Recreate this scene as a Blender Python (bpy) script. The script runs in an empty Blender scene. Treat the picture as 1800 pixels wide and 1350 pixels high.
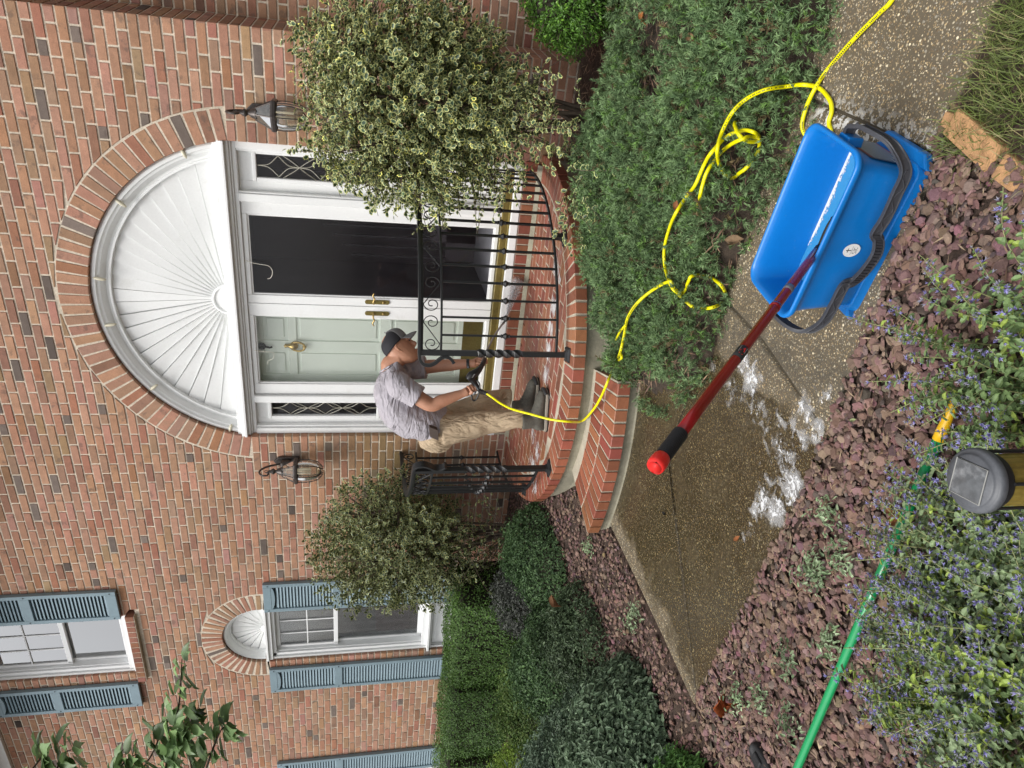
import bpy, math, random
import numpy as np
from mathutils import Vector, Matrix
rnd = random.Random(7); rng = np.random.default_rng(7)
S = bpy.context.scene; COL = S.collection
# ------------------------------------------------------------ camera, sky, sun, exposure
F = 1218.0
CAMP = np.array([0.0, -5.4, 1.65])
_dn = np.array([-42.0, F*F/263.5, F]); _dn /= np.linalg.norm(_dn)
_l = np.array([-2272.0, -280.0, F]); _l = _l - _dn*_l.dot(_dn); _l /= np.linalg.norm(_l)
_X = -_l; _Z = -_dn; _Y = np.cross(_Z, _X)
RW = np.array([_X, _Y, _Z])                       # portrait camera axes (right, down, forward) -> world
def ray(px, py): return RW @ np.array([(675.0-py)/F, (px-900.0)/F, 1.0])
def at(px, py, y=0.0):                            # pixel of the photograph -> point on the plane y
    r = ray(px, py); return CAMP + r*((y-CAMP[1])/r[1])
def atz(px, py, z=0.0):
    r = ray(px, py); return CAMP + r*((z-CAMP[2])/r[2])
def atd(px, py, d): return CAMP + ray(px, py)*d
def proj(P):
    c = (np.asarray(P, float)-CAMP) @ RW
    return np.stack([900+F*c[..., 1]/c[..., 2], 675-F*c[..., 0]/c[..., 2]], -1)
cam_d = bpy.data.cameras.new('camera'); cam = bpy.data.objects.new('camera', cam_d); COL.objects.link(cam)
cam_d.sensor_width = 36; cam_d.lens = 36*F/1800; cam_d.clip_start = 0.02; cam_d.clip_end = 400
eu, ev, fw = RW[:, 0], RW[:, 1], RW[:, 2]
Mx = Matrix(((ev[0], eu[0], -fw[0], CAMP[0]), (ev[1], eu[1], -fw[1], CAMP[1]), (ev[2], eu[2], -fw[2], CAMP[2]), (0, 0, 0, 1)))
cam.matrix_world = Mx; S.camera = cam
W = bpy.data.worlds.new('World'); S.world = W; W.use_nodes = True
nt = W.node_tree; nt.nodes.clear()
sky = nt.nodes.new('ShaderNodeTexSky'); sky.sky_type = 'NISHITA'; sky.sun_disc = False
SUN_EL, SUN_AZ = math.radians(58), math.radians(205)      # azimuth clockwise from +y
sky.sun_elevation = SUN_EL; sky.sun_rotation = SUN_AZ; sky.air_density = 1.0; sky.dust_density = 4.0; sky.ozone_density = 1.0
hs = nt.nodes.new('ShaderNodeHueSaturation'); hs.inputs['Saturation'].default_value = 0.22
bg = nt.nodes.new('ShaderNodeBackground'); bg.inputs['Strength'].default_value = 0.14
ow = nt.nodes.new('ShaderNodeOutputWorld')
nt.links.new(sky.outputs[0], hs.inputs['Color']); nt.links.new(hs.outputs[0], bg.inputs[0]); nt.links.new(bg.outputs[0], ow.inputs[0])
sl = bpy.data.lights.new('sun', 'SUN'); sun = bpy.data.objects.new('sun', sl); COL.objects.link(sun)
sl.energy = 1.4; sl.angle = math.radians(26); sl.color = (1.0, 0.975, 0.94)
sdir = Vector((math.sin(SUN_AZ)*math.cos(SUN_EL), math.cos(SUN_AZ)*math.cos(SUN_EL), math.sin(SUN_EL)))
sun.rotation_euler = sdir.to_track_quat('Z', 'Y').to_euler(); sun.location = (0, -8, 12)
vs = S.view_settings; vs.view_transform = 'Standard'; vs.look = 'None'; vs.gamma = 1; vs.use_curve_mapping = False; vs.exposure = 0.52
S.cycles.transparent_max_bounces = 32
# ------------------------------------------------------------ helpers
def srgb(r, g, b):
    f = lambda c: (c/255/12.92) if c <= 10 else ((c/255+.055)/1.055)**2.4
    return (f(r), f(g), f(b))
def mat(name, col, rough=.6, metal=0., var=None, bump=None, attr=False, trans=0., spec=.5, coat=0., blotch=None, fold=None):
    m = bpy.data.materials.new(name); m.use_nodes = True; n = m.node_tree.nodes; L = m.node_tree.links
    p = n['Principled BSDF']; p.inputs['Roughness'].default_value = rough; p.inputs['Metallic'].default_value = metal
    p.inputs['Specular IOR Level'].default_value = spec; p.inputs['Coat Weight'].default_value = coat
    geo = n.new('ShaderNodeNewGeometry'); pos = geo.outputs['Position']
    if attr:
        a = n.new('ShaderNodeAttribute'); a.attribute_name = 'Col'; c = a.outputs['Color']
        if col is not None:
            mm = n.new('ShaderNodeMix'); mm.data_type = 'RGBA'; mm.blend_type = 'MULTIPLY'; mm.inputs[0].default_value = 1
            L.new(c, mm.inputs[6]); mm.inputs[7].default_value = (*col, 1); c = mm.outputs[2]
    else:
        r = n.new('ShaderNodeRGB'); r.outputs[0].default_value = (*col, 1); c = r.outputs[0]
    def noise(sc, det=5, ro=.6):
        t = n.new('ShaderNodeTexNoise'); t.inputs['Scale'].default_value = sc; t.inputs['Detail'].default_value = det; t.inputs['Roughness'].default_value = ro
        L.new(pos, t.inputs['Vector']); return t
    if var:
        for (sc, am) in ([var] if not isinstance(var, list) else var):
            t = noise(sc); mr = n.new('ShaderNodeMapRange'); mr.inputs[1].default_value = .3; mr.inputs[2].default_value = .7
            mr.inputs[3].default_value = 1-am; mr.inputs[4].default_value = 1+am; L.new(t.outputs[0], mr.inputs[0])
            h = n.new('ShaderNodeHueSaturation'); L.new(c, h.inputs['Color']); L.new(mr.outputs[0], h.inputs['Value']); c = h.outputs[0]
    if blotch:
        for (sc, lo, hi, bc, am) in blotch:
            t = noise(sc, 6, .65); mr = n.new('ShaderNodeMapRange'); mr.inputs[1].default_value = lo; mr.inputs[2].default_value = hi
            mr.inputs[3].default_value = 0; mr.inputs[4].default_value = am; L.new(t.outputs[0], mr.inputs[0])
            mm = n.new('ShaderNodeMix'); mm.data_type = 'RGBA'; L.new(mr.outputs[0], mm.inputs[0]); L.new(c, mm.inputs[6]); mm.inputs[7].default_value = (*bc, 1); c = mm.outputs[2]
    L.new(c, p.inputs['Base Color'])
    if bump or fold:
        last = None
        if fold:
            for (vx, st, di) in fold:
                mp = n.new('ShaderNodeMapping'); mp.inputs['Scale'].default_value = vx; L.new(pos, mp.inputs[0]); t = n.new('ShaderNodeTexNoise'); t.inputs['Scale'].default_value = 1; t.inputs['Detail'].default_value = 3; t.inputs['Distortion'].default_value = 1.2; L.new(mp.outputs[0], t.inputs['Vector'])
                b = n.new('ShaderNodeBump'); b.inputs['Strength'].default_value = st; b.inputs['Distance'].default_value = di; L.new(t.outputs[0], b.inputs['Height'])
                if last: L.new(last, b.inputs['Normal'])
                last = b.outputs[0]
        for (sc, st, di) in ([] if not bump else [bump] if not isinstance(bump, list) else bump):
            t = noise(sc, 6); b = n.new('ShaderNodeBump'); b.inputs['Strength'].default_value = st; b.inputs['Distance'].default_value = di
            L.new(t.outputs[0], b.inputs['Height'])
            if last: L.new(last, b.inputs['Normal'])
            last = b.outputs[0]
        L.new(last, p.inputs['Normal'])
    if trans:
        tr = n.new('ShaderNodeBsdfTranslucent'); L.new(c, tr.inputs[0]); ms = n.new('ShaderNodeMixShader'); ms.inputs[0].default_value = trans
        o = n['Material Output']; L.new(p.outputs[0], ms.inputs[1]); L.new(tr.outputs[0], ms.inputs[2]); L.new(ms.outputs[0], o.inputs[0])
    return m
def glassmat(name, tint=(1, 1, 1), refl=1.0, dirt=0., dirtcol=(.5, .5, .5), ior=1.5):
    m = bpy.data.materials.new(name); m.use_nodes = True; n = m.node_tree.nodes; L = m.node_tree.links
    for x in list(n):
        if x.type == 'BSDF_PRINCIPLED': n.remove(x)
    tr = n.new('ShaderNodeBsdfTransparent'); tr.inputs[0].default_value = (*tint, 1)
    gl = n.new('ShaderNodeBsdfGlossy'); gl.inputs['Roughness'].default_value = .01
    fr = n.new('ShaderNodeFresnel'); fr.inputs[0].default_value = ior
    mu = n.new('ShaderNodeMath'); mu.operation = 'MULTIPLY'; mu.inputs[1].default_value = refl; mu.use_clamp = True; L.new(fr.outputs[0], mu.inputs[0])
    ms = n.new('ShaderNodeMixShader'); L.new(mu.outputs[0], ms.inputs[0]); L.new(tr.outputs[0], ms.inputs[1]); L.new(gl.outputs[0], ms.inputs[2])
    out = ms.outputs[0]
    if dirt:
        df = n.new('ShaderNodeBsdfDiffuse'); df.inputs[0].default_value = (*dirtcol, 1)
        t = n.new('ShaderNodeTexNoise'); t.inputs['Scale'].default_value = 6; t.inputs['Detail'].default_value = 8
        mr = n.new('ShaderNodeMapRange'); mr.inputs[1].default_value = .4; mr.inputs[2].default_value = .8; mr.inputs[3].default_value = dirt*.3; mr.inputs[4].default_value = dirt
        L.new(t.outputs[0], mr.inputs[0]); m2 = n.new('ShaderNodeMixShader'); L.new(mr.outputs[0], m2.inputs[0]); L.new(out, m2.inputs[1]); L.new(df.outputs[0], m2.inputs[2]); out = m2.outputs[0]
    L.new(out, n['Material Output'].inputs[0]); return m
def tag(o, label=None, cat=None, group=None, kind=None):
    if label: o['label'] = label
    if cat: o['category'] = cat
    if group: o['group'] = group
    if kind: o['kind'] = kind
    return o
def empty(name, loc=(0, 0, 0), label=None, cat=None, group=None):
    o = bpy.data.objects.new(name, None); COL.objects.link(o); o.location = loc; o.empty_display_size = .1
    return tag(o, label, cat, group)
def npmesh(name, V, faces, C=None, smooth=False):
    """faces: list of int arrays (m,k). C: colours per vertex."""
    V = np.ascontiguousarray(V, dtype=np.float32); me = bpy.data.meshes.new(name)
    faces = [np.asarray(f, dtype=np.int32) for f in (faces if isinstance(faces, list) else [faces]) if len(f)]
    nl = sum(f.size for f in faces); nf = sum(len(f) for f in faces)
    me.vertices.add(len(V)); me.vertices.foreach_set('co', V.ravel()); me.loops.add(nl)
    me.loops.foreach_set('vertex_index', np.concatenate([f.ravel() for f in faces]))
    me.polygons.add(nf); tot = np.concatenate([np.full(len(f), f.shape[1], np.int32) for f in faces])
    me.polygons.foreach_set('loop_start', np.concatenate([[0], np.cumsum(tot)[:-1]]).astype(np.int32))
    me.polygons.foreach_set('use_smooth', np.full(nf, bool(smooth)))
    me.update(calc_edges=True)
    if C is not None:
        a = me.color_attributes.new('Col', 'FLOAT_COLOR', 'POINT'); c4 = np.ones((len(V), 4), np.float32); c4[:, :3] = C; a.data.foreach_set('color', c4.ravel())
    return me
def link(name, me, m, parent=None):
    o = bpy.data.objects.new(name, me); COL.objects.link(o)
    if m is not None and len(me.materials) == 0: me.materials.append(m)
    if parent is not None:
        o.parent = parent
        q = parent; off = Vector((0, 0, 0))
        while q is not None:
            off += q.location; q = q.parent
        if off.length > 0: o.location = -off     # meshes are written in world coordinates
    return o
class MB:
    def __init__(s): s.v = []; s.q = {}; s.n = 0
    def add(s, V, faces):
        for f in faces:
            s.q.setdefault(len(f), []).append([i+s.n for i in f])
        s.v.extend([tuple(map(float, p)) for p in V]); s.n += len(V); return s
    def box(s, x0, x1, y0, y1, z0, z1):
        V = [(x, y, z) for x in (x0, x1) for y in (y0, y1) for z in (z0, z1)]
        return s.add(V, [(0, 1, 3, 2), (4, 6, 7, 5), (0, 4, 5, 1), (2, 3, 7, 6), (0, 2, 6, 4), (1, 5, 7, 3)])
    def prism(s, poly, axis, a0, a1):
        """poly: 2D points; axis 0/1/2 extruded from a0 to a1"""
        def mk(p, a):
            return {0: (a, p[0], p[1]), 1: (p[0], a, p[1]), 2: (p[0], p[1], a)}[axis]
        n = len(poly); V = [mk(p, a0) for p in poly]+[mk(p, a1) for p in poly]
        return s.add(V, [tuple(range(n))[::-1], tuple(range(n, 2*n))]+[(i, (i+1) % n, n+(i+1) % n, n+i) for i in range(n)])
    def tube(s, pts, r, n=8, flat=1.0, cap=True):
        V, Fc = tube_arr(pts, r, n, flat, cap); return s.add(V, Fc)
    def lathe(s, prof, c=(0, 0, 0), n=24, a0=0, a1=2*math.pi, sq=1.0):
        full = abs(a1-a0-2*math.pi) < 1e-6; k = n if full else n+1; V = []
        for i in range(k):
            a = a0+(a1-a0)*i/n
            for (r, z) in prof: V.append((c[0]+r*math.cos(a), c[1]+r*math.sin(a)*sq, c[2]+z))
        m = len(prof); Fc = []
        for i in range(n):
            j = (i+1) % k
            for t in range(m-1): Fc.append((i*m+t, j*m+t, j*m+t+1, i*m+t+1))
        return s.add(V, Fc)
    def build(s, name, m, parent=None, smooth=False, bevel=0, sub=0):
        me = bpy.data.meshes.new(name); allf = [f for k in s.q for f in s.q[k]]
        me.from_pydata(s.v, [], allf); me.update()
        if smooth:
            me.polygons.foreach_set('use_smooth', np.ones(len(me.polygons), bool))
        o = link(name, me, m, parent)
        if bevel:
            b = o.modifiers.new('bevel', 'BEVEL'); b.width = bevel; b.segments = 2; b.limit_method = 'ANGLE'; b.harden_normals = False
        if sub:
            b = o.modifiers.new('sub', 'SUBSURF'); b.levels = sub; b.render_levels = sub
        return o
def cr(pts, k=6):
    """Catmull-Rom smoothing"""
    P = [np.array(p, float) for p in pts]; P = [2*P[0]-P[1]]+P+[2*P[-1]-P[-2]]; out = []
    for i in range(1, len(P)-2):
        for t in np.linspace(0, 1, k, endpoint=False):
            a, b, c, d = P[i-1:i+3]
            out.append(.5*((2*b)+(-a+c)*t+(2*a-5*b+4*c-d)*t*t+(-a+3*b-3*c+d)*t**3))
    out.append(P[-2]); return np.array(out)
def frames(P):
    P = np.asarray(P, float); T = np.gradient(P, axis=0); T /= np.linalg.norm(T, axis=1)[:, None]+1e-12
    u = np.cross(T[0], [0, 0, 1.]); 
    if np.linalg.norm(u) < .1: u = np.cross(T[0], [1., 0, 0])
    u /= np.linalg.norm(u); U = []
    for t in T:
        u = u-t*u.dot(t); u /= np.linalg.norm(u)+1e-12; U.append(u.copy())
    U = np.array(U); return T, U, np.cross(T, U)
def tube_arr(pts, r, n=8, flat=1.0, cap=True):
    P = np.asarray(pts, float); T, U, B = frames(P); r = np.broadcast_to(np.asarray(r, float), (len(P),)); V = []; Fc = []
    for i in range(len(P)):
        for k in range(n):
            a = 2*math.pi*k/n; V.append(P[i]+U[i]*math.cos(a)*r[i]+B[i]*math.sin(a)*r[i]*flat)
    for i in range(len(P)-1):
        for k in range(n):
            k2 = (k+1) % n; Fc.append((i*n+k, i*n+k2, (i+1)*n+k2, (i+1)*n+k))
    if cap: Fc.append(tuple(range(n))[::-1]); Fc.append(tuple(range((len(P)-1)*n, len(P)*n)))
    return V, Fc
def vnoise(P, s=1.0, seed=0):
    """cheap smooth noise from sines, about -1..1"""
    P = np.asarray(P, float)*s; x, y, z = P[..., 0], P[..., 1], (P[..., 2] if P.shape[-1] > 2 else 0*P[..., 0]); r = 0
    g = np.random.default_rng(seed)
    for i in range(6):
        k = g.normal(size=3)*(1+i*.55); ph = g.uniform(0, 6.28); r = r+np.sin(x*k[0]+y*k[1]+z*k[2]+ph)/(1+i*.45)
    return r/2.6
def basis(nrm, tan):
    """rotation matrices (n,3,3): columns x=side, y=tangent, z=normal"""
    z = nrm/(np.linalg.norm(nrm, axis=1)[:, None]+1e-9); y = tan-z*(tan*z).sum(1)[:, None]; y /= np.linalg.norm(y, axis=1)[:, None]+1e-9
    return np.stack([np.cross(y, z), y, z], 2)
def inst(pr, P, Rm, Sc, tint=None):
    V, Fp, C = pr; n = len(P); k = len(V); Sc = np.asarray(Sc, float)
    if Sc.ndim == 1: Sc = np.repeat(Sc[:, None], 3, 1)
    VV = np.einsum('nij,nkj->nki', Rm, V[None]*Sc[:, None, :])+P[:, None, :]
    FF = (Fp[None]+(np.arange(n)*k)[:, None, None]).reshape(-1, Fp.shape[1])
    CC = np.repeat(C[None], n, 0)
    if tint is not None: CC = CC*tint[:, None, :]
    return VV.reshape(-1, 3), FF, CC.reshape(-1, 3)
def merge(parts):
    V = []; Fs = []; C = []; off = 0
    for v, f, c in parts:
        V.append(v); Fs.append(f+off); C.append(c); off += len(v)
    return np.concatenate(V), np.concatenate(Fs), np.concatenate(C)
def rdir(n, up=0.):
    d = rng.normal(size=(n, 3)); d[:, 2] += up; return d/np.linalg.norm(d, axis=1)[:, None]
# brick-shaped prisms: corners (n,4,3) of the front face, normal out of the front, depth behind it
def prisms(Cn, N, depth, ch=.002, cols=None):
    Cn = np.asarray(Cn, float); n = len(Cn); N = np.broadcast_to(np.asarray(N, float), (n, 3)); cen = Cn.mean(1, keepdims=True)
    dv = Cn-cen; ln = np.linalg.norm(dv, axis=2, keepdims=True)
    inn = cen+dv*np.clip(1-ch*1.4/np.maximum(ln, 1e-4), 0, 1); dp = np.broadcast_to(np.asarray(depth, float), (n,))[:, None, None]
    mid = Cn-N[:, None]*ch; back = Cn-N[:, None]*dp
    V = np.concatenate([inn, mid, back], 1).reshape(-1, 3)
    q = [(0, 1, 2, 3)]
    for i in range(4):
        j = (i+1) % 4; q += [(4+i, 4+j, j, i), (8+i, 8+j, 4+j, 4+i)]
    Fc = (np.array(q)[None]+(np.arange(n)*12)[:, None, None]).reshape(-1, 4)
    C = None if cols is None else np.repeat(np.asarray(cols)[:, None], 12, 1).reshape(-1, 3)
    return V, Fc, C
# ------------------------------------------------------------ materials
m_brick = mat('wall_brick', None, .9, attr=True, var=[(14, .13), (150, .16)], bump=[(220, .5, .004), (40, .5, .006)], blotch=[(9, .58, .64, (.12, .09, .075), .5), (30, .66, .74, (.16, .08, .05), .5), (3.1, .6, .75, (.26, .22, .13), .4)], spec=.25)
m_mortar = mat('mortar', (.64, .56, .45), .95, var=[(4, .14), (60, .22)], bump=[(160, .7, .005)], blotch=[(1.6, .52, .72, (.36, .31, .22), .55), (20, .6, .7, (.30, .26, .2), .4)], spec=.2)
m_step = mat('step_brick', None, .5, attr=True, var=[(20, .12), (200, .14)], bump=[(260, .35, .002), (50, .3, .003)], blotch=[(9, .6, .72, (.06, .03, .02), .35)], spec=.5)
m_stepm = mat('step_mortar', (.42, .375, .29), .75, var=[(12, .16), (120, .14)], bump=[(150, .5, .003)])
m_white = mat('white_paint', (.80, .81, .80), .42, var=[(3, .03), (60, .025)], bump=[(30, .10, .002)], blotch=[(5, .60, .8, (.52, .51, .45), .35), (45, .70, .76, (.45, .44, .38), .4)], spec=.4)
m_whitew = mat('white_window_vinyl', (.80, .81, .81), .35, var=[(4, .02)], spec=.4)
m_green = mat('pale_green_door_paint', (.78, .84, .76), .4, var=[(3, .03)], bump=[(40, .06, .001)])
m_shut = mat('blue_grey_shutter', (.205, .285, .325), .55, var=[(8, .06), (60, .05)], bump=[(120, .1, .001)])
m_brass = mat('brass', (.50, .36, .14), .32, metal=.9, var=[(40, .2)])
m_olive = mat('aged_brass_plate', (.20, .155, .045), .38, metal=.55, var=[(6, .2), (60, .15)])
m_black = mat('black_iron_paint', (.012, .013, .014), .42, var=[(60, .25)], bump=[(90, .12, .001)], blotch=[(30, .72, .8, (.09, .08, .07), .3)], spec=.5)
m_bronze = mat('dark_bronze_lamp_metal', (.07, .06, .055), .4, metal=.5, var=[(50, .25)])
m_lead = mat('lead_came', (.50, .48, .40), .35, metal=.7)
m_dark = mat('dark_room', (.018, .017, .018), .8)
m_conc = mat('foundation_concrete', (.27, .25, .185), .85, var=[(5, .18), (60, .12)], bump=[(70, .4, .004)], blotch=[(6, .55, .7, (.10, .09, .05), .5)])
g_door = glassmat('door_glass', (.80, .81, .83), .45, .06, (.16, .13, .15))
g_doorL = glassmat('storm_glass', (.985, .99, .985), .5, .01)
g_win = glassmat('window_glass', (.95, .96, .96), .8, .02)
g_up = glassmat('upper_window_glass', (.95, .95, .95), 6.5, .0, ior=1.6)
m_lace = mat('lace_curtain', (.5, .5, .52), .9, trans=.3)

def brickcol(n, g=None, dark=.022, red=.10):
    g = g or rng; base = np.array([.415, .228, .152]); C = np.repeat(base[None], n, 0)
    C = C*(1+g.normal(0, .075, (n, 1))); C[:, 1] *= 1+g.normal(0, .045, n); C[:, 2] *= 1+g.normal(0, .06, n)
    k = g.random(n); a = k < red; C[a] *= np.array([.86, .74, .72])
    a = (k > .55) & (k < .72); C[a] *= np.array([.84, .93, .92])
    a = (k > .72) & (k < .80); C[a] = C[a]*.72
    a = k > 1-dark; C[a] = np.array([.17, .135, .115])*(1+g.normal(0, .2, (int(a.sum()), 1)))
    return np.clip(C, .02, .6)
house = empty('brick_house', (-4.5, .2, 0), 'two storey red brick house with a white arched double door entrance and blue grey shutters', 'house')
PZ = .30; CP = .069; BL = .2003; GX = .0138
def courses(z0, z1):
    k0 = math.floor((z0-2.600)/CP); out = []
    z = 2.600+k0*CP
    while z < z1: out.append((round((z-2.6)/CP), z)); z += CP
    return out
DC = (-2.26, 2.41); DR0, DR1 = 1.262, 1.486
WC = (-5.987, 2.655); WR0, WR1 = .385, .595
holes_rect = [(-3.507, -1.012, -1, 2.600), (-6.372, -5.603, .55, 2.600), (-6.396, -5.578, 3.90, 5.4), (-6.49, -5.50, 3.807, 3.90), (-9.23, -8.46, .55, 2.600), (-9.24, -8.42, 3.807, 5.4)]
holes_circ = [(DC[0], DC[1], DR1, 2.600), (WC[0], WC[1], WR1, 2.600), (-8.85, WC[1], WR1, 2.6)]
def spans(x0, x1, z, zt=None):
    """solid x-intervals of the wall at height z"""
    iv = [(x0, x1)]
    cuts = [(a, b) for a, b, c, d in holes_rect if c <= z < d]
    for cx, cz, r, zm in holes_circ:
        if zt is not None and zt-cz > .90*r: z = zt
        if z >= zm and abs(z-cz) < r:
            h = math.sqrt(r*r-(z-cz)**2); cuts.append((cx-h, cx+h))
    for a, b in cuts:
        nv = []
        for p, q in iv:
            if b <= p or a >= q: nv.append((p, q)); continue
            if a > p: nv.append((p, a))
            if b < q: nv.append((b, q))
        iv = nv
    return iv
WX0, WX1, WTOP = -9.6, -.27, 5.30
quads = []; deps = []; burnt = []
for k, z in courses(-.05, WTOP):
    za, zb = z+GX/2, z+CP-GX/2
    sa, sb = spans(WX0, WX1, za, zb), spans(WX0, WX1, zb, zb)
    if len(sa) != len(sb): sa = sb = (sa if len(sa) > len(sb) else sb)
    off = WX1-(0 if k % 2 else .5*BL)
    for (a0, a1), (b0, b1) in zip(sa, sb):
        lo, hi = min(a0, b0), max(a1, b1)
        slA, slB = (b0-a0), (b1-a1)
        # joints along the row
        j = off; xs = []
        while j > lo: 
            if j < hi-.001: xs.append(j+rnd.uniform(-.003, .003))
            j -= BL
        xs = [hi]+[x for x in xs if max(a0, b0, lo+.02)+.025 < x < min(a1, b1, hi-.02)-.025]+[lo]
        for i in range(len(xs)-1):
            R_, L_ = xs[i], xs[i+1]
            rt, rb = (b1, a1) if i == 0 else (R_, R_); lt, lb = (b0, a0) if i == len(xs)-2 else (L_, L_)
            g = GX/2; edgeR = g if i else (0 if abs(slB) < 1e-6 else .004); edgeL = g if i < len(xs)-2 else (0 if abs(slA) < 1e-6 else .004)
            if rb-edgeR-(lb+edgeL) < .012 or rt-edgeR-(lt+edgeL) < .012: continue
            dy = rnd.uniform(-.0018, .0018)
            jz = rnd.uniform(-.0012, .0012)
            zl_, zr_ = za, za
            for cx, cz, r, zm in holes_circ:
                if zb-cz > .90*r and zb > zm:
                    if abs(lb-cx) < r: zl_ = max(zl_, cz+math.sqrt(r*r-(lb-cx)**2)+.003)
                    if abs(rb-cx) < r: zr_ = max(zr_, cz+math.sqrt(r*r-(rb-cx)**2)+.003)
            zl_, zr_ = min(zl_, zb-.002), min(zr_, zb-.002)
            if max(zb-zl_, zb-zr_) < .012: continue
            quads.append([(lb+edgeL, dy, zl_+jz), (rb-edgeR, dy, zr_+jz), (rt-edgeR, dy, zb+jz), (lt+edgeL, dy, zb+jz)])
            deps.append(.105 if (i == 0 or i == len(xs)-2) else .03); burnt.append(0)
            if .17 < R_-L_ < .22 and zl_ == za and zr_ == za and 0 < i < len(xs)-2 and rnd.random() < .04:      # half burnt brick: dark end
                q_ = quads.pop(); deps.pop(); burnt.pop(); f_ = rnd.choice([.45, .5, .55]); A_, B_, C_, D_ = [np.array(t) for t in q_]; M0 = A_+(B_-A_)*f_; M1 = D_+(C_-D_)*f_
                quads += [[A_, M0, M1, D_], [M0, B_, C_, M1]]; deps += [.03, .03]; burnt += ([1, 0] if rnd.random() < .5 else [0, 1])
quads = np.array([[tuple(p) for p in q] for q in quads], float); deps = np.array(deps); cols = brickcol(len(quads)); burnt = np.array(burnt, bool); cols[burnt] = np.array([.165, .13, .11])*(1+rng.normal(0, .2, (int(burnt.sum()), 1)))
# algae tone on the bricks low beside the left door jamb
cx_ = quads[:, :, 0].mean(1); cz_ = quads[:, :, 2].mean(1)
al = np.clip(1-np.hypot((cx_+3.75)/.55, (cz_-1.35)/.75), 0, 1)[:, None]*.75; cols = cols*(1-al)+np.array([.20, .15, .055])*al
pp = proj(quads.mean(1)); vis = (pp[:, 0] > -10) & (pp[:, 0] < 1810) & (pp[:, 1] > -5) & (pp[:, 1] < 1355)
hid = (cx_ > -1.2) & (cz_ < 2.0)
dist = np.linalg.norm(quads.mean(1)-CAMP, axis=1)+(~vis)*50+hid*20
order = np.argsort(dist); sel = order[:300]; rest = order[300:]
for i in sel:
    V, Fc, C = prisms(quads[i:i+1], (0, -1, 0), deps[i], .003, cols[i:i+1]); link('brick', npmesh('brick', V, Fc, C), m_brick, house)
V, Fc, C = prisms(quads[rest], (0, -1, 0), deps[rest], .003, cols[rest]); tag(link('brickwork', npmesh('brickwork', V, Fc, C), m_brick, house), kind='stuff')
# mortar bed behind the bricks, in strips so that it follows the arches
xs = set(np.round(np.arange(WX0, WX1, .06), 4)); xs |= {WX0, WX1}
for a, b, c, d in holes_rect: xs |= {a, b}
for cx, cz, r, zm in holes_circ:
    h = math.sqrt(r*r-(zm-cz)**2); xs |= {cx-h, cx+h, cx-r+.001, cx+r-.001} | {cx+r*math.sin(t) for t in np.linspace(-1.4, 1.4, 41)}
xs = sorted(x for x in xs if WX0 <= x <= WX1); mb = MB()
def zint(x):
    cuts = [(c, d) for a, b, c, d in holes_rect if a < x < b]
    return cuts
for xa, xb in zip(xs[:-1], xs[1:]):
    if xb-xa < 1e-5: continue
    xm = (xa+xb)/2; segs = [((-.3, -.3), (WTOP, WTOP))]
    cuts = [((c, c), (d, d)) for a, b, c, d in holes_rect if a < xm < b]
    for cx, cz, r, zm in holes_circ:
        if abs(xm-cx) < r:
            f = lambda x: cz+math.sqrt(max(0, r*r-(x-cx)**2))
            if f(xm) > zm: cuts.append(((zm, zm), (max(f(xa), zm), max(f(xb), zm))))
    cuts.sort(key=lambda t: t[0][0]+t[0][1]); cur = (-.3, -.3)
    merged = []
    for c0, c1 in cuts:
        if c0[0] > cur[0]+1e-4 or c0[1] > cur[1]+1e-4: merged.append((cur, c0))
        cur = (max(cur[0], c1[0]), max(cur[1], c1[1]))
    if cur[0] < WTOP: merged.append((cur, (WTOP, WTOP)))
    for lo, hi in merged: mb.add([(xa, .0065, lo[0]), (xb, .0065, lo[1]), (xb, .0065, hi[1]), (xa, .0065, hi[0])], [(0, 1, 2, 3)])
# mortar in the reveals of the openings
for a, b, c, d in holes_rect[:3]+holes_rect[4:]:
    for x, s in ((a, -1), (b, 1)):
        if d-c > .3: mb.add([(x+s*.005, .0065, c), (x+s*.005, .13, c), (x+s*.005, .13, d), (x+s*.005, .0065, d)], [(0, 1, 2, 3)])
mb.build('wall', m_mortar, house)
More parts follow.
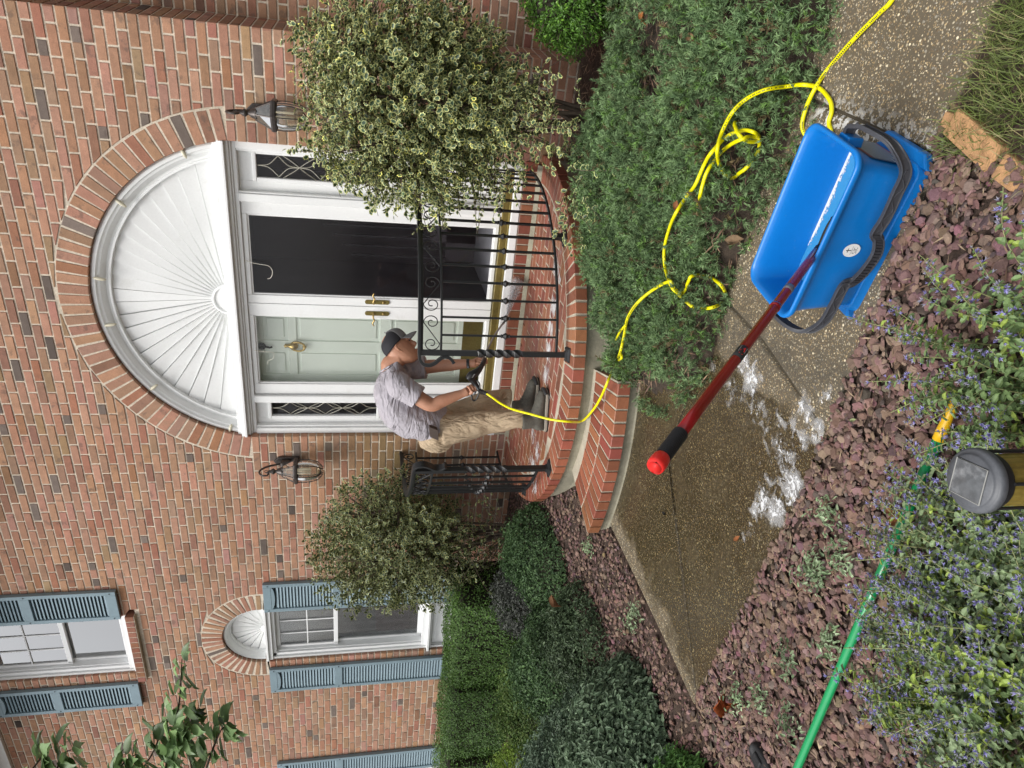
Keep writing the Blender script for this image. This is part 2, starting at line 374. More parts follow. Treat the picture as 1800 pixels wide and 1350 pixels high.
# arch rings
def ring(cx, cz, r0, r1, a0, a1, n, name='arch_brick'):
    st = (a1-a0)/n; g = .0055; 
    for i in range(n):
        t0, t1 = a0+st*i, a0+st*(i+1); gg = g*rnd.uniform(.8, 1.5); q = []
        rr0 = r0+rnd.uniform(-.002, .002); rr1 = r1-.012+rnd.uniform(-.004, .003)
        w1 = (r0*st)*1.06      # bricks are not tapered: the joints open outward
        tm = (t0+t1)/2; h0 = (r0*st/2-gg); h1 = min(r1*st/2-gg, h0*1.08+.001)
        er = np.array([math.cos(tm), 0, math.sin(tm)]); et = np.array([-math.sin(tm), 0, math.cos(tm)]); c = np.array([cx, rnd.uniform(-.002, .002), cz])
        q = [c+er*rr0-et*h0, c+er*rr1-et*h1, c+er*rr1+et*h1, c+er*rr0+et*h0]
        V, Fc, C = prisms(np.array([q]), (0, -1, 0), .105, .003, brickcol(1, dark=.04)*.97); link(name, npmesh(name, V, Fc, C), m_brick, house)
    m2 = MB(); k = 64
    for i in range(k):
        b0_, b1_ = (a0-.03, a1+.03); t0, t1 = b0_+(b1_-b0_)*i/k, b0_+(b1_-b0_)*(i+1)/k; P = lambda r, t, y: (cx+r*math.cos(t), y, cz+r*math.sin(t))
        m2.add([P(r0+.004, t0, .0045), P(r1+.004, t0, .0045), P(r1+.004, t1, .0045), P(r0+.004, t1, .0045)], [(0, 1, 2, 3)])
        m2.add([P(r0+.004, t0, .0045), P(r0+.004, t1, .0045), P(r0+.004, t1, .13), P(r0+.004, t0, .13)], [(0, 1, 2, 3)])
    m2.build('arch_mortar', m_mortar, house)
dang = math.asin((2.60-DC[1])/DR0)
ring(DC[0], DC[1], DR0, DR1, dang*.95, math.pi-dang*.95, 47)
ring(WC[0], WC[1], WR0, WR1, -.06, math.pi+.06, 25); ring(-8.85, WC[1], WR0, WR1, -.06, math.pi+.06, 25)
# canted return and the set-back wall on the right
RX, RY = -.225, .40
def flatwall(p0, p1, z0, z1, nrm, skip=None):
    p0 = np.array(p0, float); p1 = np.array(p1, float); Lw = np.linalg.norm(p1-p0); u = (p1-p0)/Lw; qs = []; n3 = np.array([nrm[0], nrm[1], 0.])
    for k, z in courses(z0, z1):
        j = 0 if k % 2 else -.5*BL
        while j < Lw:
            a, b = max(j, 0), min(j+BL, Lw)
            if b-a > .03:
                a += GX/2*(j > 0); b -= GX/2*(b < Lw-.001)
                A = p0+u*a; B = p0+u*b; za, zb = z+GX/2, z+CP-GX/2
                qs.append([(A[0], A[1], za), (B[0], B[1], za), (B[0], B[1], zb), (A[0], A[1], zb)])
            j += BL
    return np.array(qs), n3
q1, n1 = flatwall((WX1, .0), (RX, RY), -.05, WTOP, (.99, -.11)); q2, n2 = flatwall((RX, RY), (3.2, RY), -.05, WTOP, (0, -1)); q1 = q1+n1*-.001
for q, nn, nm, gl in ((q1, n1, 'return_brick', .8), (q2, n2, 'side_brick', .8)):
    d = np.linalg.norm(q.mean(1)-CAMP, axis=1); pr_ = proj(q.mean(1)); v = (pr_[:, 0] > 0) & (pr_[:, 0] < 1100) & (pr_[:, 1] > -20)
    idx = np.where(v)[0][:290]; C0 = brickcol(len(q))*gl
    for i in idx:
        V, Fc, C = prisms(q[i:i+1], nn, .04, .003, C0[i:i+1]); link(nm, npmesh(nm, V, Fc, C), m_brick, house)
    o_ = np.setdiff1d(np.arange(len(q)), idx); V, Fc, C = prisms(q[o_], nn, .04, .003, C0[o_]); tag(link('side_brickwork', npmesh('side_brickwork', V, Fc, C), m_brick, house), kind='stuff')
mb = MB(); e = .0065
mb.add([(WX1-.006, .0065, -.3), (RX-.006, RY+.0065, -.3), (RX-.006, RY+.0065, WTOP), (WX1-.006, .0065, WTOP)], [(0, 1, 2, 3)])
mb.add([(RX-.006, RY+.0065, -.3), (3.2, RY+.0065, -.3), (3.2, RY+.0065, WTOP), (RX-.006, RY+.0065, WTOP)], [(0, 1, 2, 3)]).build('side_wall', m_mortar, house)
# eaves board, soffit and roof
MB().box(WX0, 3.2, -.035, .5, WTOP, WTOP+.22).build('eaves_board', m_white, house, bevel=.004)
MB().box(WX0-.1, 3.2, -.42, .5, WTOP+.22, WTOP+.27).box(WX0-.1, 3.2, -.47, -.42, WTOP+.20, WTOP+.36).build('gutter', m_white, house, bevel=.006)
MB().prism([(-.45, WTOP+.28), (5.0, WTOP+3.1), (5.0, WTOP+3.0), (-.30, WTOP+.275)], 0, WX0-.1, 3.2).build('roof', mat('roof_shingle', (.07, .068, .065), .9, var=(12, .2)), house)
MB().box(WX0, WX0+.02, .01, 5, -.2, WTOP).box(3.18, 3.2, .41, 5, -.2, WTOP).box(WX0, 3.2, 5, 5.02, -.2, WTOP).build('rear_walls', m_brick, house)

# ------------------------------------------------------------ entrance
def wb(name, boxes, m=m_white, parent=house, bevel=.003, smooth=False):
    b = MB()
    for t in boxes: b.box(*t)
    return b.build(name, m, parent, bevel=bevel)
def wbs(name, boxes, m=m_white, parent=house, bevel=.003):
    for t in boxes: wb(name, [t], m, parent, bevel)
# arch moulding (profile swept round the arc)
def arcsweep(cx, cz, prof, a0, a1, n=72):
    b = MB(); m = len(prof); V = []
    for i in range(n+1):
        t = a0+(a1-a0)*i/n
        for r, y in prof: V.append((cx+r*math.cos(t), y, cz+r*math.sin(t)))
    b.add(V, [(i*m+j, (i+1)*m+j, (i+1)*m+j+1, i*m+j+1) for i in range(n) for j in range(m-1)]); return b
da = math.asin((2.69-DC[1])/1.20)
arcsweep(*DC, [(1.268, .13), (1.262, .045), (1.245, .03), (1.225, .03), (1.215, .045), (1.20, .05), (1.17, .095), (1.155, .10), (1.148, .085), (1.135, .085), (1.13, .14)], .2, math.pi-.2).build('arch_moulding', m_white, house, smooth=False)
HB = np.array([DC[0], 2.695]); NB = 23
sun_p = MB().prism([(DC[0]+1.20*math.cos(t), DC[1]+1.20*math.sin(t)) for t in np.linspace(da*.9, math.pi-da*.9, 40)], 1, .15, .17).build('sunburst_panel', m_white, house)
def rim(phi, R=1.142):
    d = np.array([math.cos(phi), math.sin(phi)]); o = HB-np.array(DC); b = o.dot(d); return HB+d*(-b+math.sqrt(b*b-(o.dot(o)-R*R)))
for i in range(NB):
    p0, p1 = .015+(math.pi-.03)*i/NB, .015+(math.pi-.03)*(i+1)/NB
    a, b_ = HB+.11*np.array([math.cos(p0+.008), math.sin(p0+.008)]), HB+.11*np.array([math.cos(p1-.008), math.sin(p1-.008)]); c, d = rim(p1-.0032), rim(p0+.0032); mm_ = rim((p0+p1)/2)
    y0, y1 = (.128, .112) if p0 < math.pi/2 else (.112, .128)     # each blade laps the next
    if abs((p0+p1)/2-math.pi/2) < .05: y0 = y1 = .112
    b = MB(); b.add([(a[0], y0, a[1]), (b_[0], y1, b_[1]), (c[0], y1, c[1]), (mm_[0], (y0+y1)/2, mm_[1]), (d[0], y0, d[1]),
                     (a[0], .149, a[1]), (b_[0], .149, b_[1]), (c[0], .149, c[1]), (mm_[0], .149, mm_[1]), (d[0], .149, d[1])],
                    [(0, 1, 2, 3, 4), (0, 5, 6, 1), (1, 6, 7, 2), (4, 9, 5, 0), (2, 7, 8, 3), (3, 8, 9, 4)]).build('sunburst_blade', m_white, sun_p)
b = MB(); b.prism([(HB[0]+.125*math.cos(t), HB[1]+.125*math.sin(t)) for t in np.linspace(0, math.pi, 24)], 1, .098, .149); b.build('sunburst_hub', m_white, sun_p, bevel=.006)
arcsweep(HB[0], HB[1], [(.128, .149), (.128, .09), (.118, .084), (.108, .09), (.108, .098)], 0, math.pi, 24).build('sunburst_hub_rim', m_white, sun_p, smooth=True)
m_clip = mat('cream_plastic', (.62, .58, .44), .4)
for px, py in [(322, 268), (212, 357), (175, 490), (194, 571), (270, 681), (405, 753)]:
    p = at(px, py, .03); t = math.atan2(p[2]-DC[1], p[0]-DC[0]); b = MB(); er = np.array([math.cos(t), 0, math.sin(t)])
    b.tube([p-er*.045, p-er*.03, p+er*.0, p+er*.03, p+er*.045], [.004, .011, .014, .011, .004], 8); b.build('light_clip', m_clip, house, smooth=True)
XL, XR = -3.505, -1.014
wb('entablature', [(XL, XR, .03, .14, 2.600, 2.625), (XL, XR, -.012, .14, 2.625, 2.648), (XL, XR, .0, .14, 2.648, 2.672), (XL, XR, .02, .14, 2.672, 2.705), (XL, XR, .05, .14, 2.585, 2.600), (XL, XR, .065, .14, 2.555, 2.585)], bevel=.004)
# frame posts
YF = .085
wbs('door_frame', [(XL, XL+.055, .05, .16, .50, 2.555), (XL+.055, XL+.075, .07, .16, .50, 2.555), (XR-.055, XR, .05, .16, .50, 2.555), (XR-.075, XR-.055, .07, .16, .50, 2.555),
                  (-3.185, -3.125, .05, .18, .50, 2.555), (-3.20, -3.185, .065, .16, .5, 2.555), (-1.452, -1.392, .05, .18, .50, 2.555), (-1.392, -1.377, .065, .16, .5, 2.555)], bevel=.004)
def sidelight(x0, x1, gx0, gx1):
    zt, zb = 2.425, 1.52
    f = wb('sidelight', [(x0, gx0-.03, YF+.03, .15, .5, 2.555), (gx1+.03, x1, YF+.03, .15, .5, 2.555), (gx0-.03, gx1+.03, YF+.03, .15, zt+.03, 2.555), (gx0-.03, gx1+.03, YF+.03, .15, zb-.22, zb-.03), (gx0-.03, gx1+.03, YF+.03, .15, .5, .62)], bevel=.003)
    wb('glass_bead', [(gx0-.03, gx0, YF+.01, .15, zb, zt), (gx1, gx1+.03, YF+.01, .15, zb, zt), (gx0-.03, gx1+.03, YF+.01, .15, zt, zt+.03), (gx0-.03, gx1+.03, YF+.01, .15, zb-.03, zb)], parent=f, bevel=.007)
    wb('raised_panel', [(gx0-.03, gx1+.03, YF+.05, .15, .62, zb-.22), (gx0+.0, gx1-.0, YF+.035, .15, .66, zb-.26)], parent=f, bevel=.008)
    MB().box(gx0, gx1, .128, .132, zb, zt).build('pane', g_door, f)
    b = MB(); xm = (gx0+gx1)/2; w = (gx1-gx0)/2; H = .30; z = zt-.0
    def came(P): b.tube(cr(P, 8), .0035, 5)
    for k in range(3):
        zc = zt-.155-k*.30
        for sx in (-1, 1):
            # concave star between tall ovals
            came([(xm, .124, zc+.15), (xm+sx*.012, .124, zc+.07), (xm+sx*w*.9, .124, zc)]); came([(xm, .124, zc-.15), (xm+sx*.012, .124, zc-.07), (xm+sx*w*.9, .124, zc)])
            came([(xm+sx*w*.98, .123, zc+.03), (xm+sx*w*.45, .123, zc+.10), (xm, .123, zc+.15)]) if k else None
            came([(xm+sx*w*.98, .123, zc-.03), (xm+sx*w*.45, .123, zc-.10), (xm, .123, zc-.15)]) if k < 2 else None
    b.build('lead_came', m_lead, f); return f
sidelight(XL+.075, -3.20, -3.352, -3.200-.018); sidelight(-1.377, XR-.075, -1.277, -1.109)
def storm(x0, x1, gx0, gx1, g):
    z0, z1, gz0, gz1 = .565, 2.553, .597, 2.515
    d = wb('storm_door', [(x0, gx0, YF, .125, z0, z1), (gx1, x1, YF, .125, z0, z1), (gx0, gx1, YF, .125, gz1, z1), (gx0, gx1, YF, .125, z0, gz0)], bevel=.004)
    wb('glass_bead', [(gx0, gx0+.012, YF+.012, .12, gz0+.012, gz1-.012), (gx1-.012, gx1, YF+.012, .12, gz0+.012, gz1-.012), (gx0, gx1, YF+.012, .12, gz1-.012, gz1), (gx0, gx1, YF+.012, .12, gz0, gz0+.012)], parent=d, bevel=.002)
    MB().box(gx0+.01, gx1-.01, .108, .112, gz0+.01, gz1-.01).build('pane', g, d); return d
dL = storm(-3.12, -2.292, -3.022, -2.385, g_doorL); dR = storm(-2.278, -1.457, -2.206, -1.553, g_door)
wb('astragal', [(-2.2915, -2.2785, .078, .13, .565, 2.553)], bevel=.002)
for x, dd, s in ((-2.338, dL, -1), (-2.236, dR, 1)):
    zc = float(at(663, 545, .08)[2])
    b = MB(); b.prism([(x+.019*math.cos(t)*1, zc+(.082 if math.sin(t) > 0 else -.082)+.019*math.sin(t)) for t in np.linspace(0, 2*math.pi, 24)], 1, .076, .085); h = b.build('handle_plate', m_olive, dd, bevel=.002)
    b = MB(); P = cr([(x, .076, zc+.03), (x, .045, zc+.03), (x+s*.018, .036, zc+.033), (x+s*.045, .036, zc+.024), (x+s*.07, .036, zc+.036), (x+s*.095, .036, zc+.028)], 5); b.tube(P, np.linspace(.009, .0055, len(P)), 8); b.tube([(x, .08, zc-.05), (x, .066, zc-.05)], .010, 10); b.build('lever_handle', m_brass, dd, smooth=True)
# main door seen through the left storm door
YD = .205
md = wb('panelled_door', [(-3.13, -2.28, YD+.012, YD+.045, .58, 2.57)], m_green, bevel=.001)
stl = [(-3.13, -2.99, 0, 9), (-2.43, -2.28, 0, 9), (-2.755, -2.665, 0, 9)]
rails = [(2.47, 2.57), (2.20, 2.27), (1.40, 1.50), (.58, .82)]
for a, b_, _, _ in stl: wb('door_stile', [(a, b_, YD, YD+.0125, .58, 2.57)], m_green, md)
for a, b_ in rails:
    for p, q in ((-2.99, -2.755), (-2.665, -2.43)): wb('door_rail', [(p, q, YD, YD+.0125, a, b_)], m_green, md)
for zz in ((2.27, 2.47), (1.50, 2.20), (.82, 1.40)):
    for p, q in ((-2.99, -2.755), (-2.665, -2.43)): wb('door_panel', [(p+.03, q-.03, YD+.003, YD+.013, zz[0]+.03, zz[1]-.03)], m_green, md, bevel=.009)
wb('kick_plate', [(-3.06, -2.33, YD-.003, YD-.0005, .60, .775)], m_olive, md, bevel=0)
kx = float(at(520, 607, YD)[0]); kz = float(at(520, 607, YD)[2]); b = MB()
b.tube(cr([(kx-.035, YD-.02, kz+.02), (kx-.04, YD-.03, kz-.03), (kx-.02, YD-.035, kz-.07), (kx+.02, YD-.035, kz-.07), (kx+.04, YD-.03, kz-.03), (kx+.035, YD-.02, kz+.02)], 6), .009, 8)
b.lathe([(0, -.02), (.018, -.016), (.03, .0), (.036, .03), (.02, .045), (.012, .07), (.02, .085), (.0, .10)], (kx, YD-.015, kz), 12); b.tube([(kx, YD-.02, kz-.06), (kx, YD-.03, kz-.085)], .012, 8); b.build('door_knocker', m_brass, md, smooth=True)
kz2 = float(at(462, 606, YD)[2]); b = MB(); b.lathe([(0, -.03), (.03, -.012), (.036, .01), (.026, .032), (0, .042)], (kx-.01, YD-.01, kz2), 14, sq=.4); b.tube([(kx-.01, YD-.02, kz2-.03), (kx-.01, YD-.035, kz2-.06), (kx-.01, YD-.02, kz2-.075)], .009, 8); b.build('wreath_hook', m_black, md, smooth=True)
# trailing loose threads caught at the top of the storm doors
m_thr = mat('pale_thread', (.75, .72, .62), .6)
for nm, P, par in (('loose_thread', [(420, 452), (440, 461), (460, 465), (473, 468), (479, 478), (476, 488), (470, 490)], dR), ('loose_thread', [(447, 616), (462, 618), (480, 620), (480, 630), (472, 634), (470, 640)], dL)):
    b = MB(); b.tube(cr([at(x, y, .07) for x, y in P], 5), .0022, 5); b.build(nm, m_thr, par)
# threshold, white nosing, brick riser
wb('threshold', [(XL+.06, XR-.06, .03, .22, .497, .562), (XL+.06, XR-.06, .015, .22, .497, .512)], m_olive, bevel=.004)
wb('threshold_board', [(XL, XR, -.012, .20, .432, .497)], m_white, bevel=.006)
# interior of the hall
room = MB().add([(-3.6, .25, .56), (-.9, .25, .56), (-.9, 3.6, .56), (-3.6, 3.6, .56), (-3.6, .25, 3.0), (-.9, .25, 3.0), (-.9, 3.6, 3.0), (-3.6, 3.6, 3.0)],
   [(0, 1, 2, 3), (4, 5, 6, 7), (0, 3, 7, 4), (1, 2, 6, 5), (2, 3, 7, 6)]).build('hall_interior', mat('hall_walls', (.75, .72, .72), .8), house)
wb('hall_partition', [(-2.30, -2.27, .16, 1.2, .56, 3.0)], mat('open_inner_door', (.10, .10, .10), .5), house)
st = MB(); m_stair = mat('dark_stair_wood', (.30, .26, .26), .5)
for k in range(9):
    st.box(-2.25+k*.19, -2.04+k*.19+.4, 1.25, 2.2, .56, .85+k*.17)
stair = st.build('staircase', m_stair, house)
for k in range(16): MB().box(-2.22+k*.095, -2.20+k*.095, 1.20, 1.22, .85+(k//2)*.17, 1.75+k*.088).build('stair_baluster', mat('stair_white', (.15, .15, .15), .5) if k == 0 else bpy.data.materials['stair_white'], stair)
# ------------------------------------------------------------ windows and shutters
def shutter(x0, x1, z0, z1, zm, sl=.031):
    y0, y1 = -.045, -.004; f = .042
    s = wb('shutter', [(x0, x0+f, y0, y1, z0, z1), (x1-f, x1, y0, y1, z0, z1), (x0+f, x1-f, y0, y1, z1-.075, z1), (x0+f, x1-f, y0, y1, zm-.04, zm+.04), (x0+f, x1-f, y0, y1, z0, z0+.09)], m_shut, bevel=.003)
    wb('backing', [(x0+f, x1-f, -.012, -.006, z0, z1)], mat('shutter_shade', (.05, .07, .085), .8) if 'shutter_shade' not in bpy.data.materials else bpy.data.materials['shutter_shade'], s, 0)  # darkened copy of the shutter colour, shade between the slats painted in
    b = MB(); n = 12; w = (x1-x0-2*f)/2; xm = (x0+x1)/2
    b.prism([(xm+w*math.cos(t), z1-.075-.035*math.sin(t)) for t in np.linspace(0, math.pi, n)], 1, y0+.002, y1-.002); b.build('arched_rail', m_shut, s)
    me = None; hh = .5*sl
    for a, c in ((z0+.09, zm-.04), (zm+.04, z1-.115)):
        n = int((c-a)/sl)
        for k in range(n):
            z = a+(k+.5)*(c-a)/n
            if me is None:
                m_ = MB(); m_.prism([(-.038, -hh*.80), (-.032, -hh), (-.016, hh*.62), (-.022, hh*.78)], 0, x0+f, x1-f); o = m_.build('slat', m_shut, s); me = o.data; o.location.z += z
            else:
                o = link('slat', me, None, s); o.location.z += z
    for z in (z1-.045, zm, z0+.05):
        for x in (x0+f*.5, x1-f*.5): 
            b = MB(); b.tube([(x, y0-.004, z), (x, y0+.002, z)], .006, 8); b.build('screw', m_black, s)
    return s
def window(x0, x1, z0, z1, zm, kind):
    y = .10; t = .035
    w = wb('window', [(x0, x0+.04, y-.05, y+.06, z0, z1), (x1-.04, x1, y-.05, y+.06, z0, z1), (x0, x1, y-.05, y+.06, z1-.035, z1), (x0, x1, y-.06, y+.06, z0, z0+.05)], m_whitew, bevel=.004)
    wbs('sash_track', [(x0+.04, x0+.055, y-.03, y+.06, z0+.05, z1-.035), (x1-.055, x1-.04, y-.03, y+.06, z0+.05, z1-.035)], m_whitew, w, .003)
    gx0, gx1 = x0+.075, x1-.075
    for nm, a, b_, yy in (('upper_sash', zm-.02, z1-.035, y), ('lower_sash', z0+.05, zm+.03, y+.035)):
        s = wb(nm, [(x0+.055, gx0+.015, yy, yy+.03, a, b_), (gx1-.015, x1-.055, yy, yy+.03, a, b_), (gx0, gx1, yy, yy+.03, b_-.04, b_), (gx0, gx1, yy, yy+.03, a, a+.045)], m_whitew, w, .003)
        MB().box(gx0+.015, gx1-.015, yy+.014, yy+.018, a+.045, b_-.04).build('pane', g_win if kind == 'low' else g_up, w)
        if nm == 'upper_sash':
            for k in (1, 2): xx = gx0+(gx1-gx0)*k/3; wb('muntin', [(xx-.006, xx+.006, yy+.006, yy+.012, a+.045, b_-.04)], m_whitew, w, 0)
            zz = (a+b_)/2
            wb('muntin', [(gx0, gx1, yy+.0045, yy+.013, zz-.006, zz+.006)], m_whitew, w, 0)
            if kind != 'low': pass
    return w
# lower arched windows
for cx in (-5.987, -8.85):
    x0, x1 = cx-.384, cx+.384
    w = window(x0+.03, x1-.03, .93, 2.56, 1.905, 'low')
    wb('casing', [(x0, x0+.03, .03, .16, .60, 2.60), (x1-.03, x1, .03, .16, .60, 2.60), (x0, x1, .02, .16, 2.56, 2.60), (x0, x1, .0, .16, 2.60, 2.625), (x0, x1, .02, .16, .875, .93), (x0-.0, x1+.0, -.02, .16, .90, .925), (x0+.03, x1-.03, .07, .16, .60, .875), (x0+.10, x1-.10, .055, .16, .65, .83)], m_white, w, .004)
    arcsweep(cx, WC[1], [(.386, .13), (.383, .04), (.368, .028), (.352, .04), (.345, .06), (.325, .09), (.318, .085), (.312, .14)], -.05, math.pi+.05, 40).build('arch_moulding', m_white, w)
    MB().prism([(cx+.34*math.cos(t), 2.63+.36*math.sin(t)) for t in np.linspace(0, math.pi, 30)], 1, .15, .16).build('sunburst_panel', m_white, w)
    hb = np.array([cx, 2.628])
    for i in range(11):
        p0, p1 = math.pi*i/11, math.pi*(i+1)/11; y0, y1 = (.128, .112) if p0 < 1.5 else (.112, .128); R_ = .335
        pt = lambda p, r: (hb[0]+r*math.cos(p), hb[1]+(r if r < .1 else r)*math.sin(p))
        a, b_, c, d = pt(p0, .045), pt(p1, .045), pt(p1-.010, R_), pt(p0+.010, R_)
        MB().add([(a[0], y0, a[1]), (b_[0], y1, b_[1]), (c[0], y1, c[1]), (d[0], y0, d[1]), (a[0], .149, a[1]), (b_[0], .149, b_[1]), (c[0], .149, c[1]), (d[0], .149, d[1])], [(0, 1, 2, 3), (0, 4, 5, 1), (1, 5, 6, 2), (2, 6, 7, 3), (3, 7, 4, 0)]).build('sunburst_blade', m_white, w)
    MB().prism([(hb[0]+.05*math.cos(t), hb[1]+.05*math.sin(t)) for t in np.linspace(0, math.pi, 16)], 1, .10, .149).build('sunburst_hub', m_white, w, bevel=.004)
    # lace curtain with a trellis pattern, drawn back from the right side
    b = MB(); N = 60; xs_ = np.linspace(x0+.06, x1-.24, N); V = []; 
    for x in xs_:
        yy = .185+.012*math.sin((x-x0)*55)+.01*math.sin((x-x0)*23); V += [(x, yy, .95), (x, yy, 2.5)]
    b.add(V, [(2*i, 2*i+2, 2*i+3, 2*i+1) for i in range(N-1)]); b.build('lace_curtain', bpy.data.materials.get('lace_net') or None, w)
    b = MB()
    for col in range(3):
        for row in range(10):
            xc = x0+.14+col*.16; zc = 1.03+row*.16
            for s in (-1, 1): b.tube(cr([(xc, .168, zc-.08), (xc+s*.03, .168, zc-.06), (xc+s*.045, .168, zc-.03), (xc+s*.078, .168, zc), (xc+s*.045, .168, zc+.03), (xc+s*.03, .168, zc+.06), (xc, .168, zc+.08)], 3), .0045, 4)
    b.build('lace_trellis', m_lace, w)
    MB().add([(x0, .45, .6), (x1, .45, .6), (x1, .45, 3.0), (x0, .45, 3.0), (x0, .165, .6), (x1, .165, .6), (x1, .165, 3.0), (x0, .165, 3.0)], [(0, 1, 2, 3), (0, 3, 7, 4), (1, 2, 6, 5), (0, 1, 5, 4), (3, 2, 6, 7)]).build('room_interior', m_dark, w)  # shallow near-black box, the darkness of the unlit room put into its colour
    shutter(x1+.005, x1+.380, .66, 2.60, 1.88); shutter(x0-.445, x0-.085, .66, 2.60, 1.88)
# upper windows
for x0, x1 in ((-6.396, -5.578), (-9.24, -8.42)):
    w = window(x0+.03, x1-.03, 3.925, 5.28, 4.53, 'up')
    wb('casing', [(x0, x0+.03, .03, .16, 3.90, 5.30), (x1-.03, x1, .03, .16, 3.90, 5.30), (x0, x1, .02, .16, 3.90, 3.925)], m_white, w, .004)
    MB().add([(x0, .30, 3.9), (x1, .30, 3.9), (x1, .30, 5.3), (x0, .30, 5.3)], [(0, 1, 2, 3)]).build('sky_reflection_sheet', mat('painted_sky_reflection', (.80, .83, .86), .9), w)  # pale sheet added behind the panes, the reflected sky put into its colour
    n = 13
    for k in range(n):
        a = x0-.09+k*(x1-x0+.12)/n; b_ = x0-.09+(k+1)*(x1-x0+.12)/n; g = .004
        V, Fc, C = prisms(np.array([[(a+g, -.045, 3.812), (b_-g, -.045, 3.812), (b_-g, -.045, 3.888), (a+g, -.045, 3.888)]]), (0, -1, 0), .10, .003, brickcol(1, dark=0)*np.array([.72, .6, .6])); link('sill_brick', npmesh('sill_brick', V, Fc, C), m_brick, w)
    MB().box(x0-.085, x1+.025, -.041, .1, 3.807, 3.885).build('sill_mortar', m_mortar, w)
    shutter(x1+.005, x1+.365, 3.925, 5.29, 4.70); shutter(x0-.46, x0-.11, 3.895, 5.26, 4.67)
nm = bpy.data.materials.new('lace_net'); nm.use_nodes = True; n_ = nm.node_tree.nodes; L_ = nm.node_tree.links
for x in list(n_):
    if x.type == 'BSDF_PRINCIPLED': n_.remove(x)
t_ = n_.new('ShaderNodeBsdfTransparent'); d_ = n_.new('ShaderNodeBsdfDiffuse'); d_.inputs[0].default_value = (.85, .85, .88, 1); x_ = n_.new('ShaderNodeMixShader'); x_.inputs[0].default_value = .55
L_.new(t_.outputs[0], x_.inputs[1]); L_.new(d_.outputs[0], x_.inputs[2]); L_.new(x_.outputs[0], n_['Material Output'].inputs[0])
for o in bpy.data.objects:
    if o.name.startswith('lace_curtain'): o.data.materials.clear(); o.data.materials.append(nm)
# ------------------------------------------------------------ ground, walkway
WALKY0, WALKY1 = -3.55, -2.62
def sm(t): t = np.clip(t, 0, 1); return t*t*(3-2*t)
def walkmask(x, y):      # >0 inside the paved area
    FR = y-WALKY0-np.maximum(0, -1.45-x)*.125; a = np.minimum(np.minimum(x+2.93, 40-x), np.minimum(FR, WALKY1-y))
    b = np.minimum(np.minimum(x+2.99, -1.80-x), np.minimum(FR, -1.2-y))
    c = np.minimum(np.minimum(x+2.5, -1.45-x-.0*(y)), np.minimum(FR, (-2.0-y)-(x+1.9)*1.2))
    return np.maximum(np.maximum(a, b), c)
def gh(x, y):            # height of the planting beds
    x = np.asarray(x, float); y = np.asarray(y, float)
    left = .20*sm((y+2.6)/2.5)*sm((-2.6-x)/.9); right = .10*sm((y+2.6)/2.0)*sm((x+1.6)/.8)
    front = .035*sm((WALKY0-.05-y)/.35); h = left+right+front+.012*vnoise(np.stack([x, y], -1), 3.0, 3); wm = walkmask(x, y); h = h*sm(-wm/.14)-.003*(1-sm(-wm/.14))
    w = sm((wm-.005)/.06); lawn = sm((x+.18)/.1)*sm((-3.62-y)/.1)
    return h*(1-w)*(1-lawn*.8)+w*(-.07)+lawn*.01
xs = np.concatenate([[-60, -25, -14], np.arange(-9.6, 2.4, .06), [4, 9, 20, 60]]); ys = np.concatenate([[-80, -40, -20, -12, -8], np.arange(-6.4, .5, .06), [.6]])
X, Y = np.meshgrid(xs, ys, indexing='ij'); V = np.stack([X, Y, gh(X, Y)], -1).reshape(-1, 3); nx, ny = X.shape
i = np.arange(nx-1)[:, None]*ny+np.arange(ny-1)[None]; Fg = np.stack([i, i+ny, i+ny+1, i+1], -1).reshape(-1, 4)
m_soil = mat('bed_soil', (.055, .034, .024), .95, var=[(6, .3), (60, .35)], bump=[(60, .8, .012), (200, .6, .004)])
o = link('ground', npmesh('ground', V, Fg, smooth=True), m_soil); tag(o, kind='structure')
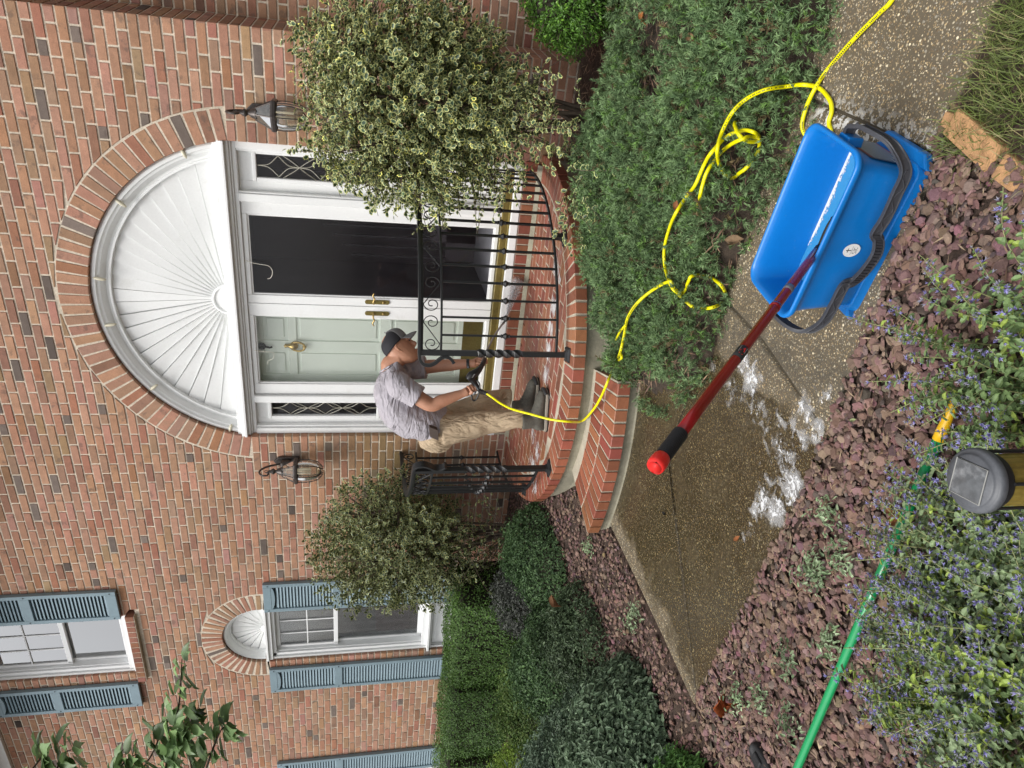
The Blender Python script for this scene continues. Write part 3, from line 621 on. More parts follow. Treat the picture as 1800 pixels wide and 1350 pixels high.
# exposed aggregate paving
def aggregate():
    m = mat('exposed_aggregate', (.17, .13, .08), .8); n = m.node_tree.nodes; L = m.node_tree.links; p = n['Principled BSDF']
    geo = n.new('ShaderNodeNewGeometry'); pos = geo.outputs['Position']
    def noise(sc, det=6, ro=.6, vec=pos):
        t = n.new('ShaderNodeTexNoise'); t.inputs['Scale'].default_value = sc; t.inputs['Detail'].default_value = det; t.inputs['Roughness'].default_value = ro; L.new(vec, t.inputs['Vector']); return t.outputs[0]
    def rng_(x, a, b, c=0, d=1):
        r = n.new('ShaderNodeMapRange'); r.inputs[1].default_value = a; r.inputs[2].default_value = b; r.inputs[3].default_value = c; r.inputs[4].default_value = d; L.new(x, r.inputs[0]); return r.outputs[0]
    def mix(f, a, b, bt='MIX'):
        q = n.new('ShaderNodeMix'); q.data_type = 'RGBA'; q.blend_type = bt
        if isinstance(f, float): q.inputs[0].default_value = f
        else: L.new(f, q.inputs[0])
        for k, v in ((6, a), (7, b)):
            if isinstance(v, tuple): q.inputs[k].default_value = (*v, 1)
            else: L.new(v, q.inputs[k])
        return q.outputs[2]
    def math_(op, a, b):
        q = n.new('ShaderNodeMath'); q.operation = op
        for k, v in ((0, a), (1, b)):
            if isinstance(v, (int, float)): q.inputs[k].default_value = v
            else: L.new(v, q.inputs[k])
        return q.outputs[0]
    wv = n.new('ShaderNodeVectorMath'); wv.operation = 'ADD'; nz = n.new('ShaderNodeTexNoise'); nz.inputs['Scale'].default_value = 60; L.new(pos, nz.inputs['Vector'])
    sc = n.new('ShaderNodeVectorMath'); sc.operation = 'SCALE'; sc.inputs['Scale'].default_value = .012; L.new(nz.outputs['Color'], sc.inputs[0]); L.new(pos, wv.inputs[0]); L.new(sc.outputs[0], wv.inputs[1])
    col = None; hsum = None
    for scl, th in ((150, .36), (75, .30)):
        v = n.new('ShaderNodeTexVoronoi'); v.inputs['Scale'].default_value = scl; v.inputs['Randomness'].default_value = 1; L.new(wv.outputs[0], v.inputs['Vector'])
        peb = rng_(v.outputs['Distance'], th+.10, th-.06); sx = n.new('ShaderNodeSeparateColor'); L.new(v.outputs['Color'], sx.inputs[0])
        cr_ = n.new('ShaderNodeValToRGB'); L.new(sx.outputs[0], cr_.inputs[0]); el = cr_.color_ramp.elements
        el[0].position = 0; el[0].color = (.10, .072, .045, 1); el[1].position = 1; el[1].color = (.66, .58, .42, 1)
        for q, c in ((.22, (.15, .11, .065)), (.42, (.26, .19, .10)), (.58, (.44, .34, .20)), (.74, (.17, .165, .15)), (.86, (.34, .30, .22))):
            e_ = el.new(q); e_.color = (*c, 1)
        msk = math_('MULTIPLY', peb, rng_(sx.outputs[1], .25, .35)); 
        col = mix(msk, (.085, .070, .048) if col is None else col, cr_.outputs[0]); h = math_('MULTIPLY', msk, 1.0); hsum = h if hsum is None else math_('MAXIMUM', hsum, h)
    col = mix(rng_(noise(3.2), .35, .7, 0, .5), col, mix(1.0, col, (.55, .48, .36), 'MULTIPLY'))
    col = mix(rng_(noise(1.3, 8, .7), .55, .72, 0, .6), col, mix(1.0, col, (.45, .45, .40), 'MULTIPLY'))
    # wet, algae-stained area before the steps
    wet = n.new('ShaderNodeVertexColor'); wet.layer_name = 'Col'; sw = n.new('ShaderNodeSeparateColor'); L.new(wet.outputs[0], sw.inputs[0])
    wn = rng_(math_('ADD', sw.outputs[0], math_('MULTIPLY', math_('SUBTRACT', noise(5, 7), .5), .9)), .42, .58)
    col = mix(wn, col, mix(1.0, col, (.40, .37, .275), 'MULTIPLY')); col = mix(1.0, col, (1.42, 1.42, 1.38), 'MULTIPLY')
    # white paint drips along the joint
    sp = math_('MULTIPLY', sw.outputs[1], rng_(noise(38, 4), .50, .54)); col = mix(sp, col, (.75, .74, .70))
    dk = math_('MULTIPLY', sw.outputs[2], rng_(noise(14, 6), .35, .6)); col = mix(math_('MULTIPLY', dk, .7), col, (.05, .045, .035))
    L.new(col, p.inputs['Base Color']); L.new(math_('SUBTRACT', rng_(wn, 0, 1, .8, .34), math_('MULTIPLY', wn, rng_(noise(4), .35, .65, 0, .22))), p.inputs['Roughness']); p.inputs['Specular IOR Level'].default_value = .5
    b = n.new('ShaderNodeBump'); b.inputs['Strength'].default_value = .55; b.inputs['Distance'].default_value = .004; L.new(hsum, b.inputs['Height'])
    b2 = n.new('ShaderNodeBump'); b2.inputs['Strength'].default_value = .25; b2.inputs['Distance'].default_value = .01; L.new(noise(9), b2.inputs['Height']); L.new(b.outputs[0], b2.inputs['Normal']); L.new(b2.outputs[0], p.inputs['Normal'])
    return m
m_agg = aggregate()
walk = empty('walkway', (-1.5, -3, 0)); tag(walk, kind='structure')
def slab(poly, z=0.0, nm='slab'):
    """poly: convex polygon; a fine grid clipped to it, with a rounded lip"""
    P = np.array(poly, float); x0, y0 = P.min(0); x1, y1 = P.max(0); st = .03
    ctr = P.mean(0); nR = max(6, int(max(x1-x0, y1-y0)/st/2))
    # fan grid: boundary resampled, rings towards the centre
    seg = []
    for a, b in zip(P, np.roll(P, -1, 0)):
        k = max(2, int(np.linalg.norm(b-a)/.05)); seg += [a+(b-a)*t for t in np.linspace(0, 1, k, endpoint=False)]
    B = np.array(seg); m = len(B); V = []; rows = [(1.0, -.08), (1.0, -.012), (None, -.001)]+[(t, 0) for t in np.linspace(.97, 0, nR)]
    for t, dz in rows:
        if t is None: Q = B+(ctr-B)/np.linalg.norm(ctr-B, axis=1)[:, None]*.010
        else: Q = ctr+(B-ctr)*t
        V.append(np.c_[Q, np.full(m, z+dz)])
    V = np.concatenate(V); V[:, 2] += .003*vnoise(V*[1, 1, 0], 2.5, 5); Fc = []
    for r in range(len(rows)-1):
        for k in range(m): k2 = (k+1) % m; Fc.append((r*m+k, r*m+k2, (r+1)*m+k2, (r+1)*m+k))
    x, y = V[:, 0], V[:, 1]
    wet = sm((-1.0-x)/.5)*sm((x+3.05)/.15+.2)*.9*sm((x+2.95)*1.0+.45)
    paint = np.exp(-((x+.21-(y+3)*.06)/.055)**2)*sm((-2.85-y)/.1+.0)*1.0
    dark = np.exp(-((x+1.12+(y+3)*.2)/.10)**2)*.9+np.exp(-((x+.28)/.12)**2)*.6*sm((-2.7-y)/.2)
    C = np.stack([wet, paint, dark], 1); return link(nm, npmesh('slab', V, np.array(Fc), C, smooth=True), m_agg, walk)
g = .003
slab([(-.235+g, WALKY0), (2.6, WALKY0), (2.6, WALKY1+.02), (-.145+g, WALKY1)]); slab([(2.6+g, WALKY0), (6.5, WALKY0), (6.5, WALKY1+.02), (2.6+g, WALKY1+.02)])
slab([(-1.22+g, WALKY0), (-.235-g, WALKY0), (-.145-g, WALKY1+.02), (-1.06+g, WALKY1+.04), (-1.10+g, -3.0)], .004)
slab([(-2.93, -3.365), (-1.45, WALKY0), (-1.225-g, WALKY0), (-1.105-g, -3.0), (-1.065-g, -2.58), (-2.03+g, -2.475-g)])
MB().add([(-2.9, -3.35, -.010), (-2.6, -3.5, -.010), (2.6, -3.5, -.010), (2.6, -2.65, -.010), (-1.2, -2.6, -.010), (-1.8, -1.5, -.010), (-2.9, -1.5, -.010)], [(0, 1, 2, 3, 4, 5, 6)]).build('joint_fill', mat('joint_dirt', (.05, .04, .025), .9, var=(40, .3)), walk)
slab([(-2.97, -3.345), (-2.93-.0, -3.358), (-2.04, -2.468), (-1.09, -2.56), (-1.5, -2.2), (-1.7, -1.4), (-2.98, -1.4)])
# ------------------------------------------------------------ front steps
def redcol(n, dk=1.0):
    base = np.array([.265, .090, .048])*dk; C = base*(1+rng.normal(0, .10, (n, 1))); C[:, 1] *= 1+rng.normal(0, .10, n); k = rng.random(n) < .25; C[k] *= [.82, .75, .8]; return np.clip(C, .01, .6)
steps = empty('front_steps', (-2.4, -.9, .05), 'curved red brick front steps with a half round landing, wet and foamy', 'steps')
PC = np.array([-2.36, -.15]); PR = 1.43; SC = np.array([-2.46, -.15]); SR = 1.895
def radial(c, r0, r1, a0, a1, n, z, h, g=.0075, off=0.):
    st = (a1-a0)/n
    for i in range(n):
        tm = a0+st*(i+.5); er = np.array([math.cos(tm), math.sin(tm)]); et = np.array([-er[1], er[0]]); w1 = r1*st/2-g*rnd.uniform(.8, 1.35); w0 = min(r0*st/2-g*.55, w1); j = rnd.uniform(-.003, .003)
        if w0 < .02: w0 = .02
        p = [c+er*r0-et*w0, c+er*(r1+j)-et*w1, c+er*(r1+j)+et*w1, c+er*r0+et*w0]; zz = z+rnd.uniform(-.001, .0012)
        V, Fc, C = prisms(np.array([[(q[0], q[1], zz) for q in p]]), (0, 0, 1), h, .004, redcol(1)); link('brick', npmesh('brick', V, Fc, C), m_step, steps)
radial(PC, PR-.205, PR, math.radians(-187), math.radians(7), 54, PZ, .078)
# landing pavers in running bond, cut to the circle
r_in = PR-.218; row = 0; y = -.012
for k in range(14):
    yb, ya = y-k*.1005-.0065, y-(k+1)*.1005+.0065
    def half(yy):
        v = r_in*r_in-(yy-PC[1])**2; return math.sqrt(v) if v > 0 else -1
    ha, hb = half(ya), half(yb)
    if ha < 0: ha = .0
    if hb < .03: break
    xs_ = []; j = PC[0]-1.6+(.1 if k % 2 else 0)+.03
    while j < PC[0]+1.6: xs_.append(j+rnd.uniform(-.004, .004)); j += .2
    for a, b in zip(xs_[:-1], xs_[1:]):
        a += .005; b -= .005
        A0, A1 = max(a, PC[0]-ha), min(b, PC[0]+ha); B0, B1 = max(a, PC[0]-hb), min(b, PC[0]+hb)
        if B1-B0 < .03 or (A1-A0) < .004: continue
        V, Fc, C = prisms(np.array([[(A0, ya, PZ), (A1, ya, PZ), (B1, yb, PZ), (B0, yb, PZ)]]), (0, 0, 1), .05, .003, redcol(1, .92)); link('paver', npmesh('paver', V, Fc, C), m_step, steps)
def drum(c, r, z0, z1, a0, a1, m, name, flare=0., z2=None):
    b = MB(); n = 72; V = []; 
    for i in range(n+1):
        t = math.radians(a0+(a1-a0)*i/n); e = np.array([math.cos(t), math.sin(t)])
        V += [(*(c), z1), (*(c+e*r), z1), (*(c+e*(r)), (z0+z1)/2), (*(c+e*(r+flare)), z0)]
    b.add(V, [(i*4+j, (i+1)*4+j, (i+1)*4+j+1, i*4+j+1) for i in range(n) for j in range(3)]); return b.build(name, m, steps)
drum(PC, PR-.009, PZ-.082, PZ-.0028, -188, 8, m_stepm, 'landing_mortar'); drum(PC, PR-.035, -.05, PZ-.078, -188, 8, m_conc, 'landing_footing', .045)
SA0, SA1 = -108, -72
radial(SC, SR-.205, SR, math.radians(SA0), math.radians(SA1), 14, .150, .078); radial(SC, SR-.42, SR-.215, math.radians(SA0), math.radians(SA1), 13, .150, .06)
drum(SC, SR-.009, .068, .146, SA0-.15, SA1+.15, m_stepm, 'step_mortar_bed'); drum(SC, SR-.03, -.05, .072, SA0, SA1, m_conc, 'step_footing', .04)
x = XL+.03                                                    # rowlock course under the threshold
MB().box(XL+.005, XR-.005, -.006, .12, PZ-.01, .430).build('riser_mortar', m_stepm, steps)
while x < XR-.05:
    w = .072; V, Fc, C = prisms(np.array([[(x, -.014, PZ+.018), (x+w, -.014, PZ+.018), (x+w, -.014, .426), (x, -.014, .426)]]), (0, -1, 0), .09, .003, redcol(1, .85)); link('riser_brick', npmesh('riser_brick', V, Fc, C), m_step, steps); x += w+.011
b = MB(); V = [(XL, -.013, PZ+.03), (XL, -.06, PZ+.001), (XR, -.06, PZ+.001), (XR, -.013, PZ+.03)]; b.add(V, [(0, 1, 2, 3)]).build('mortar_fillet', m_conc, steps)
# ------------------------------------------------------------ wrought iron railings
def railing(c, r, t0, t1, label, posts):
    sgn = 1 if t1 > t0 else -1
    root = empty('iron_railing', (c[0]+r*math.cos(t0), c[1]+r*math.sin(t0), PZ), label, 'railing', 'black iron railings at the front door')
    P = lambda t, z, rr=0: np.array([c[0]+(r+rr)*math.cos(t), c[1]+(r+rr)*math.sin(t), z])
    ts = np.linspace(t0, t1, 60); ZT, ZS, ZB = PZ+.995, PZ+.855, PZ+.085
    def bar(pts, w, h, name, par=root, m=m_black):
        """flat bar: w across, h tall"""
        pts = np.asarray(pts, float); T = np.gradient(pts, axis=0); T /= np.linalg.norm(T, axis=1)[:, None]+1e-9; V = []
        up = np.array([0, 0, 1.]); side0 = None
        for p, t in zip(pts, T):
            s = np.cross(t, up)
            if np.linalg.norm(s) < .25 and side0 is not None: s = side0
            s = s/(np.linalg.norm(s)+1e-9)
            if side0 is not None and s.dot(side0) < 0: s = -s
            side0 = s; u = np.cross(s, t); u /= np.linalg.norm(u)
            for a, q in ((-1, -1), (1, -1), (1, 1), (-1, 1)): V.append(p+s*a*w/2+u*q*h/2)
        n = len(pts); return MB().add(V, [(i*4+j, i*4+(j+1) % 4, (i+1)*4+(j+1) % 4, (i+1)*4+j) for i in range(n-1) for j in range(4)]+[(0, 1, 2, 3), ((n-1)*4+3, (n-1)*4+2, (n-1)*4+1, (n-1)*4)]).build(name, m, par, bevel=.002)
    tang = lambda t: np.array([-math.sin(t), math.cos(t), 0])*sgn
    # handrail ends in a scroll that drops over the newel
    d0 = -tang(t0); up = np.array([0, 0, 1.]); lam = []
    for a, z in ((.0, 0), (.045, -.006), (.075, -.03), (.083, -.065), (.07, -.10), (.045, -.13), (.028, -.155), (.028, -.185), (.045, -.21), (.066, -.225)): lam.append(P(t0, ZT)+d0*a+up*z)
    bar(np.concatenate([cr(lam, 5)[::-1], [P(t, ZT) for t in ts[1:]]]), .048, .019, 'handrail')
    bar([P(t, ZT-.016) for t in ts], .014, .016, 'rail_rib'); bar([P(t, ZS) for t in ts], .024, .013, 'upper_rail'); bar([P(t, ZB) for t in ts], .024, .014, 'lower_rail')
    # newel posts with a twisted middle, second post short
    for i, (tp, full) in enumerate(posts):
        h1 = ZT-.01 if full else ZB; h = .0155; V = []; zs = np.concatenate([[PZ+.01], np.linspace(PZ+.32, PZ+.62, 30), [h1]]) if full else np.array([PZ+.01, h1])
        for z in zs:
            a = 0 if not full else np.clip((z-PZ-.32)/.30, 0, 1)*math.pi*2.5; hh = h*(1.13 if full and PZ+.32 < z < PZ+.62 else 1)*1.15
            for k in range(4): q = tp+a+math.pi/4+k*math.pi/2; V.append(P(tp, z)+np.array([math.cos(q), math.sin(q), 0])*hh*1.414)
        n = len(zs); MB().add(V, [(i_*4+j, i_*4+(j+1) % 4, (i_+1)*4+(j+1) % 4, (i_+1)*4+j) for i_ in range(n-1) for j in range(4)]+[(0, 1, 2, 3), tuple(range(4*n-4, 4*n))]).build('newel_post', m_black, root)
        b = MB(); V = []
        for z, w in ((PZ, .050), (PZ+.006, .050), (PZ+.016, .034), (PZ+.020, .024), (PZ+.03, .021)):
            for k in range(4): q = tp+math.pi/4+k*math.pi/2; V.append(P(tp, z)+np.array([math.cos(q), math.sin(q), 0])*w*1.414)
        b.add(V, [(i_*4+j, i_*4+(j+1) % 4, (i_+1)*4+(j+1) % 4, (i_+1)*4+j) for i_ in range(4) for j in range(4)]+[(16, 17, 18, 19)]).build('base_shoe', m_black, root)
        b = MB()
        for k in range(4): q = tp+math.pi/4+k*math.pi/2; pp_ = P(tp, PZ+.006)+np.array([math.cos(q), math.sin(q), 0])*.058; b.tube([pp_, pp_+[0, 0, .008]], .006, 6)
        b.build('anchor_bolt', m_black, root)
    # balusters with a knuckle
    step = .1155/r*sgn; t = t0+step; bal = None
    while (t1-t)*sgn > .02:
        for nm in ('baluster',):
            b = MB(); V = []
            for z in (ZB, ZS):
                for k in range(4): q = t+math.pi/4+k*math.pi/2; V.append(P(t, z)+np.array([math.cos(q), math.sin(q), 0])*.0098)
            b.add(V, [(j, (j+1) % 4, 4+(j+1) % 4, 4+j) for j in range(4)]); o = b.build('baluster', m_black, root)
            b = MB(); pc = P(t, PZ+.435); b.lathe([(.007, -.032), (.014, -.027), (.011, -.019), (.017, -.010), (.024, 0), (.017, .010), (.011, .019), (.014, .027), (.007, .032)], pc, 8); b.build('collar', m_black, o)
        t += step
    # S scrolls between the two top rails
    L_ = abs(t1-t0)*r; n = int(L_/.235); w = L_/n; zc = (ZT-.02+ZS+.006)/2; R0 = (ZT-.02-ZS-.006)/2-.004
    for i in range(n):
        pts = []; mir = 1 if i % 2 else -1
        for k in range(22):      # spiral in from the top-left, out to the diagonal
            a = math.pi*(2.6)*(1-k/21); rr = R0*(.22+.78*k/21); pts.append((-w*.27+rr*math.cos(a+math.pi*.5)*.9, rr*math.sin(a+math.pi*.5)))
        half_ = pts; full = half_+[(-x_, -z_) for x_, z_ in half_[::-1]]
        tc = t0+sgn*(i+.5)*w/r; Q = [P(tc+sgn*mir*(x_)/r, zc+z_) for x_, z_ in full]
        bar(Q, .011, .006, 'scroll')
    return root
TP = math.radians
railing((-2.36, -.15), 1.30, TP(-72.6), TP(5.5), 'black iron railing right of the man, half behind the variegated holly', [(TP(-72.6), True), (TP(-36.0), False)])
railing((-2.36, -.15), 1.345, TP(-114.0), TP(-186), 'black iron railing behind the man, seen nearly end on', [(TP(-114.0), True), (TP(-150), False)])
# ------------------------------------------------------------ wall lanterns
m_lglass = glassmat('lantern_glass', (.80, .76, .66), 1.6, .16, (.75, .73, .66))
def lantern(x, z, label):
    y0 = 0.; c = (x, -.175); root = empty('wall_lantern', (x, 0, z-.28), label, 'lantern', 'lanterns beside the entrance')
    MB().prism([(x-.045, z-.09), (x-.045, z+.09), (x, z+.135), (x+.045, z+.09), (x+.045, z-.09)], 1, -.03, -.003).build('back_plate', m_bronze, root, bevel=.006)
    MB().box(x-.035, x+.035, -.10, -.03, z-.02, z+.07).build('bracket', m_bronze, root, bevel=.02)
    b = MB(); P = cr([(x, -.05, z+.02), (x, -.07, z+.10), (x, -.11, z+.19), (x, -.17, z+.235), (x, -.225, z+.215), (x, -.235, z+.17), (x, -.205, z+.155), (x, -.19, z+.175)], 6); b.tube(P, np.linspace(.010, .007, len(P)), 8, 1.0); b.build('scroll_arm', m_bronze, root, smooth=True)
    b = MB(); b.lathe([(0, .165), (.010, .16), (.012, .145), (.022, .13), (.028, .118), (.018, .105), (.012, .10), (.014, .092), (.026, .082), (.034, .06), (.040, .05)], (*c, z), 14); b.tube([(c[0]+.012*math.cos(t), c[1], z+.178+.014*math.sin(t)) for t in np.linspace(0, 6.28, 14)], .003, 6); b.build('finial', m_bronze, root, smooth=True)
    n = 6; rf = MB(); gl = MB(); rp = lambda r, a, zz: (c[0]+r*math.cos(a), c[1]+r*math.sin(a), zz)
    for k in range(n):
        a0, a1 = math.pi*2*k/n+math.pi/6, math.pi*2*(k+1)/n+math.pi/6
        gl.add([rp(.046, a0, z+.045), rp(.046, a1, z+.045), rp(.098, a1, z-.055), rp(.098, a0, z-.055)], [(0, 1, 2, 3)])
        rf.tube([rp(.046, a0, z+.045), rp(.099, a0, z-.055)], .0045, 6)
    rf.lathe([(0.0, .056), (.042, .052), (.050, .044), (.046, .038)], (*c, z), 6)
    gl.build('roof_pane', m_lglass, root); rf.build('roof_frame', m_bronze, root)
    b = MB(); b.lathe([(.096, -.052), (.112, -.054), (.118, -.066), (.116, -.086), (.108, -.092), (.094, -.090), (.090, -.06)], (*c, z), 6, math.pi/6, math.pi/6+2*math.pi-1e-7); b.build('band', m_bronze, root, bevel=.003)
    b = MB(); b.lathe([(.086, -.088), (.094, -.13), (.090, -.19), (.072, -.25), (.045, -.29), (.0, -.30)], (*c, z), 24); b.build('globe', m_lglass, root, smooth=True)
    b = MB()
    for k in range(n):
        a = math.pi*2*k/n+math.pi/6; b.tube(cr([rp(.100, a, z-.088), rp(.102, a, z-.14), rp(.096, a, z-.20), rp(.076, a, z-.26), rp(.03, a, z-.302)], 4), .0042, 6)
    b.build('cage', m_bronze, root)
    b = MB()
    for k in range(3):
        a = k*2.1; q = (c[0]+.022*math.cos(a), c[1]+.022*math.sin(a)); b.lathe([(.010, -.05), (.010, -.14), (.007, -.15), (.011, -.165), (.006, -.20), (0, -.215)][::-1] if False else [(.009, -.20), (.009, -.13), (.006, -.125), (.011, -.105), (.006, -.08), (0, -.065)], (*q, z), 8)
    b.build('candle_bulb', mat('bulb_glass', (.8, .78, .70), .2) if 'bulb_glass' not in bpy.data.materials else bpy.data.materials['bulb_glass'], root, smooth=True); return root
pl = at(523, 828, -.175); pr2 = at(486, 203, -.175)
lantern(float(pl[0]), float(pl[2])+.085, 'bronze wall lantern with glass globe left of the door above the smaller holly')
lantern(float(pr2[0]), float(pr2[2])+.085, 'bronze wall lantern right of the door, its lower half hidden by the big holly')
# ------------------------------------------------------------ fine ground pieces
def chip(seed, n1=6, flat=.34):
    g = np.random.default_rng(seed); V = []; k = n1
    a = np.sort(g.uniform(0, 2*math.pi, k)); a = np.linspace(0, 2*math.pi, k, endpoint=False)+g.normal(0, .16, k)
    R0 = g.uniform(.75, 1.15, k); R1 = R0*g.uniform(.6, .9, k); V += [(R0[i]*math.cos(a[i]), R0[i]*math.sin(a[i])*.8, g.uniform(-.1, .12)*flat) for i in range(k)]
    V += [(R1[i]*math.cos(a[i]), R1[i]*math.sin(a[i])*.8, flat*g.uniform(.6, 1)) for i in range(k)]+[(g.normal(0, .1), g.normal(0, .1), flat*g.uniform(.75, 1.0))]
    T = []
    for i in range(k): j = (i+1) % k; T += [(i, j, k+j), (i, k+j, k+i), (k+i, k+j, 2*k)]
    return np.array(V), np.array(T), np.ones((2*k+1, 3))
m_stone = mat('mulch_stone', None, .85, attr=True, var=[(60, .16), (300, .15)], bump=[(250, .5, .002)], spec=.25)
def stones(name, x0, x1, y0, y1, n, s0, s1, test, lift=.004):
    P = np.stack([rng.uniform(x0, x1, n), rng.uniform(y0, y1, n)], 1); P = P[test(P[:, 0], P[:, 1])]; n = len(P)
    z = gh(P[:, 0], P[:, 1])+rng.random(n)*.016+lift; sc = rng.uniform(s0, s1, n)*rng.choice([.6, 1, 1, 1.35], n)
    base = np.array([.170, .106, .088])*(1+rng.normal(0, .24, (n, 1))); base[:, 1:] *= 1+rng.normal(0, .09, (n, 2)); k = rng.random(n); base[k < .12] *= [.65, .75, .8]; base[k > .93] = [.24, .17, .125]
    R = basis(np.c_[rng.normal(0, .38, (n, 2)), np.ones(n)], rdir(n)); parts = []; pk = rng.integers(0, 8, n)
    for s in range(8):
        i = pk == s; parts.append(inst(chip(40+s), np.c_[P[i], z[i]], R[i], sc[i], np.clip(base[i], .02, .5)))
    V, Fc, C = merge(parts); o = link(name, npmesh(name, V, Fc, C), m_stone); tag(o, kind='stuff'); return o
lawnt = lambda x, y: (x > -.19) & (y < -3.60)
tag(stones('stone_mulch', -2.9, -.08, -4.75, -3.30, 14500, .009, .021, lambda x, y: (walkmask(x, y) < .0+.04*rng.random(len(x))**2) & ~lawnt(x, y)), 'crushed purple brown stone mulch in the bed along the front of the walkway', 'mulch')
tag(stones('stone_mulch', -5.6, -2.7, -4.7, -.02, 15500, .009, .020, lambda x, y: (walkmask(x, y) < .012) & ((x+2.36)**2+(y+.15)**2 > 1.41**2) & ((y > -1.3) | (x < -2.95) | (y < -3.3))), 'dark stone mulch left of the walkway below the ground cover', 'mulch')
m_twig = mat('dry_debris', None, .9, attr=True)
tag(stones('stone_chips', -5.4, -.08, -4.75, -.4, 15000, .0035, .009, lambda x, y: (walkmask(x, y) < .05*rng.random(len(x))**2) & ~lawnt(x, y) & ((y < -3.3) | ((x < -2.6) & ((x+2.36)**2+(y+.15)**2 > 1.41**2))), .010), 'fine chips and dust between the larger pieces of stone mulch', 'mulch')
def debris(name, x0, x1, y0, y1, n, test, zf=lambda x, y: gh(x, y)+.02, L0=.01, L1=.06, cols=((.22, .15, .09), (.12, .07, .045), (.32, .24, .15)), par=None):
    P = np.stack([rng.uniform(x0, x1, n), rng.uniform(y0, y1, n)], 1); P = P[test(P[:, 0], P[:, 1])]; n = len(P); z = zf(P[:, 0], P[:, 1])+rng.random(n)*.012
    V0 = np.array([(-.5, 0, 0), (0, .06, .06), (.5, 0, 0), (0, -.06, .05)]); pr_ = (V0, np.array([(0, 1, 3), (1, 2, 3)]), np.ones((4, 3)))
    sc = rng.uniform(L0, L1, n)[:, None]*np.array([[1, .8, .5]]); R = basis(np.c_[rng.normal(0, .3, (n, 2)), np.ones(n)], rdir(n)); c = np.array(cols)[rng.integers(0, len(cols), n)]*(1+rng.normal(0, .2, (n, 1)))
    V, Fc, C = inst(pr_, np.c_[P, z], R, sc, np.clip(c, .01, .7)); return tag(link(name, npmesh(name, V, Fc, C), m_twig, par), kind='stuff')
tag(debris('twig_litter', -5.2, -.08, -4.8, -1.0, 5200, lambda x, y: (walkmask(x, y) < .03) & ~lawnt(x, y) & ((x < -2.4) | (y < -3.5))), 'dry twigs and bits of leaf strewn over the stone mulch', 'litter')
# lawn corner
lw = MB(); lw.add([(-.19, -3.62, .012), (3.5, -3.56, .012), (3.5, -6.5, .012), (-.19, -6.5, .012)], [(0, 1, 2, 3)]); tag(lw.build('lawn', mat('lawn_soil', (.06, .055, .025), .95, var=(30, .3))), kind='structure')
m_grass = mat('grass_blades', None, .6, attr=True, trans=.3)
n = 16000; P = np.stack([rng.uniform(-.19, 1.3, n)**1.0, rng.uniform(-4.7, -3.585, n)], 1); P[:, 0] -= .05*rng.random(n)
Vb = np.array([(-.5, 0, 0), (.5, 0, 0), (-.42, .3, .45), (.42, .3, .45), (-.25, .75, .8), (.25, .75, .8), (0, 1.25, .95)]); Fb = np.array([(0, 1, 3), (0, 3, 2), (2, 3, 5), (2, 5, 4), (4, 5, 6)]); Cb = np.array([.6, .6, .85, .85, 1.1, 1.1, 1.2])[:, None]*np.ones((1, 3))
H = rng.uniform(.035, .07, n); tn = rdir(n); tn[:, 2] = 0; R = basis(np.tile([[0, 0, 1.]], (n, 1))+rng.normal(0, .15, (n, 3)), tn); gc = np.array([.13, .17, .040])*(1+rng.normal(0, .22, (n, 1))); k = rng.random(n) < .18; gc[k] = np.array([.30, .27, .12])
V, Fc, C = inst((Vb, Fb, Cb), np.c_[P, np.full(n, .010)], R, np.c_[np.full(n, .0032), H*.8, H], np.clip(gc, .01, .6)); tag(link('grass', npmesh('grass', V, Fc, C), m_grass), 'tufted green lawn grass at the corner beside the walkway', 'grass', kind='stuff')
# edging bricks at the lawn corner
m_edge = mat('edging_brick', (.42, .235, .11), .9, var=[(30, .2), (200, .2)], bump=[(150, .7, .004)], blotch=[(25, .6, .75, (.16, .10, .06), .6)])
def edgeb(a, b, w, label):
    a = np.array(a); b = np.array(b); u = (b-a)/np.linalg.norm(b-a); v = np.array([-u[1], u[0]]); q = [a-v*w/2, b-v*w/2, b+v*w/2, a+v*w/2]
    V = [(p[0]+rnd.uniform(-.004, .004), p[1]+rnd.uniform(-.004, .004), z+rnd.uniform(-.003, .003)) for z in (-.03, .045) for p in q]
    tag(MB().add(V, [(3, 2, 1, 0), (4, 5, 6, 7)]+[(i, (i+1) % 4, 4+(i+1) % 4, 4+i) for i in range(4)]).build('edging_brick', m_edge, bevel=.006), label, 'brick', 'edging bricks at the lawn corner')
e0 = atz(1672, 212, .04); e1 = atz(1748, 282, .04); edgeb(e0[:2], e1[:2], .07, 'whole tan edging brick between the grass and the stone mulch')
e0 = atz(1672, 200, .04); e1 = atz(1690, 214, .04); edgeb(e0[:2]+[-.015, .02], e1[:2]+[-.01, .02], .045, 'small broken piece of edging brick beside the walkway edge'); e0 = atz(1756, 290, .04); e1 = atz(1830, 345, .04); edgeb(e0[:2], e1[:2], .07, 'mossy half buried edging brick at the bottom of the lawn corner')
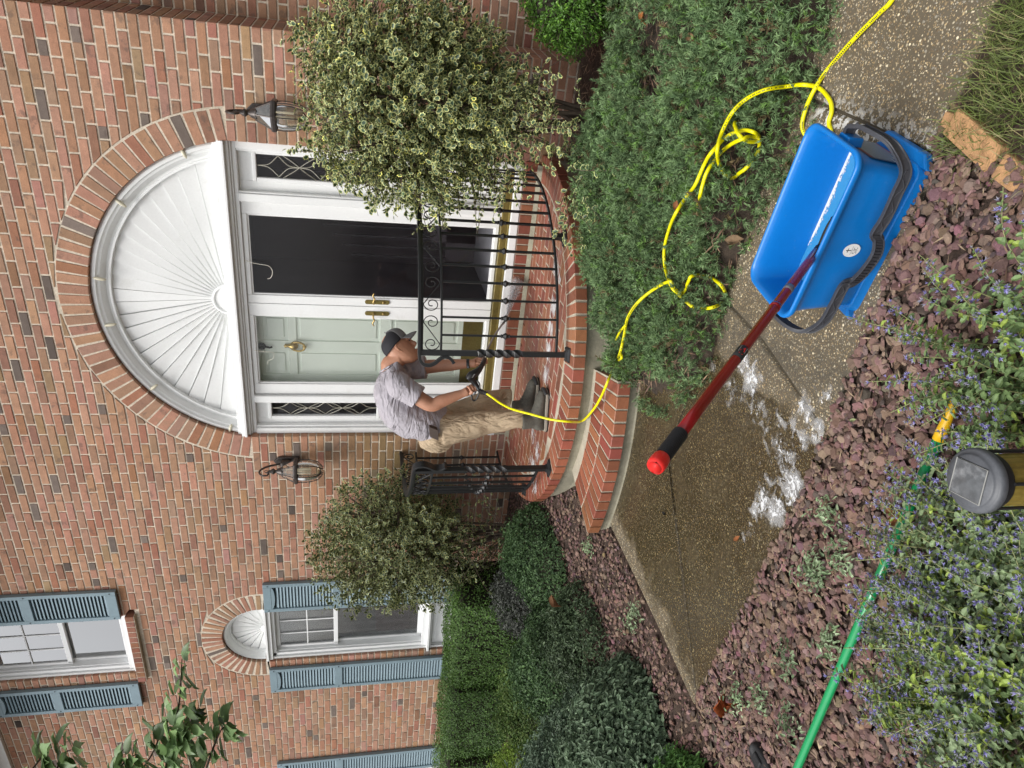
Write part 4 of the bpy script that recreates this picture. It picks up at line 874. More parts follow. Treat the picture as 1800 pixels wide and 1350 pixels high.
# ------------------------------------------------------------ plants
m_holly = mat('variegated_leaf', None, .38, attr=True, var=(40, .12), trans=.16, spec=.5)
m_leaf = mat('leaf', None, .5, attr=True, var=(30, .12), trans=.2, spec=.35)
m_box = mat('boxwood_leaf', None, .42, attr=True, trans=.18, spec=.45)
m_jun = mat('juniper_needles', None, .7, attr=True, trans=.15, spec=.2)
m_bark = mat('bark', (.085, .062, .045), .9, var=[(30, .3)], bump=[(80, .6, .004)])
m_core = mat('painted_core_shade', (.030, .026, .016), 1.0, var=(20, .4))  # for solid cores: the shade inside the foliage put into the colour
def leaf_holly():
    k = 14; V = []; C = []; g = np.array([.035, .062, .030]); c = np.array([.52, .53, .22])
    for i in range(k):
        a = 2*math.pi*i/k; r = 1.0+(.20 if i % 2 == 0 else -.13); x, y = .29*r*math.cos(a), .5*r*math.sin(a)
        V.append((x, y+.5, .10*abs(x)/.3-.05*(y*2)**2+(.05 if i % 2 == 0 else -.02))); C.append(c)
    for i in range(k):
        a = 2*math.pi*i/k; r = .80+(.06 if i % 2 == 0 else -.10); x, y = .29*r*math.cos(a), .5*r*math.sin(a)
        V.append((x, y+.5, .08*abs(x)/.3-.05*(y*2)**2)); C.append(c*.95)
    for i in range(k):
        a = 2*math.pi*i/k; r = .74+(.06 if i % 2 == 0 else -.10); x, y = .29*r*math.cos(a), .5*r*math.sin(a)
        V.append((x, y+.5, .08*abs(x)/.3-.05*(y*2)**2)); C.append(g*1.5)
    V.append((0, .5, -.02)); C.append(g*1.1); T = []
    for i in range(k):
        j = (i+1) % k; T += [(i, j, k+j), (i, k+j, k+i), (k+i, k+j, 2*k+j), (k+i, 2*k+j, 2*k+i), (2*k+i, 2*k+j, 3*k)]
    return np.array(V), np.array(T), np.array(C)
def leaf_simple(w=.3, curl=.1, n=3):
    V = [(0, 0, 0)]; 
    for t in np.linspace(.2, .85, n): ww = w*math.sin(math.pi*t**.8); V += [(-ww, t, curl*.6), (0, t, -curl*t), (ww, t, curl*.6)]
    V.append((0, 1, -curl*1.5)); T = [(0, 2, 1), (0, 3, 2)]
    for i in range(n-1):
        a = 1+3*i; T += [(a, a+1, a+4), (a, a+4, a+3), (a+1, a+2, a+5), (a+1, a+5, a+4)]
    a = 1+3*(n-1); T += [(a, a+1, a+3), (a+1, a+2, a+3)]
    V = np.array(V); C = np.ones((len(V), 3)); C[2::3] *= 1.18; return V, np.array(T), C
def leaf_tiny():
    return np.array([(0, 0, 0), (-.3, .5, .06), (.3, .5, .06), (0, 1, 0), (0, .5, -.04)]), np.array([(0, 4, 1), (0, 2, 4), (1, 4, 3), (4, 2, 3)]), np.ones((5, 3))
def tubes(name, paths, rads, m, parent, n=5):
    b = MB()
    for P, r in zip(paths, rads): b.tube(P, r, n)
    return b.build(name, m, parent, smooth=True)
def shrub(name, label, cat, center, rad, base, ntw, nlf, size, leaf, mtl, tintf, root_z, lumps=.18, seed=1, up=.2, group=None, parts=0, bot=-1.0, holes=.0, stems=7, shell=.45, drop=.3):
    g = np.random.default_rng(seed); c = np.array(center, float); R = np.array(rad, float)
    root = empty(name, (base[0], base[1], root_z), label, cat, group)
    d = g.normal(size=(ntw*3, 3)); d /= np.linalg.norm(d, axis=1)[:, None]; d = d[d[:, 2] > bot]; 
    if holes: d = d[vnoise(d, 2.6, seed+9) > -1+holes]
    d = d[:ntw]; u = shell+(1-shell)*g.random(len(d))**.55; s = (1+lumps*vnoise(d, 2.3, seed)+.5*lumps*vnoise(d, 6, seed+1))
    T = c+d*R*(u*s)[:, None]; tdir = d+g.normal(0, .35, d.shape)+[0, 0, up]; tdir /= np.linalg.norm(tdir, axis=1)[:, None]
    # twigs and leaves along them
    P = []; N = []; D = []; TI = []
    L = .13*np.mean(R)/.6
    for k in range(nlf):
        f = (k+.5)/nlf; ax = g.normal(size=d.shape); side = np.cross(tdir, ax); side /= np.linalg.norm(side, axis=1)[:, None]
        P.append(T-tdir*(L*(1-f))[..., None] if False else T-tdir*L*(1-f)+side*.004); dd = tdir*(.35+.5*f)+side*.8; D.append(dd); N.append(tdir*.8+g.normal(0, .45, d.shape)+[0, 0, .45]-side*.3)
        TI.append(np.c_[u, np.full(len(d), f)])
    P = np.concatenate(P); D = np.concatenate(D); N = np.concatenate(N); TI = np.concatenate(TI); n = len(P)
    Rm = basis(N, D); sc = size*g.uniform(.65, 1.15, n); tint = tintf(g, n, P, TI)
    idx = np.arange(n); pi = np.array([], int)
    if parts:
        dist = np.linalg.norm(P-CAMP, axis=1)-TI[:, 0]*1.2; pi = np.argsort(dist)[:parts]; lv = {}
        for q in pi:
            key = int(q) % 6
            V, Fc, C = inst(leaf, P[q:q+1], Rm[q:q+1], sc[q:q+1], tint[q:q+1]); link('leaf', npmesh('leaf', V, Fc, C), mtl, root)
        idx = np.setdiff1d(idx, pi)
    V, Fc, C = inst(leaf, P[idx], Rm[idx], sc[idx], tint[idx]); tag(link('foliage', npmesh('foliage', V, Fc, C), mtl, root), kind='stuff')
    # branches
    paths = []; rads = []; b0 = np.array([base[0], base[1], root_z]); st = []
    for k in range(stems):
        a = 2*math.pi*k/stems+g.uniform(-.3, .3); e = c+np.array([math.cos(a)*R[0]*.45, math.sin(a)*R[1]*.45, g.uniform(-.1, .45)*R[2]]); mid = b0*.6+e*.4+[g.normal(0, .04), g.normal(0, .04), .05]
        Q = cr([b0+[g.normal(0, .03), g.normal(0, .03), 0], mid, e], 6); paths.append(Q); rads.append(np.linspace(.014, .007, len(Q))); st.append(Q)
    tubes('stem', paths, rads, m_bark, root, 6)
    paths = []; rads = []; allp = np.concatenate(st)
    for q in g.choice(len(T), min(len(T), 420), replace=False):
        a = T[q]; i = np.argmin(((allp-a)**2).sum(1)+g.random(len(allp))*.03); b = allp[i]; m_ = (a+b)/2+g.normal(0, .03, 3)+[0, 0, -.02]; paths.append(cr([b, m_, a], 3)); rads.append(np.linspace(.0045, .0018, len(paths[-1])))
    tubes('twigs', paths, rads, m_bark, root, 4).__setitem__('kind', 'stuff'); return root
def t_holly(g, n, P, TI):
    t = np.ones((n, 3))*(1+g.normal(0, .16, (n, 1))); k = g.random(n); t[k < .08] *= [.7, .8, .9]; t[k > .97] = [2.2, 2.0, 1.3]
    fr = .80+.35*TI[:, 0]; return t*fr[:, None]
HL = leaf_holly()
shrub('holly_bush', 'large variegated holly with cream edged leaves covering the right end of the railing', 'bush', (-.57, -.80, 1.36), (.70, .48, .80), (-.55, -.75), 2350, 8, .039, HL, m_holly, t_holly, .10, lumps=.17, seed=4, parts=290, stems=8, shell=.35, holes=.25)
# lower skirts and drooping sprays of the big holly reaching toward the rail
def t_holly2(g, n, P, TI):
    t = np.ones((n, 3))*np.array([.78, .80, .80])*(1+g.normal(0, .18, (n, 1))); k = g.random(n); t[k > .9] *= 1.3; return t
shrub('holly_bush', 'smaller variegated holly bush beside the left window, bare and leggy near the ground', 'bush', (-4.34, -.55, 1.34), (.74, .46, .80), (-4.25, -.45), 2100, 8, .037, HL, m_holly, t_holly2, .18, lumps=.22, seed=11, stems=9, shell=.3, holes=.35)
def sprays(par, pts, nlf, size, tint, seed, leaf=HL, mtl=m_holly, r=.003):
    g = np.random.default_rng(seed); P = []; D = []; N = []
    paths = []
    for Q in pts:
        C_ = cr(Q, 8); paths.append(C_); T, U, B = frames(C_)
        for k in range(nlf):
            i = int((.25+.75*k/nlf)*(len(C_)-1)); s = g.normal(size=3); s -= T[i]*s.dot(T[i]); s /= np.linalg.norm(s); P.append(C_[i]); D.append(T[i]*.5+s); N.append(g.normal(0, .4, 3)+[0, -.3, 1])
    P = np.array(P); n = len(P); V, Fc, C = inst(leaf, P, basis(np.array(N), np.array(D)), size*g.uniform(.6, 1.1, n), np.array(tint)*(1+g.normal(0, .15, (n, 1)))); tag(link('low_foliage', npmesh('low_foliage', V, Fc, C), mtl, par), kind='stuff')
    tubes('twig', paths, [np.linspace(r, r*.5, len(q)) for q in paths], m_bark, par, 5)
hb = [o for o in bpy.data.objects if o.name.startswith('holly_bush')]
g = np.random.default_rng(3); S1 = []
for x, y, z in [(-1.15, -.95, 1.05), (-1.22, -.9, .85), (-1.10, -.95, .72), (-1.2, -.9, 1.3), (-1.12, -.9, 1.55), (-.95, -1.0, .62), (-.75, -1.05, .50), (-1.05, -.9, 1.75), (-.55, -1.1, .50), (-.4, -1.05, .55), (-.25, -1.0, .62)]:
    for k in range(6): S1.append([(-.6+g.normal(0, .1), -.75, 1.1+g.normal(0, .15)+.4*(z-1.1)), ((x-.6)/2, y, z+.1+g.normal(0, .07)), (x+g.normal(0, .07), y+g.normal(0, .09), z+g.normal(0, .07))])
sprays(hb[0], S1, 16, .042, (1.05, 1.05, 1.0), 5)
S2 = []
for k in range(13): a = g.uniform(0, 6.28); S2.append([(-.7, -.8, .12), (-.85+.3*math.cos(a), -1.0+.2*math.sin(a), .30+g.normal(0, .05)), (-.8+.55*math.cos(a), -1.25+.45*math.sin(a), .34+g.normal(0, .06))])
sprays(hb[0], S2, 12, .045, (.85, .9, .85), 6)
S3 = []
for k in range(30): S3.append([(-4.3, -.5, .3), (-4.3+g.normal(0, .35), -.65+g.normal(0, .15), .55+g.normal(0, .1)), (-4.25+g.normal(0, .55), -.7+g.normal(0, .2), .70+g.normal(0, .14))])
sprays(hb[1], S3, 8, .04, (.62, .66, .55), 7)
# boxwoods
BL_ = leaf_simple(.32, .12, 2)
def t_box(c1, c2, hi=.06):
    def f(g, n, P, TI):
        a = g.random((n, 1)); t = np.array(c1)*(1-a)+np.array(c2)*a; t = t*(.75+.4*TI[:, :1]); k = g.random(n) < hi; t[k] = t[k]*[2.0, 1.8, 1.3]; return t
    return f
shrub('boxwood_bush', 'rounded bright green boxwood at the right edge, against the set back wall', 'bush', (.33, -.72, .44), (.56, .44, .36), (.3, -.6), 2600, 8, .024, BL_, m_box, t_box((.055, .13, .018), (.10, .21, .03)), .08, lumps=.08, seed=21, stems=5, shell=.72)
MB().lathe([(0, -.27), (.36, -.2), (.42, .0), (.34, .2), (0, .27)], (.33, -.70, .44), 20, sq=.78).build('shade_core', m_core, [o for o in bpy.data.objects if o.name.startswith('boxwood_bush')][0], smooth=True)  # added dark solid in place of the shaded inside of the bush
def hedge(x0, x1, y0, y1, z0, z1, label, seed, cols, n=17000, size=.021):
    g = np.random.default_rng(seed); root = empty('clipped_hedge', ((x0+x1)/2, (y0+y1)/2, z0), label, 'hedge', 'clipped boxwood hedges below the windows')
    c = np.array([(x0+x1)/2, (y0+y1)/2, (z0+z1)/2]); h = np.array([x1-x0, y1-y0, z1-z0])/2
    d = g.uniform(-1, 1, (n, 3)); a = g.choice(3, n, p=[.2, .42, .38]); s = np.where(g.random(n) < .5, -1, 1.); s[(a == 2)] = 1; s[(a == 1) & (g.random(n) < .8)] = -1
    d[np.arange(n), a] = s; p4 = (np.abs(d)**9).sum(1)**(1/9); q = d/p4[:, None]*1.05; nn = np.sign(q)*np.abs(q)**7; nn /= np.linalg.norm(nn, axis=1)[:, None]
    P = c+q*h*(1+.05*vnoise(q*h, 5, seed)[:, None]); P = P+nn*(g.uniform(-.045, .012, n)+.02*vnoise(P, 14, seed+2))[:, None]
    N = nn+g.normal(0, .42, (n, 3))+[0, 0, .25]; D = g.normal(size=(n, 3))+nn*.6+[0, 0, .4]; b = g.random((n, 1)); t = np.array(cols[0])*(1-b)+np.array(cols[1])*b; top = (P[:, 2] > z1-.06)[:, None]; k = g.random(n) < .05; t[k] *= 1.9
    V, Fc, C = inst(leaf_tiny(), P, basis(N, D), size*g.uniform(.7, 1.25, n), t); tag(link('foliage', npmesh('foliage', V, Fc, C), m_box, root), kind='stuff')
    MB().box(x0+.06, x1-.06, y0+.06, y1-.06, z0, z1-.06).build('shade_core', m_core, root, bevel=.05); return root  # added dark box blocks the view through, painted as the shaded inside
hedge(-5.75, -4.66, -1.02, -.30, .20, .81, 'clipped boxwood hedge nearest the left holly, under the arched window', 31, ((.065, .14, .025), (.13, .235, .050)))
hedge(-6.90, -5.84, -1.00, -.30, .16, .79, 'second clipped boxwood hedge, middle of the row below the windows', 32, ((.06, .13, .025), (.12, .22, .048)))
hedge(-8.3, -7.02, -1.0, -.30, .14, .78, 'farthest clipped boxwood hedge at the left edge', 33, ((.06, .13, .025), (.12, .22, .048)), 12000)
# ground cover left: low azaleas and spreading greens
def mound(name, label, cx, cy, rx, ry, h, n, cols, seed, size=.03, leaf=None, z0=None, group='low shrubs in the bed left of the steps', spiky=.5, core=True, cat='shrub'):
    g = np.random.default_rng(seed); z0 = float(gh(cx, cy)) if z0 is None else z0; root = empty(name, (cx, cy, z0), label, cat, group)
    u = np.sqrt(g.random(n)); a = g.uniform(0, 2*math.pi, n); rr = 1+.20*vnoise(np.stack([np.cos(a), np.sin(a), 0*a], 1), 2, seed); X = cx+u*rx*rr*np.cos(a); Y = cy+u*ry*rr*np.sin(a)
    hz = h*(1-u**3)*(1+.32*vnoise(np.stack([X, Y], 1), 7, seed)+.16*vnoise(np.stack([X, Y], 1), 19, seed+4)); Z = gh(X, Y)+.02+np.maximum(hz, .02)*(1-.55*g.random(n)**2.2)+(g.random(n) < .16)*g.random(n)*.07; X = X+g.normal(0, .02, n); Y = Y+g.normal(0, .02, n)
    N = np.c_[np.cos(a)*u*.9, np.sin(a)*u*.9, np.ones(n)]+g.normal(0, spiky, (n, 3)); D = g.normal(size=(n, 3))+[0, 0, .3]; b = g.random((n, 1)); t = np.array(cols[0])*(1-b)+np.array(cols[1])*b; t *= 1.3*(1+.40*vnoise(np.stack([X, Y], 1), 6, seed+7))[:, None]; t *= (1+g.normal(0, .14, (n, 1)))
    V, Fc, C = inst(leaf or leaf_simple(.3, .12, 2), np.c_[X, Y, Z], basis(N, D), size*g.uniform(.6, 1.25, n), np.clip(t, .008, .6)); tag(link('foliage', npmesh('foliage', V, Fc, C), m_leaf, root), kind='stuff')
    if core:
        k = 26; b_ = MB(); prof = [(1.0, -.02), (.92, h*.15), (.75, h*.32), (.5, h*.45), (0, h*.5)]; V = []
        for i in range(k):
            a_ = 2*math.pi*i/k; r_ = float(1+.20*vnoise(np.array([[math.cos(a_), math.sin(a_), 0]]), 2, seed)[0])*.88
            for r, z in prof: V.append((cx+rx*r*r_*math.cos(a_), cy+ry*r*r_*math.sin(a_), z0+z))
        b_.add(V, [(i*5+j, ((i+1) % k)*5+j, ((i+1) % k)*5+j+1, i*5+j+1) for i in range(k) for j in range(4)]).build('shade_core', m_core, root, smooth=True)  # added dark dome under the leaves, shade in its colour
    return root
G1, G2, GY = ((.035, .065, .028), (.07, .12, .045)), ((.075, .095, .085), (.11, .14, .125)), ((.12, .19, .03), (.20, .28, .05))
mound('low_shrub', 'dark green low shrub by the left end of the landing', -4.0, -1.15, .42, .45, .30, 7500, G1, 51)
mound('low_shrub', 'grey leaved low shrub behind the dark one near the wall', -4.55, -1.05, .42, .38, .30, 6000, ((.06, .065, .055), (.10, .105, .09)), 52)
mound('low_shrub', 'green spreading shrub in the middle of the left bed', -4.55, -1.75, .55, .50, .34, 11000, G1, 53, .034)
mound('low_shrub', 'green shrub with yellowish tips below the clipped hedges', -5.35, -1.55, .52, .42, .34, 8500, ((.05, .10, .025), (.13, .18, .05)), 54)
mound('low_shrub', 'bright yellow green shrub at the left edge below the far hedge', -6.2, -1.75, .7, .38, .36, 7000, GY, 55)
mound('low_shrub', 'blue grey spreading shrub at the left edge of the photo', -4.95, -2.55, .62, .52, .42, 12000, ((.06, .095, .06), (.12, .165, .11)), 56, .038)
mound('low_shrub', 'grey green shrub with broad leaves nearest the stone mulch at left', -3.78, -3.02, .52, .50, .38, 14000, ((.07, .11, .062), (.13, .18, .11)), 57, .042)
mound('low_shrub', 'fresh green shrub at the bottom left, beyond the tip of the walkway', -3.35, -3.78, .36, .38, .26, 7000, ((.05, .12, .03), (.10, .20, .05)), 58, .036)
mound('low_shrub', 'dark leggy shrub with thin leaves at the edge of the left mulch strip', -3.95, -2.05, .42, .42, .26, 5200, ((.03, .05, .025), (.07, .10, .05)), 61, .03, core=False)
mound('low_shrub', 'sparse dark shrub between the blue grey shrub and the broad leaved one', -4.25, -2.55, .42, .40, .30, 6000, ((.03, .05, .03), (.07, .10, .06)), 62, .034, core=False)
mound('low_shrub', 'yellow green ivy like shrub next to the grey green broad leaved one', -4.1, -3.35, .35, .35, .30, 6000, ((.08, .15, .03), (.15, .22, .05)), 63, .034)
WL = ['small pale weed in the mulch just left of the lower brick step', 'grey green weed halfway along the left edge of the walkway', 'second grey green weed touching the left edge of the walkway', 'leafy pale weed in the mulch below the foam patch', 'weed in the mulch below the foam, partly behind its pale neighbour', 'tiny weed between the foam and the green pole', 'dark little weed in the middle of the stone mulch', 'silvery weed next to the curled orange leaf', 'weed sprig between the orange leaf and the wooden handled tool', 'pale cream weed just above the black kneeling block', 'thin weed with grassy leaves beside the green pole', 'lone green weed at the far front edge of the walkway']
for i, (px, py) in enumerate([(1040, 960), (1115, 1075), (1105, 1095), (1430, 1000), (1440, 1010), (1480, 985), (1395, 1160), (1290, 1230), (1335, 1225), (1400, 1265), (1470, 1130), (1455, 900)]):
    p = atz(px, py, .05)
    mound('weed_seedling', WL[i], p[0], p[1], .05, .05, .045, 90, ((.15, .22, .11), (.26, .32, .20)), 70+i, .022, z0=float(gh(p[0], p[1])), group='small weeds in the stone mulch', core=False, cat='weed')
# ------------------------------------------------------------ junipers
JP = np.array([(-1.04, -.62), (-.7, -.78), (-.12, -.92), (.25, -1.0), (2.6, -1.0), (2.6, -2.80), (.3, -2.86), (-.15, -2.94), (-.45, -2.90), (-.60, -2.80), (-.80, -2.76), (-1.0, -2.70), (-1.35, -2.72), (-1.62, -2.62), (-1.86, -2.42), (-2.02, -2.12), (-2.03, -1.95), (-1.90, -1.66), (-1.66, -1.36), (-1.35, -1.05)])
def inside(x, y, P=JP):
    r = np.zeros(len(x), bool)
    for (x0, y0), (x1, y1) in zip(P, np.roll(P, -1, 0)):
        c = ((y0 > y) != (y1 > y)) & (x < (x1-x0)*(y-y0)/(y1-y0+1e-12)+x0); r ^= c
    return r
def edged(x, y, P=JP):
    d = np.full(len(x), 9.)
    for a, b in zip(P, np.roll(P, -1, 0)):
        ab = b-a; t = np.clip(((x-a[0])*ab[0]+(y-a[1])*ab[1])/ab.dot(ab), 0, 1); d = np.minimum(d, np.hypot(x-a[0]-t*ab[0], y-a[1]-t*ab[1]))
    return np.where(inside(x, y, P), d, -d)
def jh(x, y):
    p = np.stack([x, y], -1); return (.22+.08*vnoise(p, 4.5, 81)+.06*vnoise(p, 11, 82)+.03*vnoise(p, 24, 86))*sm(edged(x, y)/.22+.15)+.02*sm(edged(x, y)/.05+.5)
DEAD = [(-.12, -1.72, .26), (.12, -1.35, .22), (-1.78, -2.22, .17), (-1.60, -1.95, .15), (-1.72, -2.38, .14), (.05, -2.1, .14), (-1.18, -2.45, .10), (-.83, -2.62, .07), (-1.40, -2.55, .12), (-.35, -1.2, .12), (-.02, -1.0, .14), (-1.9, -2.0, .12), (-.75, -2.0, .07), (-1.25, -1.9, .06)]
def deadm(x, y):
    r = np.zeros(len(x))
    for a, b, s in DEAD: r = np.maximum(r, 1-np.hypot(x-a, y-b)/s)
    return r+.22*vnoise(np.stack([x, y], -1), 9, 83)
def tuft(seed, n=17):
    g = np.random.default_rng(seed); V = []; T = []; C = []
    for k in range(n):
        f = k/(n-1); a = g.uniform(0, 6.28); base = np.array([0, 0, f*.75]); o = np.array([math.cos(a), math.sin(a), .9+g.uniform(-.3, .5)]); o /= np.linalg.norm(o); L = g.uniform(.30, .48)*(1-.25*f)
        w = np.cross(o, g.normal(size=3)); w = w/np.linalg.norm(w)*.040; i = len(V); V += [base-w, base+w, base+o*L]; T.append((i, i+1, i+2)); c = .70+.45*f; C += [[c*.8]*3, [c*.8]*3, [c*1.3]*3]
    i = len(V); V += [(-.02, 0, -.25), (.02, 0, -.25), (0, 0, .8)]; T.append((i, i+1, i+2)); C += [[.6, .5, .4]]*3
    return np.array(V), np.array(T), np.array(C)
jun = empty('juniper_bed', (-.8, -2, 0), 'spreading blue green juniper filling the bed between the walkway and the landing', 'juniper')
def juniper(n, x0, x1, y0, y1, size):
    x = rng.uniform(x0, x1, n); y = rng.uniform(y0, y1, n); e = edged(x, y)+.04*vnoise(np.stack([x, y], -1), 16, 84); k = (e > -.02) & (deadm(x, y) < .20+.5*rng.random(n)**3); x, y = x[k], y[k]; n = len(x)
    z0 = gh(x, y)+jh(x, y); ep = .02; gx = (jh(x+ep, y)-jh(x-ep, y))/(2*ep); gy = (jh(x, y+ep)-jh(x, y-ep))/(2*ep); N = np.c_[-gx, -gy, np.ones(n)]; N /= np.linalg.norm(N, axis=1)[:, None]
    dep = rng.random(n)**2.0*.10; P = np.c_[x, y, z0-dep-.03]; Dv = N*.6+rng.normal(0, .42, (n, 3)); b = rng.random((n, 1)); t = np.array([.105, .175, .078])*(1-b)+np.array([.21, .31, .14])*b; t *= 1+.28*vnoise(np.c_[x, y], 6, 85)[:, None]; t[rng.random(n) < .05] = [.16, .12, .06]
    q = rng.random(n) < .12; t[q] = np.array([.15, .27, .07])
    parts = []; pk = rng.integers(0, 5, n); R = basis(Dv, rdir(n)); sc = rng.uniform(.75, 1.3, n)*size
    for s in range(5):
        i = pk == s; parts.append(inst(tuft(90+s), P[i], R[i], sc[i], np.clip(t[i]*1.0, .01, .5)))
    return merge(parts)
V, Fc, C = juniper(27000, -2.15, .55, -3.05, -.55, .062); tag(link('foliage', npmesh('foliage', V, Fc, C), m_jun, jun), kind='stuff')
V, Fc, C = juniper(5000, .5, 2.7, -3.05, -.9, .06); tag(link('foliage', npmesh('foliage', V, Fc, C), m_jun, jun), kind='stuff')
tag(debris('dead_twigs', -2.2, 1.6, -3.1, -.05, 16000, lambda x, y: (walkmask(x, y) < .05) & ((x+2.36)**2+(y+.15)**2 > 1.45**2), lambda x, y: gh(x, y)+.02+np.maximum(0, jh(x, y)*.42)*(inside(x, y)), L0=.02, L1=.10, cols=((.17, .10, .065), (.10, .062, .045), (.24, .16, .10), (.13, .08, .06)), par=jun), kind='stuff')
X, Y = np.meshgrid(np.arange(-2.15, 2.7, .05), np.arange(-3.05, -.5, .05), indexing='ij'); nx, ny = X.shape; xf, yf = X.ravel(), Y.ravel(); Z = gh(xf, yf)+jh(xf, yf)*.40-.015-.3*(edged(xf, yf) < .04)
i = np.arange(nx-1)[:, None]*ny+np.arange(ny-1)[None]; ff = np.stack([i, i+ny, i+ny+1, i+1], -1).reshape(-1, 4); link('shade_sheet', npmesh('shade_sheet', np.c_[xf, yf, Z], ff, smooth=True), mat('juniper_inside', (.045, .032, .022), 1, var=(30, .4), bump=[(50, .8, .02)]), jun)  # dark sheet added under the tufts, shade between the branches painted in
# ------------------------------------------------------------ catmint by the camera
m_flower = mat('catmint_flower', None, .6, attr=True, trans=.3)
def catmint(label, base, n, rad, H, seed, lean=(0, 0), spread=1.0, yellow=.15, pale=0.):
    g = np.random.default_rng(seed); root = empty('catmint_plant', (base[0], base[1], base[2]), label, 'catmint', 'flowering catmint plants at the bottom right'); paths = []; rads = []; P = []; D = []; N = []; Sz = []; Ti = []; FP = []; FN = []
    b0 = np.array(base)
    for s in range(n):
        a = g.uniform(0, 6.28); r0 = rad*.5*math.sqrt(g.random()); st = b0+[r0*math.cos(a), r0*math.sin(a), 0]; st[2] = gh(st[0], st[1]); h = H*g.uniform(.55, 1.1); out = g.uniform(.2, 1.0)*rad*spread; a2 = a+g.normal(0, .5)
        e = st+np.array([math.cos(a2)*out+lean[0]*h, math.sin(a2)*out+lean[1]*h, h]); m_ = st*.45+e*.55+[0, 0, h*.22]; Q = cr([st, m_, e], 9); paths.append(Q); rads.append(np.linspace(.0022, .0011, len(Q))); T, U, B = frames(Q); L = len(Q)
        ph = g.uniform(0, 6.28)
        for k in range(15):
            f = .12+.88*k/15; i = min(L-1, int(f*(L-1))); q = Q[i]+(Q[min(i+1, L-1)]-Q[i])*(f*(L-1)-i); ph += 1.57
            for sg in (0, math.pi):
                sd = U[i]*math.cos(ph+sg)+B[i]*math.sin(ph+sg); P.append(q); D.append(sd+T[i]*.35+g.normal(0, .15, 3)); N.append(T[i]*.7+[0, 0, .6]+g.normal(0, .25, 3)); Sz.append((.027 if k < 9 else .027*(1-(k-9)/8))*g.uniform(.6, 1.15)); y = g.random() < yellow
                c = np.array([.26, .34, .07]) if y else np.array([.17, .25, .10])*(1-pale)+np.array([.28, .33, .22])*pale; Ti.append(c*(1+g.normal(0, .15)))
                if k > 7 and g.random() < .42: FP.append(q+sd*.006+g.normal(0, .003, 3)); FN.append(sd+T[i]*.6)
                if k > 7 and g.random() < .22: FP.append(q+T[i]*.008+sd*.004+g.normal(0, .005, 3)); FN.append(sd+g.normal(0, .5, 3))
    tubes('stems', paths, rads, mat('catmint_stem', (.24, .25, .11), .7) if 'catmint_stem' not in bpy.data.materials else bpy.data.materials['catmint_stem'], root, 4)['kind'] = 'stuff'
    lf = leaf_simple(.30, .14, 3); n = len(P); V, Fc, C = inst(lf, np.array(P), basis(np.array(N), np.array(D)), np.array(Sz), np.clip(np.array(Ti), .02, .5)); tag(link('leaves', npmesh('leaves', V, Fc, C), m_leaf, root), kind='stuff')
    k = 5; V = [(0, 0, 0)]+[(.22*math.cos(t), .22*math.sin(t), .55) for t in np.linspace(0, 6.28, k, endpoint=False)]+[(.55*math.cos(t), .55*math.sin(t), .95) for t in np.linspace(.3, 6.58, k, endpoint=False)]; T_ = []
    for i in range(k): j = (i+1) % k; T_ += [(0, 1+i, 1+j), (1+i, 1+k+i, 1+j)]
    CC = np.array([(.30, .26, .42)]+[(.7, .7, .8)]*k+[(1.1, 1.1, 1.1)]*k); nf = len(FP); cf = np.array([.42, .39, .74])*(1+g.normal(0, .12, (nf, 1))); w = g.random(nf) < .35; cf[w] = [.45, .44, .50]
    V, Fc, C = inst((np.array(V), np.array(T_), CC), np.array(FP), basis(np.array(FN), rdir(nf)), g.uniform(.008, .0145, nf), np.clip(cf, .02, .85)); tag(link('flowers', npmesh('flowers', V, Fc, C), m_flower, root), kind='stuff')
    return root
def cm(label, px, py, n, rad, H, seed, **k):
    p = atz(px, py, .02); catmint(label, (p[0], p[1], float(gh(p[0], p[1]))), n, rad, H, seed, **k)
cm('catmint growing between the bucket and the solar light, purple flower spikes over the stone mulch', 1840, 620, 44, .26, .24, 101, lean=(.1, .25))
cm('catmint right beside the grey solar light, broad green leaves', 1930, 740, 40, .22, .22, 102)
cm('catmint crossing the green pole just left of the solar light', 1840, 985, 80, .30, .22, 103, lean=(0, .2), pale=.4)
cm('catmint with the densest flowers at the bottom right', 1830, 1110, 90, .32, .24, 104, lean=(0, .1), pale=.25)
cm('yellowish catmint at the bottom right corner', 1800, 1290, 90, .32, .24, 105, yellow=.45, lean=(.0, .1))
cm('catmint with small grey buds next to the lower end of the green pole', 1690, 1210, 60, .22, .20, 106, pale=.5)
cm('catmint partly outside the frame at the bottom right corner', 1950, 1200, 60, .34, .26, 107, pale=.3)
cm('low catmint between the solar light and the green pole, mostly leaves', 1745, 960, 45, .20, .18, 108, lean=(0, .1), pale=.3)
# ------------------------------------------------------------ dogwood at the left edge
tree = empty('dogwood_tree', (-6.3, -2.9, 0), 'leafy green tree whose branch tips reach in at the upper left edge', 'tree')
DL = leaf_simple(.27, .07, 6); m_dog = mat('dogwood_leaf', None, .42, attr=True, var=(50, .1), trans=.25, spec=.4)
trunk = cr([(-6.3, -2.9, -.05), (-6.25, -2.85, 1.0), (-6.35, -2.9, 2.0), (-6.2, -2.8, 3.0), (-6.3, -2.9, 4.0)], 6)
tubes('trunk', [trunk], [np.linspace(.09, .03, len(trunk))], m_bark, tree, 12)
br = []; D0 = 4.5
def dbr(pts): br.append(cr([tuple(trunk[12])]+[tuple(atd(*p)) for p in pts], 7))
dbr([(330, 1480, 4.6), (300, 1330, 4.55), (315, 1235, 4.5), (320, 1158, 4.5)]); dbr([(330, 1480, 4.6), (360, 1360, 4.4), (385, 1290, 4.4), (398, 1275, 4.4)]); dbr([(250, 1500, 4.6), (230, 1400, 4.6), (270, 1320, 4.6), (290, 1270, 4.6)])
